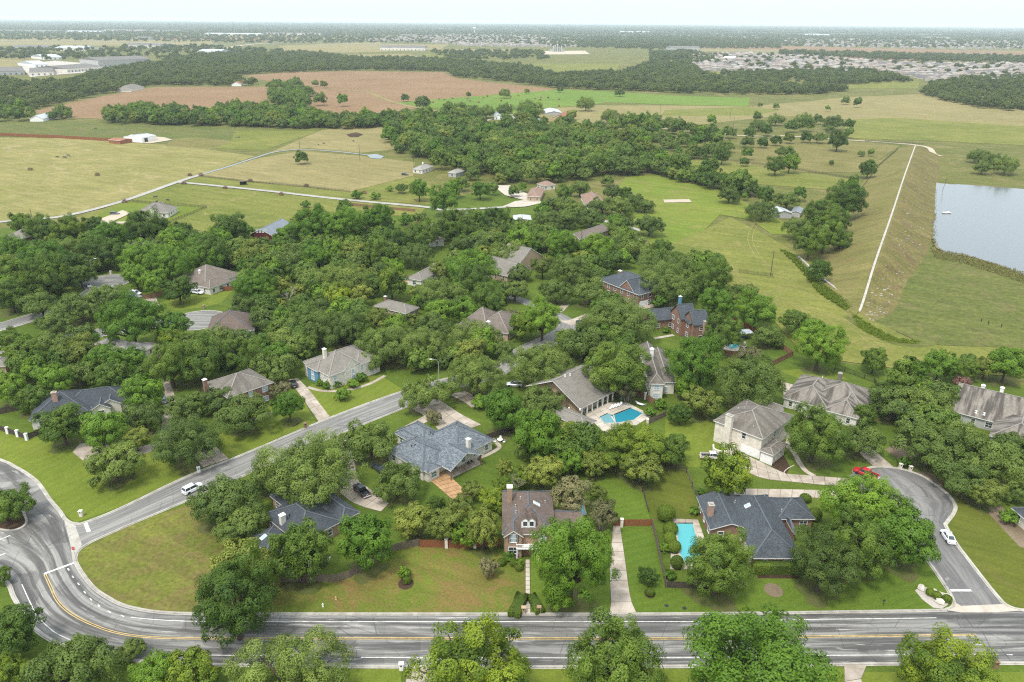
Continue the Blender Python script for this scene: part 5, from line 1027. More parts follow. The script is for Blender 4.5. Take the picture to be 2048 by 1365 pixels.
# clipped hedges and topiary: solid twig core clad in leaves
def clipped(name, label, px, size, cat, z=0.0, shape='ball', rz=0.0, dens=70, group=None):
    sx, sy, sz = size; p = at(*px); A = 2*(sx*sy+sx*sz+sy*sz); n = int(min(5200, A*dens)); u = unit(n); u[:, 2] = np.abs(u[:, 2])*(1 if rng.random() > -1 else 1)
    e_ = 0.35 if shape == 'box' else 1.0; q = np.sign(u)*np.abs(u)**e_; q /= (np.abs(q).max(1, keepdims=True) if shape == 'box' else 1.0)
    if shape == 'box': q[:, 2] = np.where(rng.random(n) < 0.5, q[:, 2], rng.random(n))
    P = q*np.array([sx/2, sy/2, sz]); P[:, 2] = np.clip(P[:, 2], 0.02, None)
    if shape == 'ball': P[:, 2] = sz*0.5 + (P[:, 2]-0)*0.5; low = rng.random(n) < 0.35; P[low, 2] = sz - P[low, 2]
    e = empty(name, p, rz); tag(e, label, cat, group); link(bpy.data.objects.new('foliage', leaf_mesh('foliage', P, q + unit(n)*0.5, 0.11*rng.uniform(0.6, 1.3, n), rng.uniform(0, 1, n), M['leaf_hedge'])), e)
    b = MB()
    if shape == 'ball': b.lathe([(0.01, 0.0)] + [(0.46*sx*math.sin(math.pi*i/10), sz*0.5-sz*0.46*math.cos(math.pi*i/10)) for i in range(1, 11)], 12)
    else: b.box(-sx*0.46, sx*0.46, -sy*0.46, sy*0.46, 0, sz*0.93)
    o = b.build('core', M['core'], e); 
    if shape == 'ball' and sx != sy: o.scale = (1, sy/sx, 1)
    return e
M['core'] = plain('hedge_twigs', (0.045, 0.07, 0.012), 0.95, 0.1, 0.3, 3.0)
HG = 'clipped hedges and topiary'
clipped('hedge', 'long clipped hedge along the front of the slate-roofed house', (1556,1144), (10.2,2.2,2.3), 'hedge', shape='box', group=HG)
clipped('topiary', 'big clipped round bush behind the turquoise pool fence', (1331,1040), (4.0,3.6,3.6), 'topiary', group=HG)
clipped('topiary', 'clipped mound at the top of the pool hedge row', (1340,1066), (3.2,3.6,2.3), 'topiary', group=HG); clipped('topiary', 'clipped mound in the middle of the pool hedge row', (1339,1085), (2.6,3.2,2.2), 'topiary', group=HG); clipped('topiary', 'clipped mound at the foot of the pool hedge row', (1347,1102), (2.9,3.0,2.3), 'topiary', group=HG); clipped('topiary', 'clipped yellow-green dome nearest the front pool fence', (1353,1135), (2.6,2.6,2.6), 'topiary', group=HG)
clipped('topiary', 'clipped tall bush right of the slate roof corner', (1628,1040), (3.0,3.0,3.0), 'topiary', group=HG); clipped('topiary', 'low clipped bush under the slate roof corner', (1602,1056), (3.0,2.2,1.6), 'topiary', group=HG); clipped('topiary', 'clipped bush beside the shared back drive', (1610,1003), (2.6,2.6,1.8), 'topiary', group=HG)
clipped('hedge', 'curved clipped hedge left of the narrow front walk', (1036,1216), (2.2,5.6,1.3), 'hedge', shape='box', rz=-0.3, group=HG); clipped('hedge', 'clipped hedge right of the narrow front walk', (1071,1213), (1.7,4.6,1.2), 'hedge', shape='box', rz=0.35, group=HG)
for i, (px, lb) in enumerate((((1003,1130),'clipped dark ball bush by the front door'),((1027,1131),'pale round bush by the front door'),((1038,1140),'clipped oblong bush bordering the front walk'),((814,1166),'grey boulder-like ball bush under the small lawn tree'),((1300,1190),'round clipped bush at the foot of the driveway tree'),((1860,1190),'dark round bush at the left of the rock bed'),((1872,1196),'middle round bush in the rock bed'),((1893,1203),'bright ball bush at the right of the rock bed'))):
    clipped('topiary', lb, px, (1.7,1.7,1.35), 'topiary', group=HG)
sh_spots = [(640,765,16,'left of the blue-walled house steps'),(655,770,18,'below the blue-walled house wing'),(672,768,16,'at the blue-walled house corner'),(705,768,20,'under the blue-walled house gable'),(722,756,22,'right of the blue-walled house gable'),(545,805,14,'beside the red brick house front'),(1332,660,14,'left of the arched-window house steps'),(1378,686,16,'at the arched-window house corner'),(1372,680,14,'by the arched-window house door'),(1400,985,18,'inside the railed paddock corner'),(1390,1022,18,'beside the brick pink walk'),(1320,605,30,'covered in white flowers up the garage drive'),(1330,1095,18,'against the pool side fence'),(1340,1150,22,'in the front corner of the pool garden'),(890,775,14,'below the street lamp'),(957,805,30,'beside the small beige drive'),(1040,1125,18,'against the tan brick house wall'),(1018,1112,22,'climbing the tan brick house front'),(2020,1035,30,'by the right-edge white wall'),(1810,925,24,'behind the two court mailboxes'),(118,1010,0,'')]
for x_, y_, w_, lb in sh_spots:
    if w_: p, s = solve_tree(x_, y_, w_*1.2, 'S'); plant('S', p, s, 'leafy green shrub ' + lb, GR['S'], 'shrub')
# ================================================================== VEHICLES
def loft(secs, cap=True):
    b = MB(); n = len(secs[0]); V = [v for s_ in secs for v in s_]; F_ = []
    for i in range(len(secs)-1):
        for j in range(n): j2 = (j+1) % n; F_.append((i*n+j, (i+1)*n+j, (i+1)*n+j2, i*n+j2))
    if cap: F_ += [tuple(range(n)), tuple(reversed(range((len(secs)-1)*n, len(secs)*n)))]
    return b.add(V, F_)
def sec(x, wb, wt, z0, z1, r=0.12): return [(x, -wb, z0+r), (x, -wb+r*0.6, z0), (x, wb-r*0.6, z0), (x, wb, z0+r), (x, wt, z1-r), (x, wt-r, z1), (x, -wt+r, z1), (x, -wt, z1-r)]
def vehicle(kind, label, paintm, px, px2, cat=None):
    """px: middle on the ground; px2: a point its nose points at"""
    p, q = at(*px), at(*px2); d = q-p; e = empty({'sedan': 'sedan', 'suv': 'sport_utility_car', 'pickup': 'pickup_truck'}[kind], (p.x, p.y, 0.03), math.atan2(d.y, d.x)); tag(e, label, cat or {'sedan': 'car', 'suv': 'car', 'pickup': 'pickup truck'}[kind], 'cars and trucks')
    m = M[paintm]
    if kind == 'sedan':
        prof = [(-2.42,.74,.70,.35,.82),(-2.25,.86,.80,.28,.98),(-1.4,.91,.86,.22,1.0),(0,.92,.87,.22,.96),(1.2,.91,.85,.22,.92),(2.1,.86,.76,.25,.76),(2.4,.72,.64,.35,.64)]; cab = [(-1.75,.70,.62,.95,1.02),(-0.95,.78,.60,.95,1.40),(0.15,.78,.60,.94,1.43),(1.15,.74,.66,.90,.98)]; roof = (-0.95, 0.2, .58, 1.41); wx = 1.42; wr = .33
    elif kind == 'suv':
        prof = [(-2.35,.84,.78,.40,1.08),(-2.2,.93,.86,.32,1.12),(-1.0,.96,.9,.28,1.10),(0.6,.96,.9,.28,1.06),(1.3,.95,.88,.28,1.04),(2.15,.9,.8,.32,.95),(2.4,.78,.7,.4,.8)]; cab = [(-2.25,.80,.72,1.05,1.25),(-1.95,.82,.70,1.05,1.72),(0.2,.82,.70,1.03,1.76),(1.15,.78,.72,1.0,1.08)]; roof = (-2.0, 0.3, .70, 1.73); wx = 1.45; wr = .38
    else:
        prof = [(-0.6,.95,.93,.5,1.12),(0.6,.97,.92,.42,1.12),(1.5,.97,.9,.42,1.12),(2.5,.94,.86,.45,1.05),(2.85,.84,.78,.5,.9)]; cab = [(-0.75,.84,.74,1.08,1.75),(-0.5,.85,.72,1.08,1.84),(0.75,.85,.72,1.08,1.86),(1.6,.8,.74,1.05,1.14)]; roof = (-0.75, 0.85, .72, 1.83); wx = 1.75; wr = .40
    body = loft([sec(*s_) for s_ in prof])
    if kind == 'pickup':
        body.box(-2.85, -0.6, -.95, .95, .5, .72); body.box(-2.85, -0.6, -.95, -.86, .72, 1.14); body.box(-2.85, -0.6, .86, .95, .72, 1.14); body.box(-2.88, -2.78, -.86, .86, .72, 1.14); body.box(-3.02, -2.86, -.9, .9, .45, .62, 1)
        MB().box(-2.76, -0.62, -.85, .85, .722, .76).build('bed_liner', M['black'], e)
    body.box(prof[-1][0]-0.06, prof[-1][0]+0.10, -.72, .72, .38, .56, 1)
    bo = body.build('body', [m, M['black'] if kind != 'pickup' else M['chrome']], e, smooth=False)
    g = loft([sec(*s_, r=0.06) for s_ in cab]).build('windows', M['glass'], e)
    x0, x1, wd, zt = roof; r = MB(); r.add([(x0-.05,-wd,zt),(x1,-wd,zt),(x1,wd,zt),(x0-.05,wd,zt),(x0+.05,-wd+.08,zt+.05),(x1-.12,-wd+.08,zt+.05),(x1-.12,wd-.08,zt+.05),(x0+.05,wd-.08,zt+.05)], [(0,1,5,4),(1,2,6,5),(2,3,7,6),(3,0,4,7),(4,5,6,7),(3,2,1,0)])
    c0, c1, c2, c3 = cab
    for sgn in (-1, 1):                                                  # pillars
        r.bar((c0[0],sgn*c0[1]*.97,c0[3]), (x0,sgn*wd,zt+.02), .1, .07); r.bar((c3[0],sgn*c3[1]*.97,c3[3]+.02), (x1,sgn*wd,zt+.02), .1, .07); r.bar(((x0+x1)/2-.1,sgn*(c1[1]+.01),c1[3]), ((x0+x1)/2-.1,sgn*wd,zt+.02), .09, .06)
        MB().box(c3[0]-.25, c3[0]-.08, sgn*(prof[3][1]-.02), sgn*(prof[3][1]+.17), c3[3]+.02, c3[3]+.16).build('mirror', m, e)
    r.build('cab_roof', m, e)
    for sx in (-wx, wx):
        for sgn in (-1, 1):
            Mx = Matrix.Translation((sx, sgn*(prof[2][1]-.1), wr)) @ Matrix.Rotation(math.pi/2*(-sgn), 4, 'X')
            wh = MB().lathe([(wr*.6,-.11),(wr*.94,-.11),(wr,-.07),(wr,.08),(wr*.93,.12),(wr*.62,.12)], 18, Mx).build('wheel', M['rubber'], e); MB().lathe([(wr*.62,.05),(wr*.62,.121),(wr*.5,.09),(.05,.10)], 12, Mx).build('rim', M['chrome'], wh)
    xf, xr = prof[-1][0], (prof[0][0] if kind != 'pickup' else -2.88)
    for sgn in (-1, 1):
        MB().box(xf-.22, xf+.02, sgn*.42, sgn*.68, prof[-1][4]-.22, prof[-1][4]-.08).build('headlight', M['lamp'], e); MB().box(xr-.03, xr+.08, sgn*.55, sgn*(.72 if kind != 'pickup' else .93), .72, .95).build('taillight', M['tail'], e)
    MB().box(xr-.035 if kind != 'pickup' else xr-.02, xr+.02, -.26, .26, .6 if kind != 'pickup' else .85, .74 if kind != 'pickup' else .98).build('number_plate', M['white'], e)
    return e
vehicle('sedan', 'white sedan parked at the kerb of the court street', 'car_white', (1895,1078), (1878,1052))
vehicle('pickup', 'black pickup truck parked on the brown concrete drive', 'car_black', (723,986), (705,968))
vehicle('pickup', 'red pickup truck half hidden by a tree at the court circle', 'car_red', (1731,952), (1700,940))
vehicle('pickup', 'beige pickup truck parked on the grass by the limestone house', 'car_beige', (1424,918), (1470,921))
vehicle('pickup', 'white pickup truck in front of the cream brown-roofed house', 'car_white', (394,588), (420,592))
vehicle('suv', 'white car under the street trees on the side street', 'car_white', (386,982), (420,965));
vehicle('suv', 'dark car at the end of the paddock drive', 'car_dark', (230,430), (260,430)); vehicle('sedan', 'dark car parked on the left street', 'car_dark', (180,672), (140,676)); vehicle('suv', 'white and silver car beside the beige-roofed house', 'car_silver', (1029,773), (1000,772)); vehicle('suv', 'black car in the shade beside the beige-roofed house', 'car_black', (1070,762), (1100,764))
vehicle('sedan', 'white car on the pale drive of the light grey house', 'car_white', (273,692), (277,700)); vehicle('sedan', 'black car at the end of the light grey house drive', 'car_black', (303,710), (330,702)); vehicle('suv', 'pale blue-white car on the gravel drive between trees', 'car_silver', (329,803), (322,790))
vehicle('suv', 'black car on the drive between the brick and blue-walled houses', 'car_black', (587,772), (582,760)); vehicle('suv', 'dark car parked at the street bend', 'car_dark', (1160,650), (1150,640)); vehicle('sedan', 'dark car half hidden under a garden tree by the blue-grey roof', 'car_dark', (757,940), (745,932)); vehicle('sedan', 'white car at the upper turning circle', 'car_white', (178,573), (172,560)); vehicle('suv', 'white van beside the bluish metal roof', 'car_white', (272,590), (285,592))
vehicle('suv', 'dark car with trailer marks on the pasture corner by the woods', 'car_dark', (810,351), (830,352))
# ================================================================== FENCES, WALLS
def fence(name, label, pts, h, mat, style='plank', pillars=(), pm='limestone', cat='fence', step=0.19):
    P = [at(*p) for p in pts]; e = empty(name, (P[0].x, P[0].y, 0)); tag(e, label, cat); o0 = Vector((P[0].x, P[0].y, 0)); b = MB()
    for A, B in zip(P, P[1:]):
        A, B = A-o0, B-o0; d = B-A; L = d.length; u = d/L; n = Vector((-u.y, u.x, 0)); Mx = Matrix(((u.x,n.x,0,A.x),(u.y,n.y,0,A.y),(0,0,1,0),(0,0,0,1)))
        if style == 'plank':
            k = int(L/step)
            for i in range(k): hh = h + random.uniform(-0.04, 0.04); x = L*(i+0.5)/k; b.box(x-step*0.47, x+step*0.47, -0.012+random.uniform(0, 0.01), 0.012, 0.03, hh, M=Mx)
            for z in (0.35, h-0.3): b.box(0, L, 0.014, 0.06, z-0.04, z+0.04, M=Mx)
        elif style == 'rail':
            for z in (h*0.3, h*0.62, h*0.95): b.box(0, L, -0.02, 0.02, z-0.07, z+0.07, M=Mx)
        else:
            k = int(L/0.16)
            for i in range(k): x = L*(i+0.5)/k; b.box(x-0.015, x+0.015, -0.015, 0.015, 0, h, M=Mx)
            for z in (0.15, h-0.1): b.box(0, L, -0.02, 0.02, z-0.02, z+0.02, M=Mx)
        k = max(1, int(L/2.6)); 
        for i in range(k+1):
            p = A.lerp(B, i/k); w_ = 0.06 if style != 'iron' else 0.035; q = p + (n*0.12 if style == 'plank' else Vector()); MB().box(-w_, w_, -w_, w_, 0, h+(0.1 if style != 'plank' else -0.05)).build('post', M[mat], e).location = q
    pn = b.build('board_panel' if style != 'iron' else 'railing', M[mat], e); pn['kind'] = 'stuff'
    for x, y in pillars:
        q = at(x, y)-o0; pl = MB().box(-0.3, 0.3, -0.3, 0.3, 0, h+0.25).box(-0.36, 0.36, -0.36, 0.36, h+0.25, h+0.37).build('pillar', M[pm], e); pl.location = q
        pl.data.uv_layers.new(name='UVMap')
    return e
fence('fence', 'red wooden fence with stone pillars behind the patchy front lawn', [(840,1095),(893,1096),(950,1096),(1002,1092)], 1.9, 'wood_red', pillars=[(893,1096),(950,1096)])
fence('fence', 'grey weathered fence below the white boat', [(560,1165),(628,1164),(673,1164),(700,1156),(795,1101),(838,1092)], 1.8, 'wood_grey')
fence('fence', 'red-brown garden gate fence across the top of the long driveway', [(1226,1053),(1304,1052)], 1.7, 'wood_red', pillars=[(1243,1054)], cat='fence')
fence('fence', 'grey side fence between the striped lawn and pool garden', [(1304,1053),(1312,1085),(1331,1176)], 1.8, 'wood_grey')
fence('fence', 'dark weathered fence along the front of the pool garden', [(1331,1176),(1400,1177),(1490,1176)], 1.5, 'wood_dark')
fence('fence', 'dark post-and-rail fence along the right of the paddock', [(1373,946),(1384,975),(1403,1018)], 1.4, 'wood_grey', 'rail'); fence('fence', 'dark post-and-rail fence across the top of the paddock', [(1290,928),(1330,936),(1373,946)], 1.4, 'wood_dark', 'rail'); fence('fence', 'low dark rail fence along the left of the paddock', [(1280,955),(1285,985),(1296,1025)], 1.2, 'wood_dark', 'rail')
fence('fence', 'brown board fence right of the blue pool', [(1262,785),(1290,799),(1318,815)], 1.8, 'wood_brown', pillars=[(1290,799)]); fence('fence', 'grey board fence below the blue pool', [(1292,852),(1332,833)], 1.7, 'wood_grey', pillars=[(1294,852)]); fence('fence', 'dark board fence beside the white garden table', [(965,884),(1000,872),(1022,862),(1035,872)], 1.8, 'wood_dark')
fence('fence', 'brown board fence below the pergola garden', [(1405,703),(1440,709),(1480,716)], 1.9, 'wood_brown'); fence('fence', 'red-brown board fence right of the pergola garden', [(1466,640),(1490,655),(1515,671)], 1.8, 'wood_red'); fence('fence', 'brown board fence ending at the meadow trees', [(1550,690),(1585,712),(1536,736)], 1.8, 'wood_brown')
fence('fence', 'dark board fence with white pillars above the bright corner lawn', [(-40,848),(0,861),(16,867),(36,873),(54,880),(84,868),(110,862)], 1.6, 'wood_dark', pillars=[(16,868),(36,874),(54,881)], pm='white'); fence('fence', 'dark board fence at the left edge by the house with pink chimney', [(-30,835),(35,822),(70,815)], 1.8, 'wood_dark')
fence('fence', 'long red-brown fence across the far left pasture', [(-60,270),(0,272),(120,277),(238,284)], 2.6, 'wood_red', step=0.6); fence('fence', 'brown board fence in front of the cream brown-roofed house', [(270,602),(312,596),(325,590)], 1.9, 'wood_brown'); fence('fence', 'red fence beside the cream brown-roofed house', [(433,583),(466,581)], 1.8, 'wood_red')
fence('fence', 'tan board fence stepping up beside the fenced drive', [(812,460),(836,448),(852,445)], 1.9, 'wood_tan'); fence('fence', 'tan board fence above the kidney pool lawn', [(820,520),(838,527),(842,540)], 1.8, 'wood_tan'); fence('fence', 'tan board fence beside the small brown-roofed house', [(868,450),(892,450)], 1.8, 'wood_tan'); fence('fence', 'brown fence along the farm lane end', [(690,410),(760,418),(830,424)], 1.6, 'wood_brown', step=0.4)
fence('iron_fence', 'black iron fence around the garden behind the streaked roof', [(1667,748),(1670,737),(1748,766),(1765,792)], 1.6, 'iron', 'iron'); fence('fence', 'dark paddock rail fence around the cream house', [(252,405),(340,411),(414,417),(340,446)], 1.5, 'wood_dark', 'rail'); fence('fence', 'thin wire fence line below the tan pasture', [(400,354),(500,365),(600,374),(700,385)], 1.2, 'wood_dark', 'rail')
fence('fence', 'wire fence line at the foot of the dam', [(1716,388),(1760,330),(1795,300)], 1.3, 'wood_dark', 'rail'); fence('fence', 'short iron fence around the utility pole in the meadow', [(1478,546),(1514,551),(1545,554)], 1.5, 'iron', 'iron')
fence('fence', 'rail fence along the far green field track', [(1730,284),(1790,287),(1846,290)], 1.4, 'wood_dark', 'rail'); fence('fence', 'dark field fence below the savanna strip', [(1430,318),(1560,335),(1715,360)], 1.2, 'wood_dark', 'rail')
b = MB(); Pw = gl([(1541,940),(1556,944),(1562,956),(1570,955),(1568,946),(1576,938),(1588,932)], n=4)
tag(ribbon('garden_edging', Pw, 0.18, M['slab_pale'], 0.02, h=0.18, kind=None), 'white curving kerb of the flower bed by the limestone garage', 'edging')
sheet('flower_bed', [(1541,934),(1556,940),(1572,952),(1580,935),(1570,915),(1556,905)], M['mulch'], 0.03); sheet('flower_bed', [(1556,852),(1566,865),(1566,885),(1552,890)], M['mulch'], 0.03)
# curved stone terrace wall of the limestone house
cw = gl([(1426,896),(1428,905),(1445,910),(1462,905),(1472,895)], n=5); t = ribbon('terrace_wall', cw, 0.35, M['limestone'], 0.0, h=1.1, kind=None); tag(t, 'low curved white stone wall at the foot of the stone chimney', 'wall')
# ================================================================== POOLS
def pool(label, outline, wmat, deck=None, dmat='slab_pale', extra=None):
    Pp = [at(*p) for p in outline]; c = sum(Pp, Vector())/len(Pp); e = empty('swimming_pool', (c.x, c.y, 0)); tag(e, label, 'pool', 'swimming pools'); L = [p-c for p in Pp]
    wa = mesh_obj('water', [(p.x, p.y, 0.14) for p in L], [tuple(range(len(L)))], M[wmat], e)
    if wa.data.polygons[0].normal.z < 0: wa.data.flip_normals()
    ribbon('coping', L + L[:2], 0.42, M['slab_pale'], 0.10, kind=None, parent=e, h=0.09)
    if extra:
        L2 = [at(*p)-c for p in extra[0]]; w2 = mesh_obj('spa_water', [(p.x, p.y, 0.15) for p in L2], [tuple(range(len(L2)))], M[extra[1]], e)
        if w2.data.polygons[0].normal.z < 0: w2.data.flip_normals()
        ribbon('spa_coping', L2 + L2[:2], 0.3, M['slab_pale'], 0.105, kind=None, parent=e, h=0.09)
    if deck:
        n, m = deck[2], deck[3]; slabs('pool_deck', deck[0], deck[1], n, m, dmat, 0.05)
pool('blue pool with pale shallow end behind the large beige-roofed house', [(1222,833),(1262,817),(1287,828),(1268,842),(1232,848)], 'pool', ([(1168,828),(1215,806),(1255,806)], [(1215,872),(1262,858),(1305,832)], 6, 6), extra=([(1199,836),(1215,828),(1227,831),(1231,847),(1208,848)], 'pool_pale'))
pool('turquoise lagoon pool beside the slate-roofed house', [(1348,1048),(1386,1048),(1391,1066),(1400,1090),(1412,1118),(1398,1130),(1370,1128),(1358,1110),(1354,1080)], 'pool_aqua', ([(1345,1038),(1342,1085),(1340,1140)], [(1396,1040),(1412,1085),(1440,1140)], 7, 4), 'slab')
pool('small turquoise kidney pool beside a grey-roofed house', [(791,555),(800,552),(812,553),(811,559),(800,562),(792,560)], 'pool_aqua', ([(782,549),(780,560)], [(818,549),(818,566)], 3, 4), 'terracotta')
pool('pale pool glimpsed under trees below the pergola', [(1455,690),(1475,688),(1482,694),(1462,700)], 'pool_aqua', ([(1448,686),(1446,704)], [(1492,684),(1494,702)], 2, 4))
pool('greenish pool glimpsed behind the house with pink chimney', [(198,757),(238,752),(250,760),(210,768)], 'pool_aqua'); pool('pool glimpsed under oaks right of the sunroom house', [(545,672),(565,666),(575,672),(555,678)], 'pool_aqua'); pool('blue pool glimpsed behind the crape myrtle of the tan brick house', [(1125,1010),(1165,1003),(1172,1030),(1150,1040)], 'pool_aqua')
slabs('terrace', [(842,951),(868,968),(905,1000)], [(882,938),(905,958),(942,992)], 8, 6, 'terracotta', 0.05); slabs('patio', [(884,942),(902,958)], [(948,915),(966,928)], 4, 6, 'slab', 0.05); ribbon('garden_walk', gl([(950,920),(975,910),(998,896),(992,885),(975,870)]), 1.1, M['slab'], 0.03, h=0.04)
# ================================================================== STREET FURNITURE AND GARDEN THINGS
def mailbox(px, mat, label, rz=0.0):
    p = at(*px); e = empty('mailbox', p, rz); tag(e, label, 'mailbox', 'masonry mailboxes'); b = MB().box(-0.34, 0.34, -0.3, 0.3, 0, 1.35).box(-0.42, 0.42, -0.38, 0.38, 1.35, 1.47).build('pillar', M[mat], e); b.data.uv_layers.new(name='UVMap'); MB().box(-0.13, 0.13, -0.34, -0.2, 0.95, 1.2).build('letter_box', M['black'], e)
mailbox((803,1340), 'white', 'white mailbox pillar at the bottom kerb left of the lime tree'); mailbox((1990,1336), 'brick_red', 'dark red brick mailbox pillar at the bottom kerb'); mailbox((1047,1227), 'tan', 'tan mailbox pillar at the foot of the narrow front walk'); mailbox((1078,1226), 'brick_tan', 'brown brick mailbox pillar right of the narrow front walk')
mailbox((163,1033), 'limestone', 'white stone pillar on the bright corner lawn'); mailbox((398,945), 'white', 'white mailbox pillar beside the side street drive', 0.6); mailbox((611,856), 'brick_red', 'red brick mailbox by the round mulch bed', 0.6); mailbox((1800,938), 'limestone', 'left stone mailbox of the pair at the court circle'); mailbox((1820,943), 'limestone', 'right stone mailbox of the pair at the court circle'); mailbox((222,549), 'limestone', 'pale mailbox pillar at the upper turning circle'); mailbox((408,618), 'brick_tan', 'tan mailbox pillar beside the lower turning circle')
def stop_sign(px, label, face, red):
    p = at(*px); e = empty('stop_sign', p, face); tag(e, label, 'stop sign'); MB().tube([(0,0,0),(0,0,2.5)], [0.04, 0.04], 6).build('post', M['steel'], e)
    rot = Matrix.Translation((0,-0.06,2.55)) @ Matrix.Rotation(math.pi/2, 4, 'X'); pl = MB().lathe([(0.0,-0.012),(0.44,-0.012),(0.44,0.012),(0.0,0.012)], 8, rot @ Matrix.Rotation(R(22.5), 4, 'Z')).build('plate', M['red_sign'] if red else M['steel'], e)
    if red:
        MB().lathe([(0.40,0.0),(0.40,0.003)], 8, rot @ Matrix.Translation((0,0,0.012)) @ Matrix.Rotation(R(22.5), 4, 'Z')).build('border', M['white'], pl); MB().lathe([(0.37,0.0),(0.37,0.003)], 8, rot @ Matrix.Translation((0,0,0.016)) @ Matrix.Rotation(R(22.5), 4, 'Z')).build('field', M['red_sign'], pl)
        tc = bpy.data.curves.new('lettering', 'FONT'); tc.body = 'STOP'; tc.align_x = 'CENTER'; tc.align_y = 'CENTER'; tc.size = 0.28; tc.extrude = 0.002; tc.materials.append(M['white']); tmp = bpy.data.objects.new('lettering_curve', tc); col.objects.link(tmp); tme_ = bpy.data.meshes.new_from_object(tmp); bpy.data.objects.remove(tmp); tx = link(bpy.data.objects.new('lettering', tme_), pl); tx.matrix_local = Matrix.Translation((0,-0.085,2.55)) @ Matrix.Rotation(math.pi/2, 4, 'X')
stop_sign((152,1118), 'red stop sign at the side street corner by the rough grass', 0.0, True); stop_sign((1889,1180), 'stop sign seen from behind at the mouth of the court', R(180), False)
def lamp_post(px, label, h=8.0, rz=0.0):
    p = at(*px); e = empty('street_lamp', p, rz); tag(e, label, 'street lamp', 'street lamps'); MB().tube([(0,0,0),(0,0,h*0.5),(0,0,h*0.9)], [0.11,0.09,0.07], 8).build('pole', M['steel'], e); MB().tube([(0,0,h*0.88),(-0.5,0,h*0.97),(-1.9,0,h)], [0.06,0.05,0.05], 6).build('arm', M['steel'], e); MB().add([(-2.6,-0.16,h-0.06),(-1.8,-0.12,h-0.06),(-1.8,0.12,h-0.06),(-2.6,0.16,h-0.06),(-2.5,-0.1,h+0.1),(-1.85,-0.08,h+0.08),(-1.85,0.08,h+0.08),(-2.5,0.1,h+0.1)], [(0,3,2,1),(4,5,6,7),(0,1,5,4),(1,2,6,5),(2,3,7,6),(3,0,4,7)]).build('lamp_head', M['white'], e)
lamp_post((878,768), 'tall street lamp beside the round tree on the side street'); lamp_post((186,553), 'street lamp at the upper turning circle', 7.5, R(200))
def pole(px, h, label, arms=True):
    p = at(*px); e = empty('utility_pole', p); tag(e, label, 'utility pole', 'utility poles'); MB().tube([(0,0,-0.3),(0,0,h)], [0.18,0.12], 7).build('pole', M['bark'], e)
    if arms: MB().bar((-1.1,0,h-0.5),(1.1,0,h-0.5),0.12,0.12).bar((-0.9,0,h-0.38),(-0.9,0,h-0.2),0.06,0.06).bar((0.9,0,h-0.38),(0.9,0,h-0.2),0.06,0.06).build('crossarm', M['bark'], e)
for px, h, lb in (((1541,552),11,'wooden utility pole in the mown meadow inside a small fence'),((1511,450),12,'utility pole beside the round park oak'),((802,512),12,'utility pole above the kidney pool'),((1162,506),11,'utility pole among trees below the rose roof'),((600,302),11,'utility pole behind the lone pasture tree'),((720,321),12,'utility pole at the right of the tan pasture'),((1460,238),11,'utility pole in the far tan field'),((1466,262),13,'tall pole behind the savanna oaks'),((1320,232),12,'pole in the far field near the ranch'),((1505,216),11,'pole at the green field corner'),((1480,330),12,'thin pole at the savanna woods edge'),((828,338),9,'pole beside the woods-corner house'),((1806,350),5,'short post on the dam slope'),((65,440),6,'short pole by the left pasture lane')): pole(px, h, lb, h > 8)
p = at(1884,384); e = empty('marker_post', p); tag(e, 'leaning dark post standing in the lake by the dam', 'post'); MB().tube([(0,0,-0.5),(1.2,0,8.5)], [0.12,0.1], 6).build('pole', M['iron'], e)
def rock(name, px, s, label=None, cat=None, parent=None, mat='stone', seed=0, z=0.0, group=None):
    rs = random.Random(seed); b = MB(); prof = [(0.55,0.0),(1.0,0.25),(0.85,0.6),(0.4,0.85),(0.05,0.9)]; b.lathe(prof, 7); b.v = [(v[0]*s[0]*rs.uniform(.75,1.2), v[1]*s[1]*rs.uniform(.75,1.2), v[2]*s[2]*rs.uniform(.8,1.15)) for v in b.v]
    o = b.build(name, M[mat], parent); p = at(*px, z); o.location = p; o.rotation_euler = (0, 0, rs.uniform(0, 6))
    if label: tag(o, label, cat, group)
    return o
sheet('rock_bed', [(1830,1182),(1840,1172),(1868,1180),(1893,1188),(1900,1197),(1896,1210),(1884,1218),(1866,1216),(1845,1200)], M['gravel'], 0.03)
for i, (px, lb) in enumerate((((1842,1178),'small pale rock at the top of the rock bed'),((1866,1190),'tallest pale rock in the middle of the rock bed'),((1880,1206),'flat pale rock at the bottom of the rock bed'),((1893,1196),'pale rock at the right of the rock bed'))): rock('rock', px, (0.9,0.7,0.9 if i != 1 else 1.5), lb, 'rock', seed=i, group='rocks in the corner bed')
sheet('tree_ring', [(at(1547,1181).x+1.75*math.cos(a/3), at(1547,1181).y+2.0*math.sin(a/3)) for a in range(19)], M['dirt'], 0.028, px=False); sheet('mulch_ring', [(at(588,845).x+1.7*math.cos(a/3), at(588,845).y+2.6*math.sin(a/3)) for a in range(19)], M['mulch'], 0.03, px=False); sheet('mulch_ring', [(at(868,849).x+1.3*math.cos(a/3), at(868,849).y+1.6*math.sin(a/3)) for a in range(19)], M['lawn_bright'], 0.09, px=False)
sheet('mulch_ring', [(at(812,1168).x+1.5*math.cos(a/3), at(812,1168).y+1.7*math.sin(a/3)) for a in range(19)], M['mulch'], 0.03, px=False); sheet('mulch_ring', [(at(1299,1188).x+1.0*math.cos(a/3), at(1299,1188).y+1.3*math.sin(a/3)) for a in range(19)], M['mulch'], 0.03, px=False); sheet('flower_bed', [(1515,1150),(1600,1150),(1605,1158),(1515,1157)], M['mulch'], 0.029)
for px in ((1369,1217),(1333,1212)):
    c = at(*px); sheet('manhole_cover', disc(c, 0.42, 16), M['iron'], 0.03, px=False)
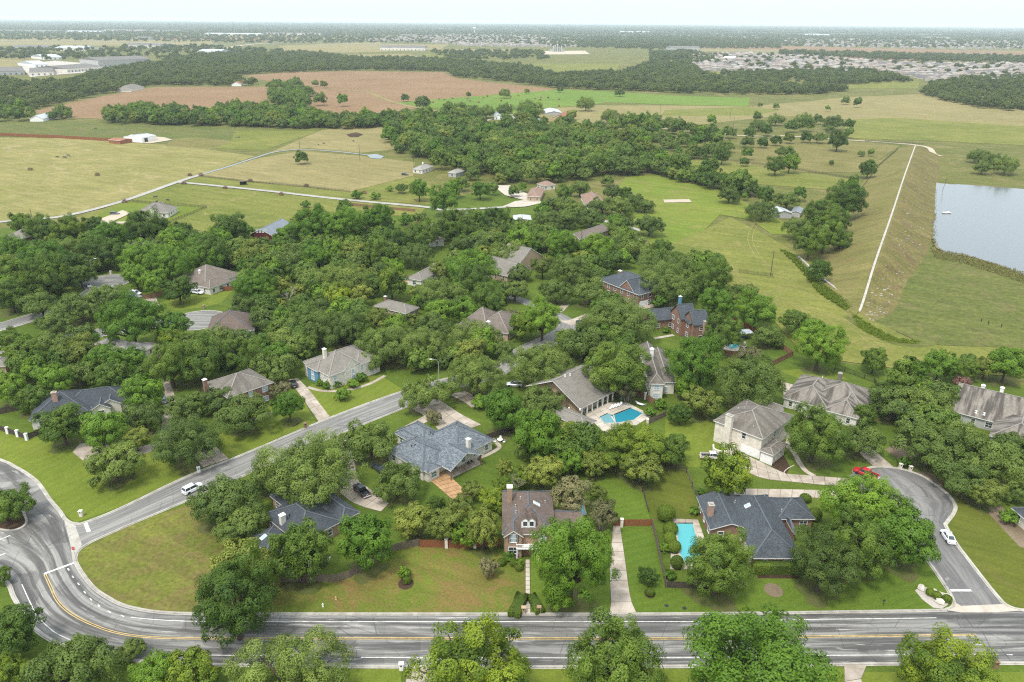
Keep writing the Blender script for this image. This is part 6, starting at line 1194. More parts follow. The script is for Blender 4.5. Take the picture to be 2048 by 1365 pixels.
def lounger(px, rz, label):
    e = empty('sun_lounger', at(*px), rz); e.location.z = 0.08; tag(e, label, 'sun lounger', 'loungers by the blue pool'); MB().box(-0.3,0.3,-0.9,0.4,0.28,0.36).add([(-0.3,0.4,0.30),(0.3,0.4,0.30),(0.3,0.95,0.75),(-0.3,0.95,0.75),(-0.3,0.4,0.38),(0.3,0.4,0.38),(0.3,0.92,0.82),(-0.3,0.92,0.82)], [(3,2,1,0),(4,5,6,7),(0,1,5,4),(1,2,6,5),(2,3,7,6),(3,0,4,7)]).build('cushion', M['white'], e)
    for x in (-0.26, 0.26):
        for y in (-0.8, 0.4): MB().box(x-0.03, x+0.03, y-0.03, y+0.03, 0, 0.28).build('leg', M['steel'], e)
for i, px in enumerate(((1222,818),(1228,816),(1234,814),(1240,812))): lounger(px, R(-35), ('leftmost', 'second from left', 'third from left', 'rightmost')[i] + ' white sun lounger in the row beside the blue pool')
def table(px, label, rz=0):
    e = empty('garden_table', at(*px), rz); tag(e, label, 'table'); MB().lathe([(0.75,0.70),(0.75,0.75),(0.0,0.75)], 16).build('table_top', M['white'], e); MB().lathe([(0.3,0.0),(0.06,0.08),(0.06,0.7)], 8).build('leg', M['white'], e)
def chair(px, rz, label, mat='white'):
    e = empty('garden_chair', at(*px), rz); tag(e, label, 'chair', 'garden chairs'); MB().box(-0.26,0.26,-0.26,0.26,0.42,0.47).build('seat', M[mat], e); MB().box(-0.26,0.26,0.22,0.27,0.47,0.95).build('backrest', M[mat], e)
    for x in (-0.23, 0.23):
        for y in (-0.23, 0.23): MB().box(x-0.025,x+0.025,y-0.025,y+0.025,0,0.42).build('leg', M[mat], e)
table((1000,884), 'round white garden table beside the dark board fence')
for px, rz, lb in (((990,886),R(70),'white garden chair left of the round white table'),((1001,879),0,'white garden chair behind the round white table'),((1008,887),R(-80),'white garden chair right of the round white table'),((938,930),1.0,'black patio chair at the left of the gabled patio'),((944,926),2.4,'black patio chair in the middle of the gabled patio'),((958,920),-1.0,'black patio chair at the right of the gabled patio')): chair(px, rz, lb, 'white' if px[0] > 980 else 'black')
# boat, pergola, hammock, raft, umbrella
e = empty('boat', at(636,1132), R(25)); tag(e, 'small white motor boat behind the grey fence', 'boat')
loft([[(x,-w_,z1),(x,-w_*0.7,z0),(x,w_*0.7,z0),(x,w_,z1)] for x,w_,z0,z1 in ((-2.4,0.85,0.5,1.15),(-1.0,1.0,0.45,1.15),(0.8,0.95,0.45,1.2),(2.0,0.5,0.6,1.3),(2.7,0.06,0.95,1.35))]).build('hull', M['white'], e); MB().box(-2.0,0.9,-0.7,0.7,1.16,1.2).build('deck', M['steel'], e); MB().box(0.0,0.5,-0.6,0.6,1.2,1.65).build('console', M['white'], e); MB().box(-1.4,-0.9,-0.6,0.6,1.2,1.5).build('seat', M['black'], e)
e = empty('pergola', at(1488,678), R(10)); tag(e, 'grey-roofed pergola on the lawn beside the brick house', 'pergola'); MB().box(-2.4,2.4,-1.9,1.9,2.6,2.75).box(-1.2,1.2,-0.9,0.9,2.75,3.0).build('roof', M['roof_metal'], e)
for x in (-2.2,2.2):
    for y in (-1.7,1.7): MB().box(x-0.1,x+0.1,y-0.1,y+0.1,0,2.6).build('post', M['wood_dark'], e)
MB().box(-1.2,1.2,-0.7,0.7,0,0.75).build('hot_tub', M['black'], e)
e = empty('hammock', at(1281,812), R(-35)); tag(e, 'white hammock on its stand right of the blue pool', 'hammock'); MB().add([(-1.6,-0.1,1.1),(-0.8,-0.5,0.6),(0.8,-0.5,0.6),(1.6,-0.1,1.1),(1.6,0.1,1.1),(0.8,0.5,0.6),(-0.8,0.5,0.6),(-1.6,0.1,1.1)], [(0,1,6,7),(1,2,5,6),(2,3,4,5)]).build('sling', M['white'], e); MB().tube([(-1.9,0,1.3),(-1.2,0,0.15),(1.2,0,0.15),(1.9,0,1.3)], [0.05]*4, 6).build('stand', M['steel'], e)
e = empty('parasol', at(1242,806)); tag(e, 'closed dark teal parasol beside the pool loungers', 'parasol'); MB().tube([(0,0,0),(0,0,2.6)], [0.04,0.04], 6).build('pole', M['steel'], e); MB().lathe([(0.28,1.2),(0.22,1.6),(0.1,2.5),(0.02,2.65)], 8).build('canopy', M['glass_teal'], e)
e = empty('raft', at(1893,427,0.5)); tag(e, 'small white swimming raft floating on the lake', 'raft'); MB().box(-2.2,2.2,-1.0,1.0,0.25,0.55).build('deck', M['white'], e); MB().box(-2.1,-1.5,-0.95,0.95,-0.2,0.25).box(1.5,2.1,-0.95,0.95,-0.2,0.25).build('float', M['rubber'], e); MB().box(0.2,1.0,-0.4,0.4,0.55,0.95).build('box', M['white'], e)
def hydrant(px, label, mat='yellow_paint'): e = MB().lathe([(0.16,0),(0.16,0.08),(0.1,0.1),(0.1,0.55),(0.14,0.57),(0.12,0.7),(0.03,0.8)], 10).box(-0.2,0.2,-0.06,0.06,0.38,0.5).build('fire_hydrant', M[mat]); e.location = at(*px); tag(e, label, 'hydrant')
hydrant((672,1200), 'small orange hydrant on the patchy lawn near the kerb'); hydrant((646,1214), 'small white standpipe on the patchy lawn near the kerb', 'white')
e = empty('lawn_sign', at(1766,1212)); tag(e, 'small dark yard sign on the striped lawn near the kerb', 'sign'); MB().box(-0.03,0.03,-0.03,0.03,0,1.3).build('post', M['iron'], e); MB().box(-0.25,0.25,-0.02,0.02,1.0,1.45).build('panel', M['car_dark'], e)
for x_, y_ in ((1962,645),(1976,650),(2002,656)): pl = MB().box(-0.09,0.09,-0.09,0.09,0,1.6).build('fence_post', M['iron']); pl.location = at(x_, y_); tag(pl, {1962: 'left', 1976: 'middle', 2002: 'right'}[x_] + ' one of three dark posts in the meadow below the lake', 'post', 'lone meadow posts')
# hay, brush piles, cattle
NUM = 'one two three four five six seven eight nine ten eleven twelve thirteen fourteen fifteen sixteen seventeen eighteen nineteen twenty twenty-one twenty-two twenty-three twenty-four'.split()
bale_x = [878,888,905,910,921,935,940,957,967,975,1002,1022.2,1037,1070,1082,1081,1096,1118,866,850,1000,1022,1118.5]
BALE = [sorted(bale_x).index(x_) for x_ in bale_x]
for i, (x_, y_, lb) in enumerate(((61,341,'far left of the pale pasture'),(195,352,'in the middle of the pale pasture'),(380,352,'above the lane junction'),(402,352,'where the blue ditch starts'),(368,369,'at the lane junction'),(250,406,'at the left paddock corner'),(451,378,'below the small dark shelter'),(501,364,'at the left end of the wire fence'),(613,374,'in the middle of the wire fence'),(563,391,'on the farm lane verge'),(728,388,'at the right end of the wire fence'))):
    p = at(x_, y_); e = empty('brush_pile', p, i); me = leaf_mesh('brush', np.vstack([unit(380)*np.array([1.7,1.5,1.5])*rng.uniform(0.5,1,(380,1))])*np.array([1,1,1])*1.15 + np.array([0,0,0.5]), unit(380), rng.uniform(0.15,0.45,380), rng.uniform(0,1,380), M['leaf_pink'], 0.3); link(bpy.data.objects.new('twigs', me), e); tag(e, 'rounded brown brush pile ' + lb, 'brush pile', 'brush piles in the pasture')
for i, (x_, y_) in enumerate(((878,200),(888,201),(905,198),(910,210),(921,207),(935,199),(940,203),(957,206),(967,197),(975,194),(1002,203),(1022,195),(1037,193),(1070,199),(1082,196),(1081,201),(1096,197),(1118,200),(866,206),(850,208),(1000,216),(1022,212),(1118,214))):
    o = MB().lathe([(0.6,-0.8),(0.85,-0.78),(0.9,0),(0.85,0.78),(0.0,0.8)], 10, Matrix.Rotation(math.pi/2, 4, 'X')).build('hay_bale', M['wood_brown']); o.location = at(x_, y_) + Vector((0,0,1.0)); o.scale = (1.35,1.35,1.35); o.rotation_euler = (0,0,i); tag(o, 'round brown hay bale in the bright green field, ' + ('leftmost of all' if BALE[i] == 0 else 'number %s counting from the left' % NUM[BALE[i]]), 'hay bale', 'hay bales in the green field')
cow_me = None
def cow(px, rz, where):
    global cow_me
    if cow_me is None:
        b = loft([[(x, w_*math.cos(a), zc_+hh*math.sin(a)) for a in [k*math.pi/4 for k in range(8)]] for x,w_,zc_,hh in ((-1.15,0.12,1.15,0.15),(-1.0,0.3,1.1,0.33),(-0.3,0.36,1.05,0.38),(0.5,0.34,1.05,0.4),(0.85,0.24,1.15,0.32),(1.15,0.14,1.25,0.2),(1.45,0.13,1.2,0.15),(1.75,0.07,1.0,0.09))])
        for x in (-0.85, 0.65):
            for y in (-0.2, 0.2): b.tube([(x,y,0),(x-0.03,y,0.4),(x,y,0.95)], [0.06,0.06,0.13], 6)
        b.tube([(-1.12,0,1.2),(-1.3,0,0.6)], [0.04,0.03], 5); o = b.build('cow', M['car_black']); cow_me = o.data; bpy.data.objects.remove(o)
    o = link(bpy.data.objects.new('cow', cow_me)); o.location = at(*px); o.rotation_euler = (0,0,rz); tag(o, 'tiny black cow grazing ' + where, 'cow', 'grazing cattle')
for i, px in enumerate(((115,316),(128,316.5),(132,317),(137,313),(140,313.5),(311,397),(314,406),(336,403),(191,259),(472,277),(478,277),(637,291),(648,289),(707,284))): cow(px, i*1.3, ('leftmost of five in the pale pasture','second of five in the pale pasture','third of five in the pale pasture','fourth of five in the pale pasture','rightmost of five in the pale pasture','behind the cream paddock house, leftmost','right behind the cream paddock house','behind the cream paddock house, rightmost','above the long red fence','left one of a pair in the scrub','right one of a pair in the scrub','left one near the brown mound','middle one near the brown mound','right one near the brown mound')[i])
e = empty('field_shelter', at(487,370), R(20)); tag(e, 'small dark three-sided shelter in the green paddock', 'shelter'); MB().box(-2.2,2.2,1.2,1.3,0,2.4).box(-2.2,-2.1,-1.2,1.2,0,2.4).box(2.1,2.2,-1.2,1.2,0,2.4).build('wall', M['wood_dark'], e); MB().box(-2.4,2.4,-1.5,1.5,2.4,2.52).build('roof', M['wood_grey'], e)
# dead grey tree in the garden left of centre, and bare shrubs
def bare_tree(px, h, label, seed, mat='bark_pale'):
    rs = random.Random(seed); b = MB()
    def grow(p, d, L, r, lv):
        q = p + d*L; b.tube([p, (p+q)/2 + Vector((rs.uniform(-.1,.1),rs.uniform(-.1,.1),0))*L, q], [r, r*0.8, r*0.6], 5, cap=False)
        if lv:
            for _ in range(3): grow(q, (d + Vector((rs.uniform(-1,1),rs.uniform(-1,1),rs.uniform(-.2,.7)))*0.75).normalized(), L*rs.uniform(0.55,0.8), r*0.6, lv-1)
    p = at(*px); e = empty('bare_tree', p); tag(e, label, 'tree'); grow(Vector((0,0,-0.2)), Vector((0,0,1)), h*0.34, h*0.02, 4); b.build('branches', M[mat], e)
bare_tree((1030,1000), 9, 'bare grey tree between the patio and the brown roof', 3); bare_tree((578,625), 10, 'pale bare trunk tree in the green clearing', 5); bare_tree((590,632), 8, 'smaller bare trunk right of the pale bare tree', 8)
# ================================================================== FAR COUNTRY
def instancer(name, pts, rots, scales, colname, meshes, label, cat, sz=None):
    """one object: leafless points that carry copies of a few small trees (geometry nodes)"""
    c = bpy.data.collections.new(colname)
    for i, me in enumerate(meshes): c.objects.link(bpy.data.objects.new('%s_source' % colname, me))
    me = bpy.data.meshes.new(name); me.from_pydata([tuple(p) for p in pts], [], [])
    for nm, arr, ty in (('scl', scales, 'FLOAT_VECTOR'), ('rotz', rots, 'FLOAT'), ('pick', np.arange(len(pts)) % len(meshes), 'INT')):
        a = me.attributes.new(nm, ty, 'POINT'); a.data.foreach_set('vector' if ty == 'FLOAT_VECTOR' else 'value', np.asarray(arr, dtype=np.int32 if ty == 'INT' else np.float32).ravel())
    o = link(bpy.data.objects.new(name, me)); tag(o, label, cat, kind='stuff')
    g = bpy.data.node_groups.new(name+'_nodes', 'GeometryNodeTree'); g.interface.new_socket('Geometry', in_out='INPUT', socket_type='NodeSocketGeometry'); g.interface.new_socket('Geometry', in_out='OUTPUT', socket_type='NodeSocketGeometry')
    N = g.nodes.new; gi, go, ip, ci = N('NodeGroupInput'), N('NodeGroupOutput'), N('GeometryNodeInstanceOnPoints'), N('GeometryNodeCollectionInfo')
    ci.inputs['Collection'].default_value = c; ci.inputs['Separate Children'].default_value = True; ci.inputs['Reset Children'].default_value = True; ip.inputs['Pick Instance'].default_value = True
    def attr(n, t): a = N('GeometryNodeInputNamedAttribute'); a.data_type = t; a.inputs['Name'].default_value = n; return [s for s in a.outputs if s.enabled and s.name == 'Attribute'][0]
    cx = N('ShaderNodeCombineXYZ'); L = g.links.new; L(attr('rotz', 'FLOAT'), cx.inputs['Z']); L(gi.outputs[0], ip.inputs['Points']); L(ci.outputs[0], ip.inputs['Instance']); L(attr('pick', 'INT'), ip.inputs['Instance Index']); L(cx.outputs[0], ip.inputs['Rotation']); L(attr('scl', 'FLOAT_VECTOR'), ip.inputs['Scale']); L(ip.outputs[0], go.inputs[0])
    o.modifiers.new('scatter', 'NODES').node_group = g; return o
far_m = [crown('far_crown', M['leaf_far'], 5.6, 3.6, 4.2, 14, 0.36, 800, 0.62, seed=300+i, low=-0.6)[0] for i in range(4)]
mid_m = [crown('mid_crown', M[m_], rx, rz, zc, nl, 0.30, 4600, 0.32, seed=320+i, low=-0.65)[0] for i, (m_, rx, rz, zc, nl) in enumerate((('leaf_dark',5.2,4.2,4.8,24),('leaf_oak',6.2,3.4,4.2,26),('leaf_green',4.8,4.8,5.6,22),('leaf_dark',5.8,4.6,5.2,26),('leaf_wood',5.4,4.0,4.8,24),('leaf_oak',5.6,3.6,4.2,22),('leaf_wood',4.2,4.4,5.0,18),('leaf_olive',4.6,3.6,4.4,20)))]
def inpoly(x, y, P):
    x, y = np.asarray(x), np.asarray(y); r = np.zeros(len(x), bool); n = len(P)
    for i in range(n):
        x1, y1 = P[i]; x2, y2 = P[(i+1) % n]; c = ((y1 > y) != (y2 > y)) & (x < (x2-x1)*(y-y1)/((y2-y1) if y2 != y1 else 1e-9) + x1); r ^= c
    return r
def fill(poly, spacing, keep=1.0, edge=None):
    P = [(at(*p).x, at(*p).y) for p in poly]; xs, ys = [p[0] for p in P], [p[1] for p in P]; nx, ny = int((max(xs)-min(xs))/spacing)+1, int((max(ys)-min(ys))/spacing)+1
    X, Y = np.meshgrid(np.arange(nx), np.arange(ny)); X = min(xs) + (X + rng.uniform(-0.48, 0.48, X.shape))*spacing; Y = min(ys) + (Y + rng.uniform(-0.48, 0.48, Y.shape))*spacing; X, Y = X.ravel(), Y.ravel(); gap = np.sin(X*0.013+1.3)*np.sin(Y*0.009+0.4) + 0.6*np.sin(X*0.031-Y*0.022) + 0.5*np.sin(X*0.006+Y*0.017); ok = inpoly(X, Y, P) & (rng.random(len(X)) < keep*np.where(Y > 700, np.clip(1.05-0.55*np.clip(gap, 0, 1.4), 0.25, 1), 1.0)); return np.stack([X[ok], Y[ok]], 1)
rng = np.random.default_rng(77)
def woods(name, label, polys, src, cn, smin=0.7, smax=1.35, cat='woodland'):
    pts = np.vstack([fill(*a) for a in polys]); n = len(pts); s = rng.uniform(smin, smax, n); S = np.stack([s*rng.uniform(0.9, 1.15, n), s, s*rng.uniform(0.8, 1.25, n)], 1)
    return instancer(name, np.column_stack([pts, np.full(n, -0.1)]), rng.uniform(0, 6.28, n), S, cn, src, label, cat)
woods('woods', 'dense green woodland strip between the pastures and the ranch', [([(775,258),(790,240),(870,238),(905,226),(945,226),(960,252),(1005,262),(1060,245),(1130,250),(1175,275),(1250,292),(1325,335),(1300,352),(1235,352),(1200,356),(1110,372),(1080,366),(990,368),(960,352),(900,352),(868,332),(845,318),(790,312),(772,285)], 9.6, 0.88), ([(1060,240),(1130,242),(1180,262),(1260,262),(1300,255),(1420,270),(1440,305),(1420,320),(1330,318),(1240,290),(1160,272)], 11.0, 0.55), ([(1300,332),(1330,345),(1440,372),(1520,392),(1525,402),(1430,382),(1330,357),(1296,345)], 6.5, 0.95)], mid_m, 'wood_tree', 0.6, 1.7)
woods('hedgerow_trees', 'dark hedgerow of trees along the foot of the brown fields', [([(208,248),(212,232),(300,222),(345,228),(400,238),(440,225),(520,220),(560,232),(700,245),(785,240),(790,256),(640,260),(520,256),(420,254),(300,250)], 8.0, 0.95), ([(540,175),(600,170),(622,192),(610,215),(575,222),(545,205)], 9.5, 0.9), ([(0,222),(40,225),(70,236),(60,244),(0,244)], 12, 0.8), ([(95,236),(140,234),(140,240),(95,241)], 9, 0.8)], mid_m, 'hedgerow_tree', 0.8, 1.5)
woods('woods', 'dark meadow hedge line right of the dam foot', [([(1690,395),(1700,372),(1712,385),(1700,410)], 6, 0.8), ([(1640,690),(1610,650),(1600,660),(1625,700)], 6, 0.7), ([(2048,745),(1980,748),(1830,748),(1790,738),(1850,735),(2048,735)], 6, 0.85), ([(1560,650),(1530,600),(1480,575),(1500,600),(1530,640)], 7, 0.6)], mid_m, 'line_tree', 0.5, 0.85)
woods('far_woods', 'broad dark belt of far woodland beyond the brown fields', [([(-40,158),(60,172),(140,168),(175,150),(320,128),(420,112),(600,106),(700,118),(880,122),(1000,132),(1070,140),(1110,152),(1240,148),(1300,130),(1380,128),(1400,150),(1440,160),(1640,176),(1700,182),(1640,190),(1430,190),(1250,182),(1120,178),(1000,163),(915,155),(885,143),(700,141),(480,150),(480,165),(530,172),(308,172),(205,190),(70,220),(-40,228)], 11.5, 0.88), ([(1440,150),(1560,146),(1700,142),(1780,152),(1830,165),(1640,172),(1470,165)], 12, 0.8), ([(1850,178),(1900,165),(2100,150),(2100,225),(1980,222),(1900,205),(1840,190)], 11, 0.85), ([(1300,105),(1380,104),(1430,118),(1440,130),(1300,125)], 14, 0.7)], far_m, 'far_tree', 0.8, 1.5)
poly_far = [([(-40,100),(200,96),(400,92),(600,106),(420,112),(320,128),(300,118),(100,122),(-40,120)], 26, 0.45), ([(-40,52),(700,52),(900,60),(1300,62),(1600,70),(2100,74),(2100,100),(1600,94),(1300,96),(1100,94),(860,86),(560,88),(-40,80)], 34, 0.55), ([(1100,76),(1340,74),(1560,82),(1560,98),(1300,100),(1100,96)], 24, 0.62), ([(1560,104),(1850,112),(2100,118),(2100,128),(1800,122),(1560,110)], 18, 0.8), ([(1380,112),(1500,110),(2100,138),(2100,160),(1900,160),(1500,140)], 34, 0.35), ([(860,104),(1080,104),(1100,120),(900,122)], 20, 0.5)]
woods('far_tree_belts', 'hazy scattered tree belts and hedges towards the horizon', poly_far, far_m, 'belt_tree', 0.9, 1.7)
pts = np.vstack([fill([(-60,42),(2120,58),(2120,74),(1300,64),(700,56),(-60,54)], 150, 0.6)]); n = len(pts); s = rng.uniform(5, 14, n)
instancer('horizon_woods', np.column_stack([pts, np.full(n, -1.0)]), rng.uniform(0, 6.28, n), np.stack([s*rng.uniform(1, 3, n), s*rng.uniform(1, 2, n), s*0.16+0.8], 1), 'horizon_tree', far_m, 'pale blue tree masses along the hazy horizon', 'woodland')
# garden canopy: the smaller crowns that close the gaps between the trees above, clear of roofs, streets and lawns
CANOPY = [[(0,480),(120,480),(240,500),(240,540),(170,560),(150,590),(60,620),(0,630)],[(240,480),(420,490),(470,520),(480,580),(470,580),(440,540),(380,540),(370,590),(330,580),(260,560),(250,520)],[(470,470),(560,480),(700,470),(770,460),(800,500),(780,560),(740,600),(640,600),(600,560),(520,600),(480,600)],[(520,640),(640,600),(740,640),(740,690),(760,730),(700,690),(620,700),(560,730),(420,740),(400,700),(510,670)],[(740,650),(840,640),(900,680),(930,700),(1000,700),(1010,720),(900,740),(850,760),(780,740)],[(850,560),(900,520),(980,520),(990,560),(1080,560),(1010,610),(900,640),(840,640),(830,600)],[(900,450),(1020,460),(1130,480),(1250,460),(1260,530),(1220,600),(1180,560),(1080,520),(1000,500),(900,510),(830,500)],[(1190,610),(1230,600),(1260,660),(1290,700),(1270,760),(1150,720),(1120,700),(1190,660)],[(1320,520),(1400,530),(1450,560),(1480,620),(1400,600),(1330,600),(1310,560)],[(20,690),(180,690),(230,730),(330,740),(300,770),(100,780),(0,770)],[(420,740),(540,690),(620,700),(600,740),(520,740)],[(1760,780),(1920,790),(1940,840),(2048,880),(2048,1000),(1960,960),(1860,950),(1830,880),(1760,850)],[(1040,900),(1110,840),(1200,870),(1300,880),(1280,940),(1180,940),(1100,960)]]
ring1, ring2 = at(398,641), at(213,564)
st_lines = [P_ for P_ in ([ring1 + Vector((7*math.cos(a_), 7*math.sin(a_), 0)) for a_ in range(7)] + [at(400,655), at(360,655)], [ring2 + Vector((7*math.cos(a_), 7*math.sin(a_), 0)) for a_ in range(7)] + [at(215,575)], lower, upper, [at((a[0]+b[0])/2, (a[1]+b[1])/2) for a, b in sidest], [at((a[0]+b[0])/2, (a[1]+b[1])/2) for a, b in court])]
boxes = [(h, min(topx(h.wor((q['x0'], q['y0'], q['z'])))[0] for q in h.wings), [[topx(h.wor((x_, y_, z_))) for q in h.wings for x_ in (q['x0'], q['x1']) for y_ in (q['y0'], q['y1']) for z_ in (q['z']-1, q['z']+2)]][0]) for h in HOUSES]
TX = np.array([[t[4].x, t[4].y, t[5]*PROTO[t[3]]['Rx']] for t in trees]); cand = []
for poly in CANOPY:
    for x_, y_ in fill(poly, 6.2, 0.85):
        s_ = float(rng.uniform(0.6, 1.05)); r_ = s_*5.6; v = Vector((x_, y_, 0))
        if np.any(np.hypot(TX[:, 0]-x_, TX[:, 1]-y_) < 0.45*np.maximum(TX[:, 2], r_)): continue
        if any((Vector(a.xy)-Vector((x_, y_))).length < 5.5+r_*0.4 for P_ in st_lines for a in P_): continue
        ok = True; cx, cy_ = topx(v + Vector((0, 0, 4*s_))); rp = r_*F_PX/depth(v)
        for h, _, pp in boxes:
            l = h.loc(v)
            if any(q['x0']-2 < l.x < q['x1']+2 and q['y0']-2 < l.y < q['y1']+2 for q in h.wings): ok = False; break
            xs_, ys_ = [p_[0] for p_ in pp], [p_[1] for p_ in pp]
            if y_ < h.o.y and min(xs_)-rp*0.6 < cx < max(xs_)+rp*0.6 and min(ys_)-rp*0.5 < cy_ < max(ys_)+rp*0.6: ok = False; break
        if ok: cand.append((x_, y_, s_))
print('canopy', len(cand))
n = len(cand); S = np.array([[c_[2]]*3 for c_ in cand])*rng.uniform(0.9, 1.2, (n, 3)); instancer('garden_canopy', [(c_[0], c_[1], -0.1) for c_ in cand], rng.uniform(0, 6.28, n), S, 'garden_tree', mid_m, 'closed green canopy of smaller trees between the houses', 'trees')
sm = np.array([[t[4].x, t[4].y, 0] for t in TREES_SMALL]); ss = np.array([[t[5]*PROTO[t[3]]['Rx']/5.6]*3 for t in TREES_SMALL])
if len(sm): instancer('field_trees', sm, rng.uniform(0, 6.28, len(sm)), ss, 'field_tree', mid_m, 'small scattered single trees dotted over the far fields', 'trees')
# weeds, reeds, rocks of the bank
def tufts(name, label, poly, n, s, mat, hgt, cat, zf=None):
    P = fill(poly, 1.0, 1.0); P = P[rng.integers(0, len(P), n)] + rng.uniform(-0.6, 0.6, (n, 2)); z = np.zeros(n) if zf is None else zf(P); Q = np.column_stack([P, z + rng.uniform(0.1, hgt, n)]); Nn = unit(n); Nn[:, 2] *= 0.5
    o = link(bpy.data.objects.new(name, leaf_mesh(name, Q, Nn, s*rng.uniform(0.6, 1.4, n), rng.uniform(0, 1, n), M[mat], 0.4))); tag(o, label, cat, kind='stuff')
tufts('tall_weeds', 'bright green tall weeds along the concrete spillway wall', [(1712,616),(1640,570),(1590,515),(1560,500),(1600,540),(1640,590),(1690,622)], 9000, 0.4, 'weed', 1.0, 'weeds')
tufts('tall_weeds', 'green weeds in the curved swale below the dam corner', [(1700,625),(1740,650),(1790,678),(1840,682),(1830,690),(1770,684),(1720,660)], 3500, 0.35, 'weed', 0.5, 'weeds')
tufts('reeds', 'brown-green reeds along the near lake shore', [(1862,500),(1885,503),(1935,513),(2000,533),(2100,562),(2100,585),(2000,552),(1930,530),(1870,518)], 4200, 0.42, 'reed', 0.9, 'reeds')
tufts('reeds', 'green waterside weeds along the dam side of the lake', [(1868,380),(1873,380),(1871,440),(1876,490),(1862,500),(1862,440)], 1600, 0.35, 'weed', 0.5, 'reeds')
cen = lambda: None
b = MB(); rs = random.Random(4); A, B = C, Rt                              # riprap on the water face
for i in range(130):
    k_ = rs.uniform(3, len(C)-6); i0 = int(k_); f = k_-i0; t_ = rs.betavariate(2, 2)*0.8 + 0.08; c0 = C[i0].lerp(C[i0+1], f); b0 = Rt[i0].lerp(Rt[i0+1], f); q = b0.lerp(c0, t_); s_ = rs.uniform(0.15, 0.5)*(1.5 if rs.random() < 0.12 else 1); h_ = [h for t2, h in prof if t2 <= t_][-1]*c0.z
    zb = np.interp(t_, [x[0] for x in [(0, 0.0), (0.25, 0.22), (0.5, 0.5), (0.75, 0.8), (0.94, 1.0)]], [0, 0.22, 0.5, 0.8, 1.0])*c0.z
    Mx = Matrix.Translation((q.x, q.y, zb)) @ Matrix.Rotation(rs.uniform(0, 6), 4, 'Z'); b.box(-s_, s_*0.8, -s_*0.6, s_*0.7, -0.1, s_*0.45, 0, Mx)
tag(b.build('bank_stones', M['rock_pale']), 'pale stones scattered down the water face of the dam', 'stones', kind='stuff')
b = MB()
# subdivision of grey hip roofs
def hip_mesh(w_, d_, h_, pt):
    b = MB(); x, y = w_/2, d_/2; hw = min(x, y); b.box(-x+.4, x-.4, -y+.4, y-.4, -0.2, h_, 1); r = h_+pt*hw; ins = hw*0.95
    E, G = ((-x+ins, 0, r), (x-ins, 0, r)) if x >= y else ((0, -y+ins, r), (0, y-ins, r))
    V = [(-x,-y,h_),(x,-y,h_),(x,y,h_),(-x,y,h_),E,G]; F_ = [(0,1,5,4),(1,2,5),(2,3,4,5),(3,0,4)] if x >= y else [(0,1,4),(1,2,5,4),(2,3,5),(3,0,4,5)]; b.add(V, F_, 0); return b
subm = []; ROOFS = [plain('distant_roof_%s' % n_, c_, 0.9, 0.2, 0.12, 0.05) for n_, c_ in (('grey', (0.20,0.182,0.168)), ('brown', (0.19,0.155,0.13)), ('pale', (0.27,0.245,0.22)), ('dark', (0.13,0.12,0.115)), ('tan', (0.24,0.20,0.165)))]
for w_, d_, h_, pt in ((13,17,3.2,.6),(15,14,3.0,.55),(12,16,5.8,.5),(14,18,3.2,.65),(16,15,5.6,.45)):
    o = hip_mesh(w_, d_, h_, pt).build('house', [ROOFS[len(subm)], M['far_wall']]); subm.append(o.data); bpy.data.objects.remove(o)
sub_poly = [[(1380,112),(1480,108),(1640,116),(1800,128),(2120,132),(2120,162),(2000,172),(1880,168),(1800,152),(1660,144),(1480,146),(1380,142)]]
rows = []
Pp = [(at(*p).x, at(*p).y) for p in sub_poly[0]]; ang = R(32); ca, sa = math.cos(ang), math.sin(ang)
for i in range(-60, 120):
    for j in range(-60, 120):
        u_, v_ = i*22.0 + (j % 2)*4, j*26.0 + (j//2)*16.0; x_, y_ = at(1700,135).x + u_*ca - v_*sa, at(1700,135).y + u_*sa + v_*ca
        if inpoly([x_], [y_], Pp)[0] and random.random() < 0.95: rows.append((x_, y_))
rows.sort(key=lambda p: p[1]); SUBL = 'grey hip-roofed house in the dense rows of the far right subdivision'; rest = []
for i, (x_, y_) in enumerate(rows):
    if i < 240:
        o = link(bpy.data.objects.new('house', random.choice(subm))); o.location = (x_+random.uniform(-1, 1), y_+random.uniform(-1, 1), 0); o.rotation_euler = (0, 0, ang + random.choice((0, math.pi/2))); s_ = random.uniform(0.9, 1.12); o.scale = (s_, s_, s_); tag(o, SUBL, 'house', 'houses of the far right subdivision')
    else: rest.append((x_, y_))
for poly, sp, kp in (([(700,82),(900,70),(1060,72),(1170,80),(1150,95),(960,94),(860,86)], 26, 0.6), ([(1560,78),(1800,82),(2100,84),(2100,100),(1850,98),(1620,94),(1560,90)], 34, 0.45), ([(1100,70),(1500,72),(1560,84),(1200,84)], 70, 0.5)): rest += [tuple(p) for p in fill(poly, sp, kp)]
n = len(rest); instancer('far_houses', [(x_, y_, 0) for x_, y_ in rest], rng.uniform(0, 3, n), np.repeat(rng.uniform(0.9, 1.2, n)[:, None], 3, 1), 'far_house', subm, 'hazy mass of grey roofs in the far suburbs', 'houses')
for P in ([(1395,128),(1420,122),(1440,135),(1415,140)], [(1530,126),(1545,121),(1640,146),(1610,146)], [(1660,132),(1672,128),(1740,146),(1720,146)]): sheet('street', P, M['sand'], 1.6)
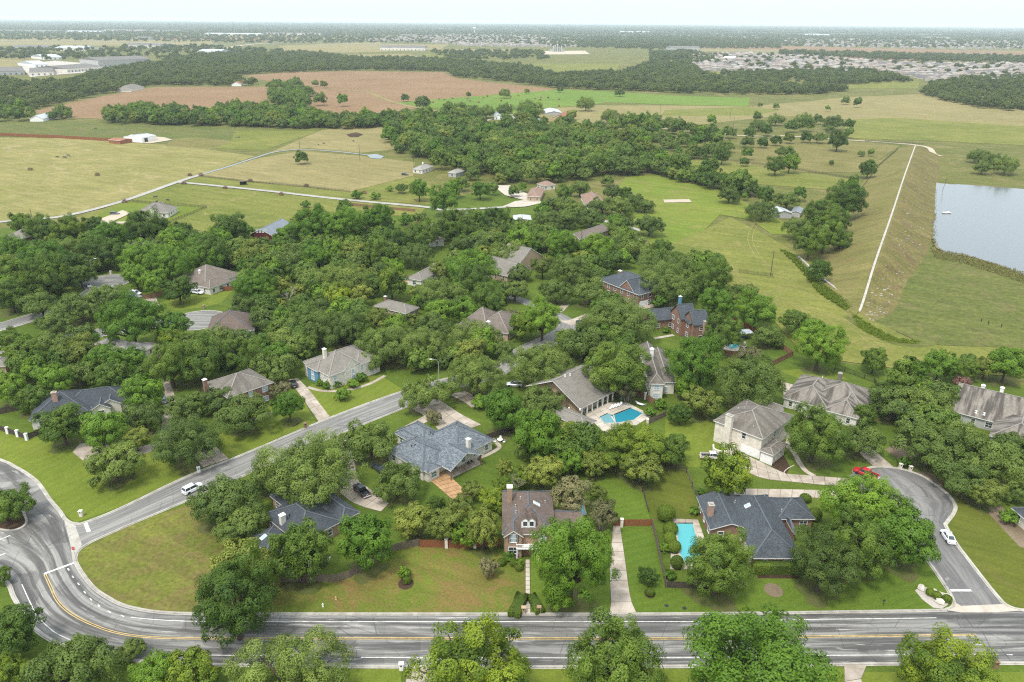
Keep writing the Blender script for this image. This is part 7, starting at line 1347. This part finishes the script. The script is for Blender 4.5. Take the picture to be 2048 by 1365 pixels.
def block(label, px, h, mat, roofm, cat='warehouse', name='warehouse', kind_pitch=0.06):
    """far commercial building: px = left-near, right-near, right-far corner of the wall foot"""
    a, b_, c_ = (at(*p) for p in px); u_ = (b_-a); L = u_.length; u_ = u_/L; v_ = Vector((-u_.y, u_.x, 0)); D = min(max((c_-b_).dot(v_), 14), 90); e = empty(name, (a.x, a.y, 0), math.atan2(u_.y, u_.x)); tag(e, label, cat)
    MB().box(0, L, 0, D, -0.5, h).build('wall', M[mat], e); MB().add([(-.3,-.3,h+.02),(L+.3,-.3,h+.02),(L+.3,D+.3,h+.02),(-.3,D+.3,h+.02),(-.3,D/2,h+.02+D*kind_pitch),(L+.3,D/2,h+.02+D*kind_pitch)], [(0,1,5,4),(2,3,4,5),(1,2,5),(3,0,4)]).build('roof', M[roofm], e)
    k = min(12, max(2, int(L/9)))
    for i in range(k): MB().box(-1.6, 1.6, -0.06, 0.02, 0.3, min(h*0.6, 4)).build('dock_door', M['roof_steel'], e).location = (L*(i+0.5)/k, -0.02, 0)
block('large plain grey warehouse among the far left trees', [(198,135),(304,131),(306,120)], 14, 'grey_wall', 'roof_light'); block('white stepped office building in front of the grey warehouse', [(135,146),(208,140),(212,133)], 7, 'cream', 'roof_light', 'office building', 'office_building'); block('white building left of the stepped white office', [(60,152),(108,151),(108,145)], 6, 'cream', 'roof_light'); block('pale long building at the left edge beyond the woods', [(-30,152),(50,150),(52,141)], 7, 'grey_wall', 'roof_light'); block('small white building above the yard at far left', [(70,135),(98,134),(99,129)], 6, 'white', 'roof_metal'); block('white metal building at the yard of far left', [(88,120),(125,119),(126,114)], 6, 'white', 'roof_metal')
for i, (x0, x1, y_, dy) in enumerate(((-30,120,64,6),(130,200,66,5),(205,290,63,5),(300,360,64,4),(410,520,71,6),(528,640,70,6),(20,95,100,4),(110,170,102,4),(250,320,96,3),(270,300,80,2),(395,440,110,3),(760,850,101,3),(1340,1400,101,3),(1610,1660,72,2),(1700,1720,82,2),(800,830,74,2),(1240,1300,66,2),(1850,1900,78,2))):
    block(('leftmost white', 'second white', 'third white', 'fourth white', 'long white', 'longest white', 'low pale', 'second low pale', 'small pale', 'tiny pale', 'lone white', 'long grey-roofed', 'pale roadside', 'pale far right', 'tiny far right', 'small central', 'thin pale', 'rightmost pale')[i] + ' warehouse on the hazy plain ' + ('at left' if x0 < 700 else 'at centre' if x0 < 1400 else 'at right'), [(x0, y_), (x1, y_+(x1-x0)*0.008), (x1, y_-dy+(x1-x0)*0.008)], 9, 'cream' if i % 3 else 'grey_wall', 'roof_metal' if i % 3 == 1 else 'roof_light')
for x_, y_ in ((1452,122),(1459,122),(1466,121)): o = MB().lathe([(0.1,0),(9,0),(9,9),(6,11),(0.1,12)], 18).build('storage_tank', M['white']); o.location = at(x_, y_); tag(o, {1452: 'left', 1459: 'middle', 1466: 'right'}[x_] + ' one of three white tanks beside the far right subdivision', 'tank', 'white tanks')
p = at(949,67); e = empty('water_tower', p); tag(e, 'white water tower standing over the hazy town', 'water tower'); MB().lathe([(5,0),(3.4,8),(3,28),(4,32)], 16).build('stem', M['white'], e); MB().lathe([(4,31),(10,35),(12,40),(10,45),(4,48),(0.3,49)], 20).build('tank', M['white'], e)
def pylon(px, h, label):
    e = empty('pylon', at(*px)); tag(e, label, 'pylon', 'far pylons'); b = MB()
    for sx in (-1, 1):
        for sy in (-1, 1): b.bar((sx*3.5, sy*3.5, 0), (sx*0.7, sy*0.7, h), 0.5, 0.5)
    for i in range(6): z0 = h*i/6; w0 = 3.5-2.8*i/6; b.bar((-w0, -w0, z0), (w0*0.8, -w0*0.8, z0+h/6), 0.3, 0.3); b.bar((w0, -w0, z0), (-w0*0.8, -w0*0.8, z0+h/6), 0.3, 0.3)
    b.build('lattice', M['steel'], e); a = MB()
    for z in (h*0.7, h*0.82, h*0.94): a.bar((-6, 0, z), (6, 0, z), 0.5, 0.5)
    a.build('arms', M['steel'], e)
for px, h, lb in (((1930,108),42,'tallest lattice pylon on the far right plain'),((1977,110),30,'pale pylon right of the tallest far pylon'),((1755,105),26,'small pylon left of the tallest far pylon'),((838,48),60,'thin mast on the horizon left of centre'),((549,50),50,'thin mast on the horizon at left')): pylon(px, h, lb)
e = empty('concrete_plant', at(1115,104)); tag(e, 'pale concrete plant with silos in the middle distance', 'plant')
for i, (x_, h_) in enumerate(((-14,16),(-8,20),(0,24),(7,14),(14,18))): MB().lathe([(2.6,0),(2.6,h_),(0.6,h_+2),(0.1,h_+2.1)], 12).build('silo', M['steel'], e).location = (x_, (i % 2)*5, 0)
MB().box(-26,22,8,18,0,8).build('shed', M['grey_wall'], e); MB().bar((20,0,1),(2,2,22),1.4,1.0).build('conveyor', M['steel'], e)
sheet('yard', [(1060,103),(1170,102),(1180,109),(1080,110)], M['sand'], 0.6); sheet('yard', [(120,150),(220,142),(180,128),(110,122),(40,130),(60,155)], M['gravel'], 0.6); sheet('yard', [(-20,140),(60,132),(100,112),(-20,118)], M['pasture_tan'], 0.62)
ribbon('highway', gl([(-60,83),(200,84),(420,90),(600,87),(850,92)]), 26, M['lane'], 0.9); ribbon('highway', gl([(380,118),(440,102),(480,92),(530,88)]), 24, M['sand'], 0.95); ribbon('highway', gl([(1340,103),(1600,103),(1900,109),(2120,113)]), 22, M['lane'], 0.9)
# ------------------------------------------------------------------ haze: one closed box of even pale air
hz = NB('haze_air'); hz.t.nodes.remove(hz.b); pv = hz.t.nodes.new('ShaderNodeVolumePrincipled'); pv.inputs['Color'].default_value = (0.80, 0.91, 1.0, 1); pv.inputs['Density'].default_value = 6.0e-5; pv.inputs['Anisotropy'].default_value = 0.0; hz.l(pv.outputs[0], hz.out.inputs['Volume'])
tag(MB().box(-46000, 46000, -4000, 61000, -3.0, 106.0).build('haze', hz.m), 'pale even haze filling the air over the whole landscape', 'haze', kind='stuff')
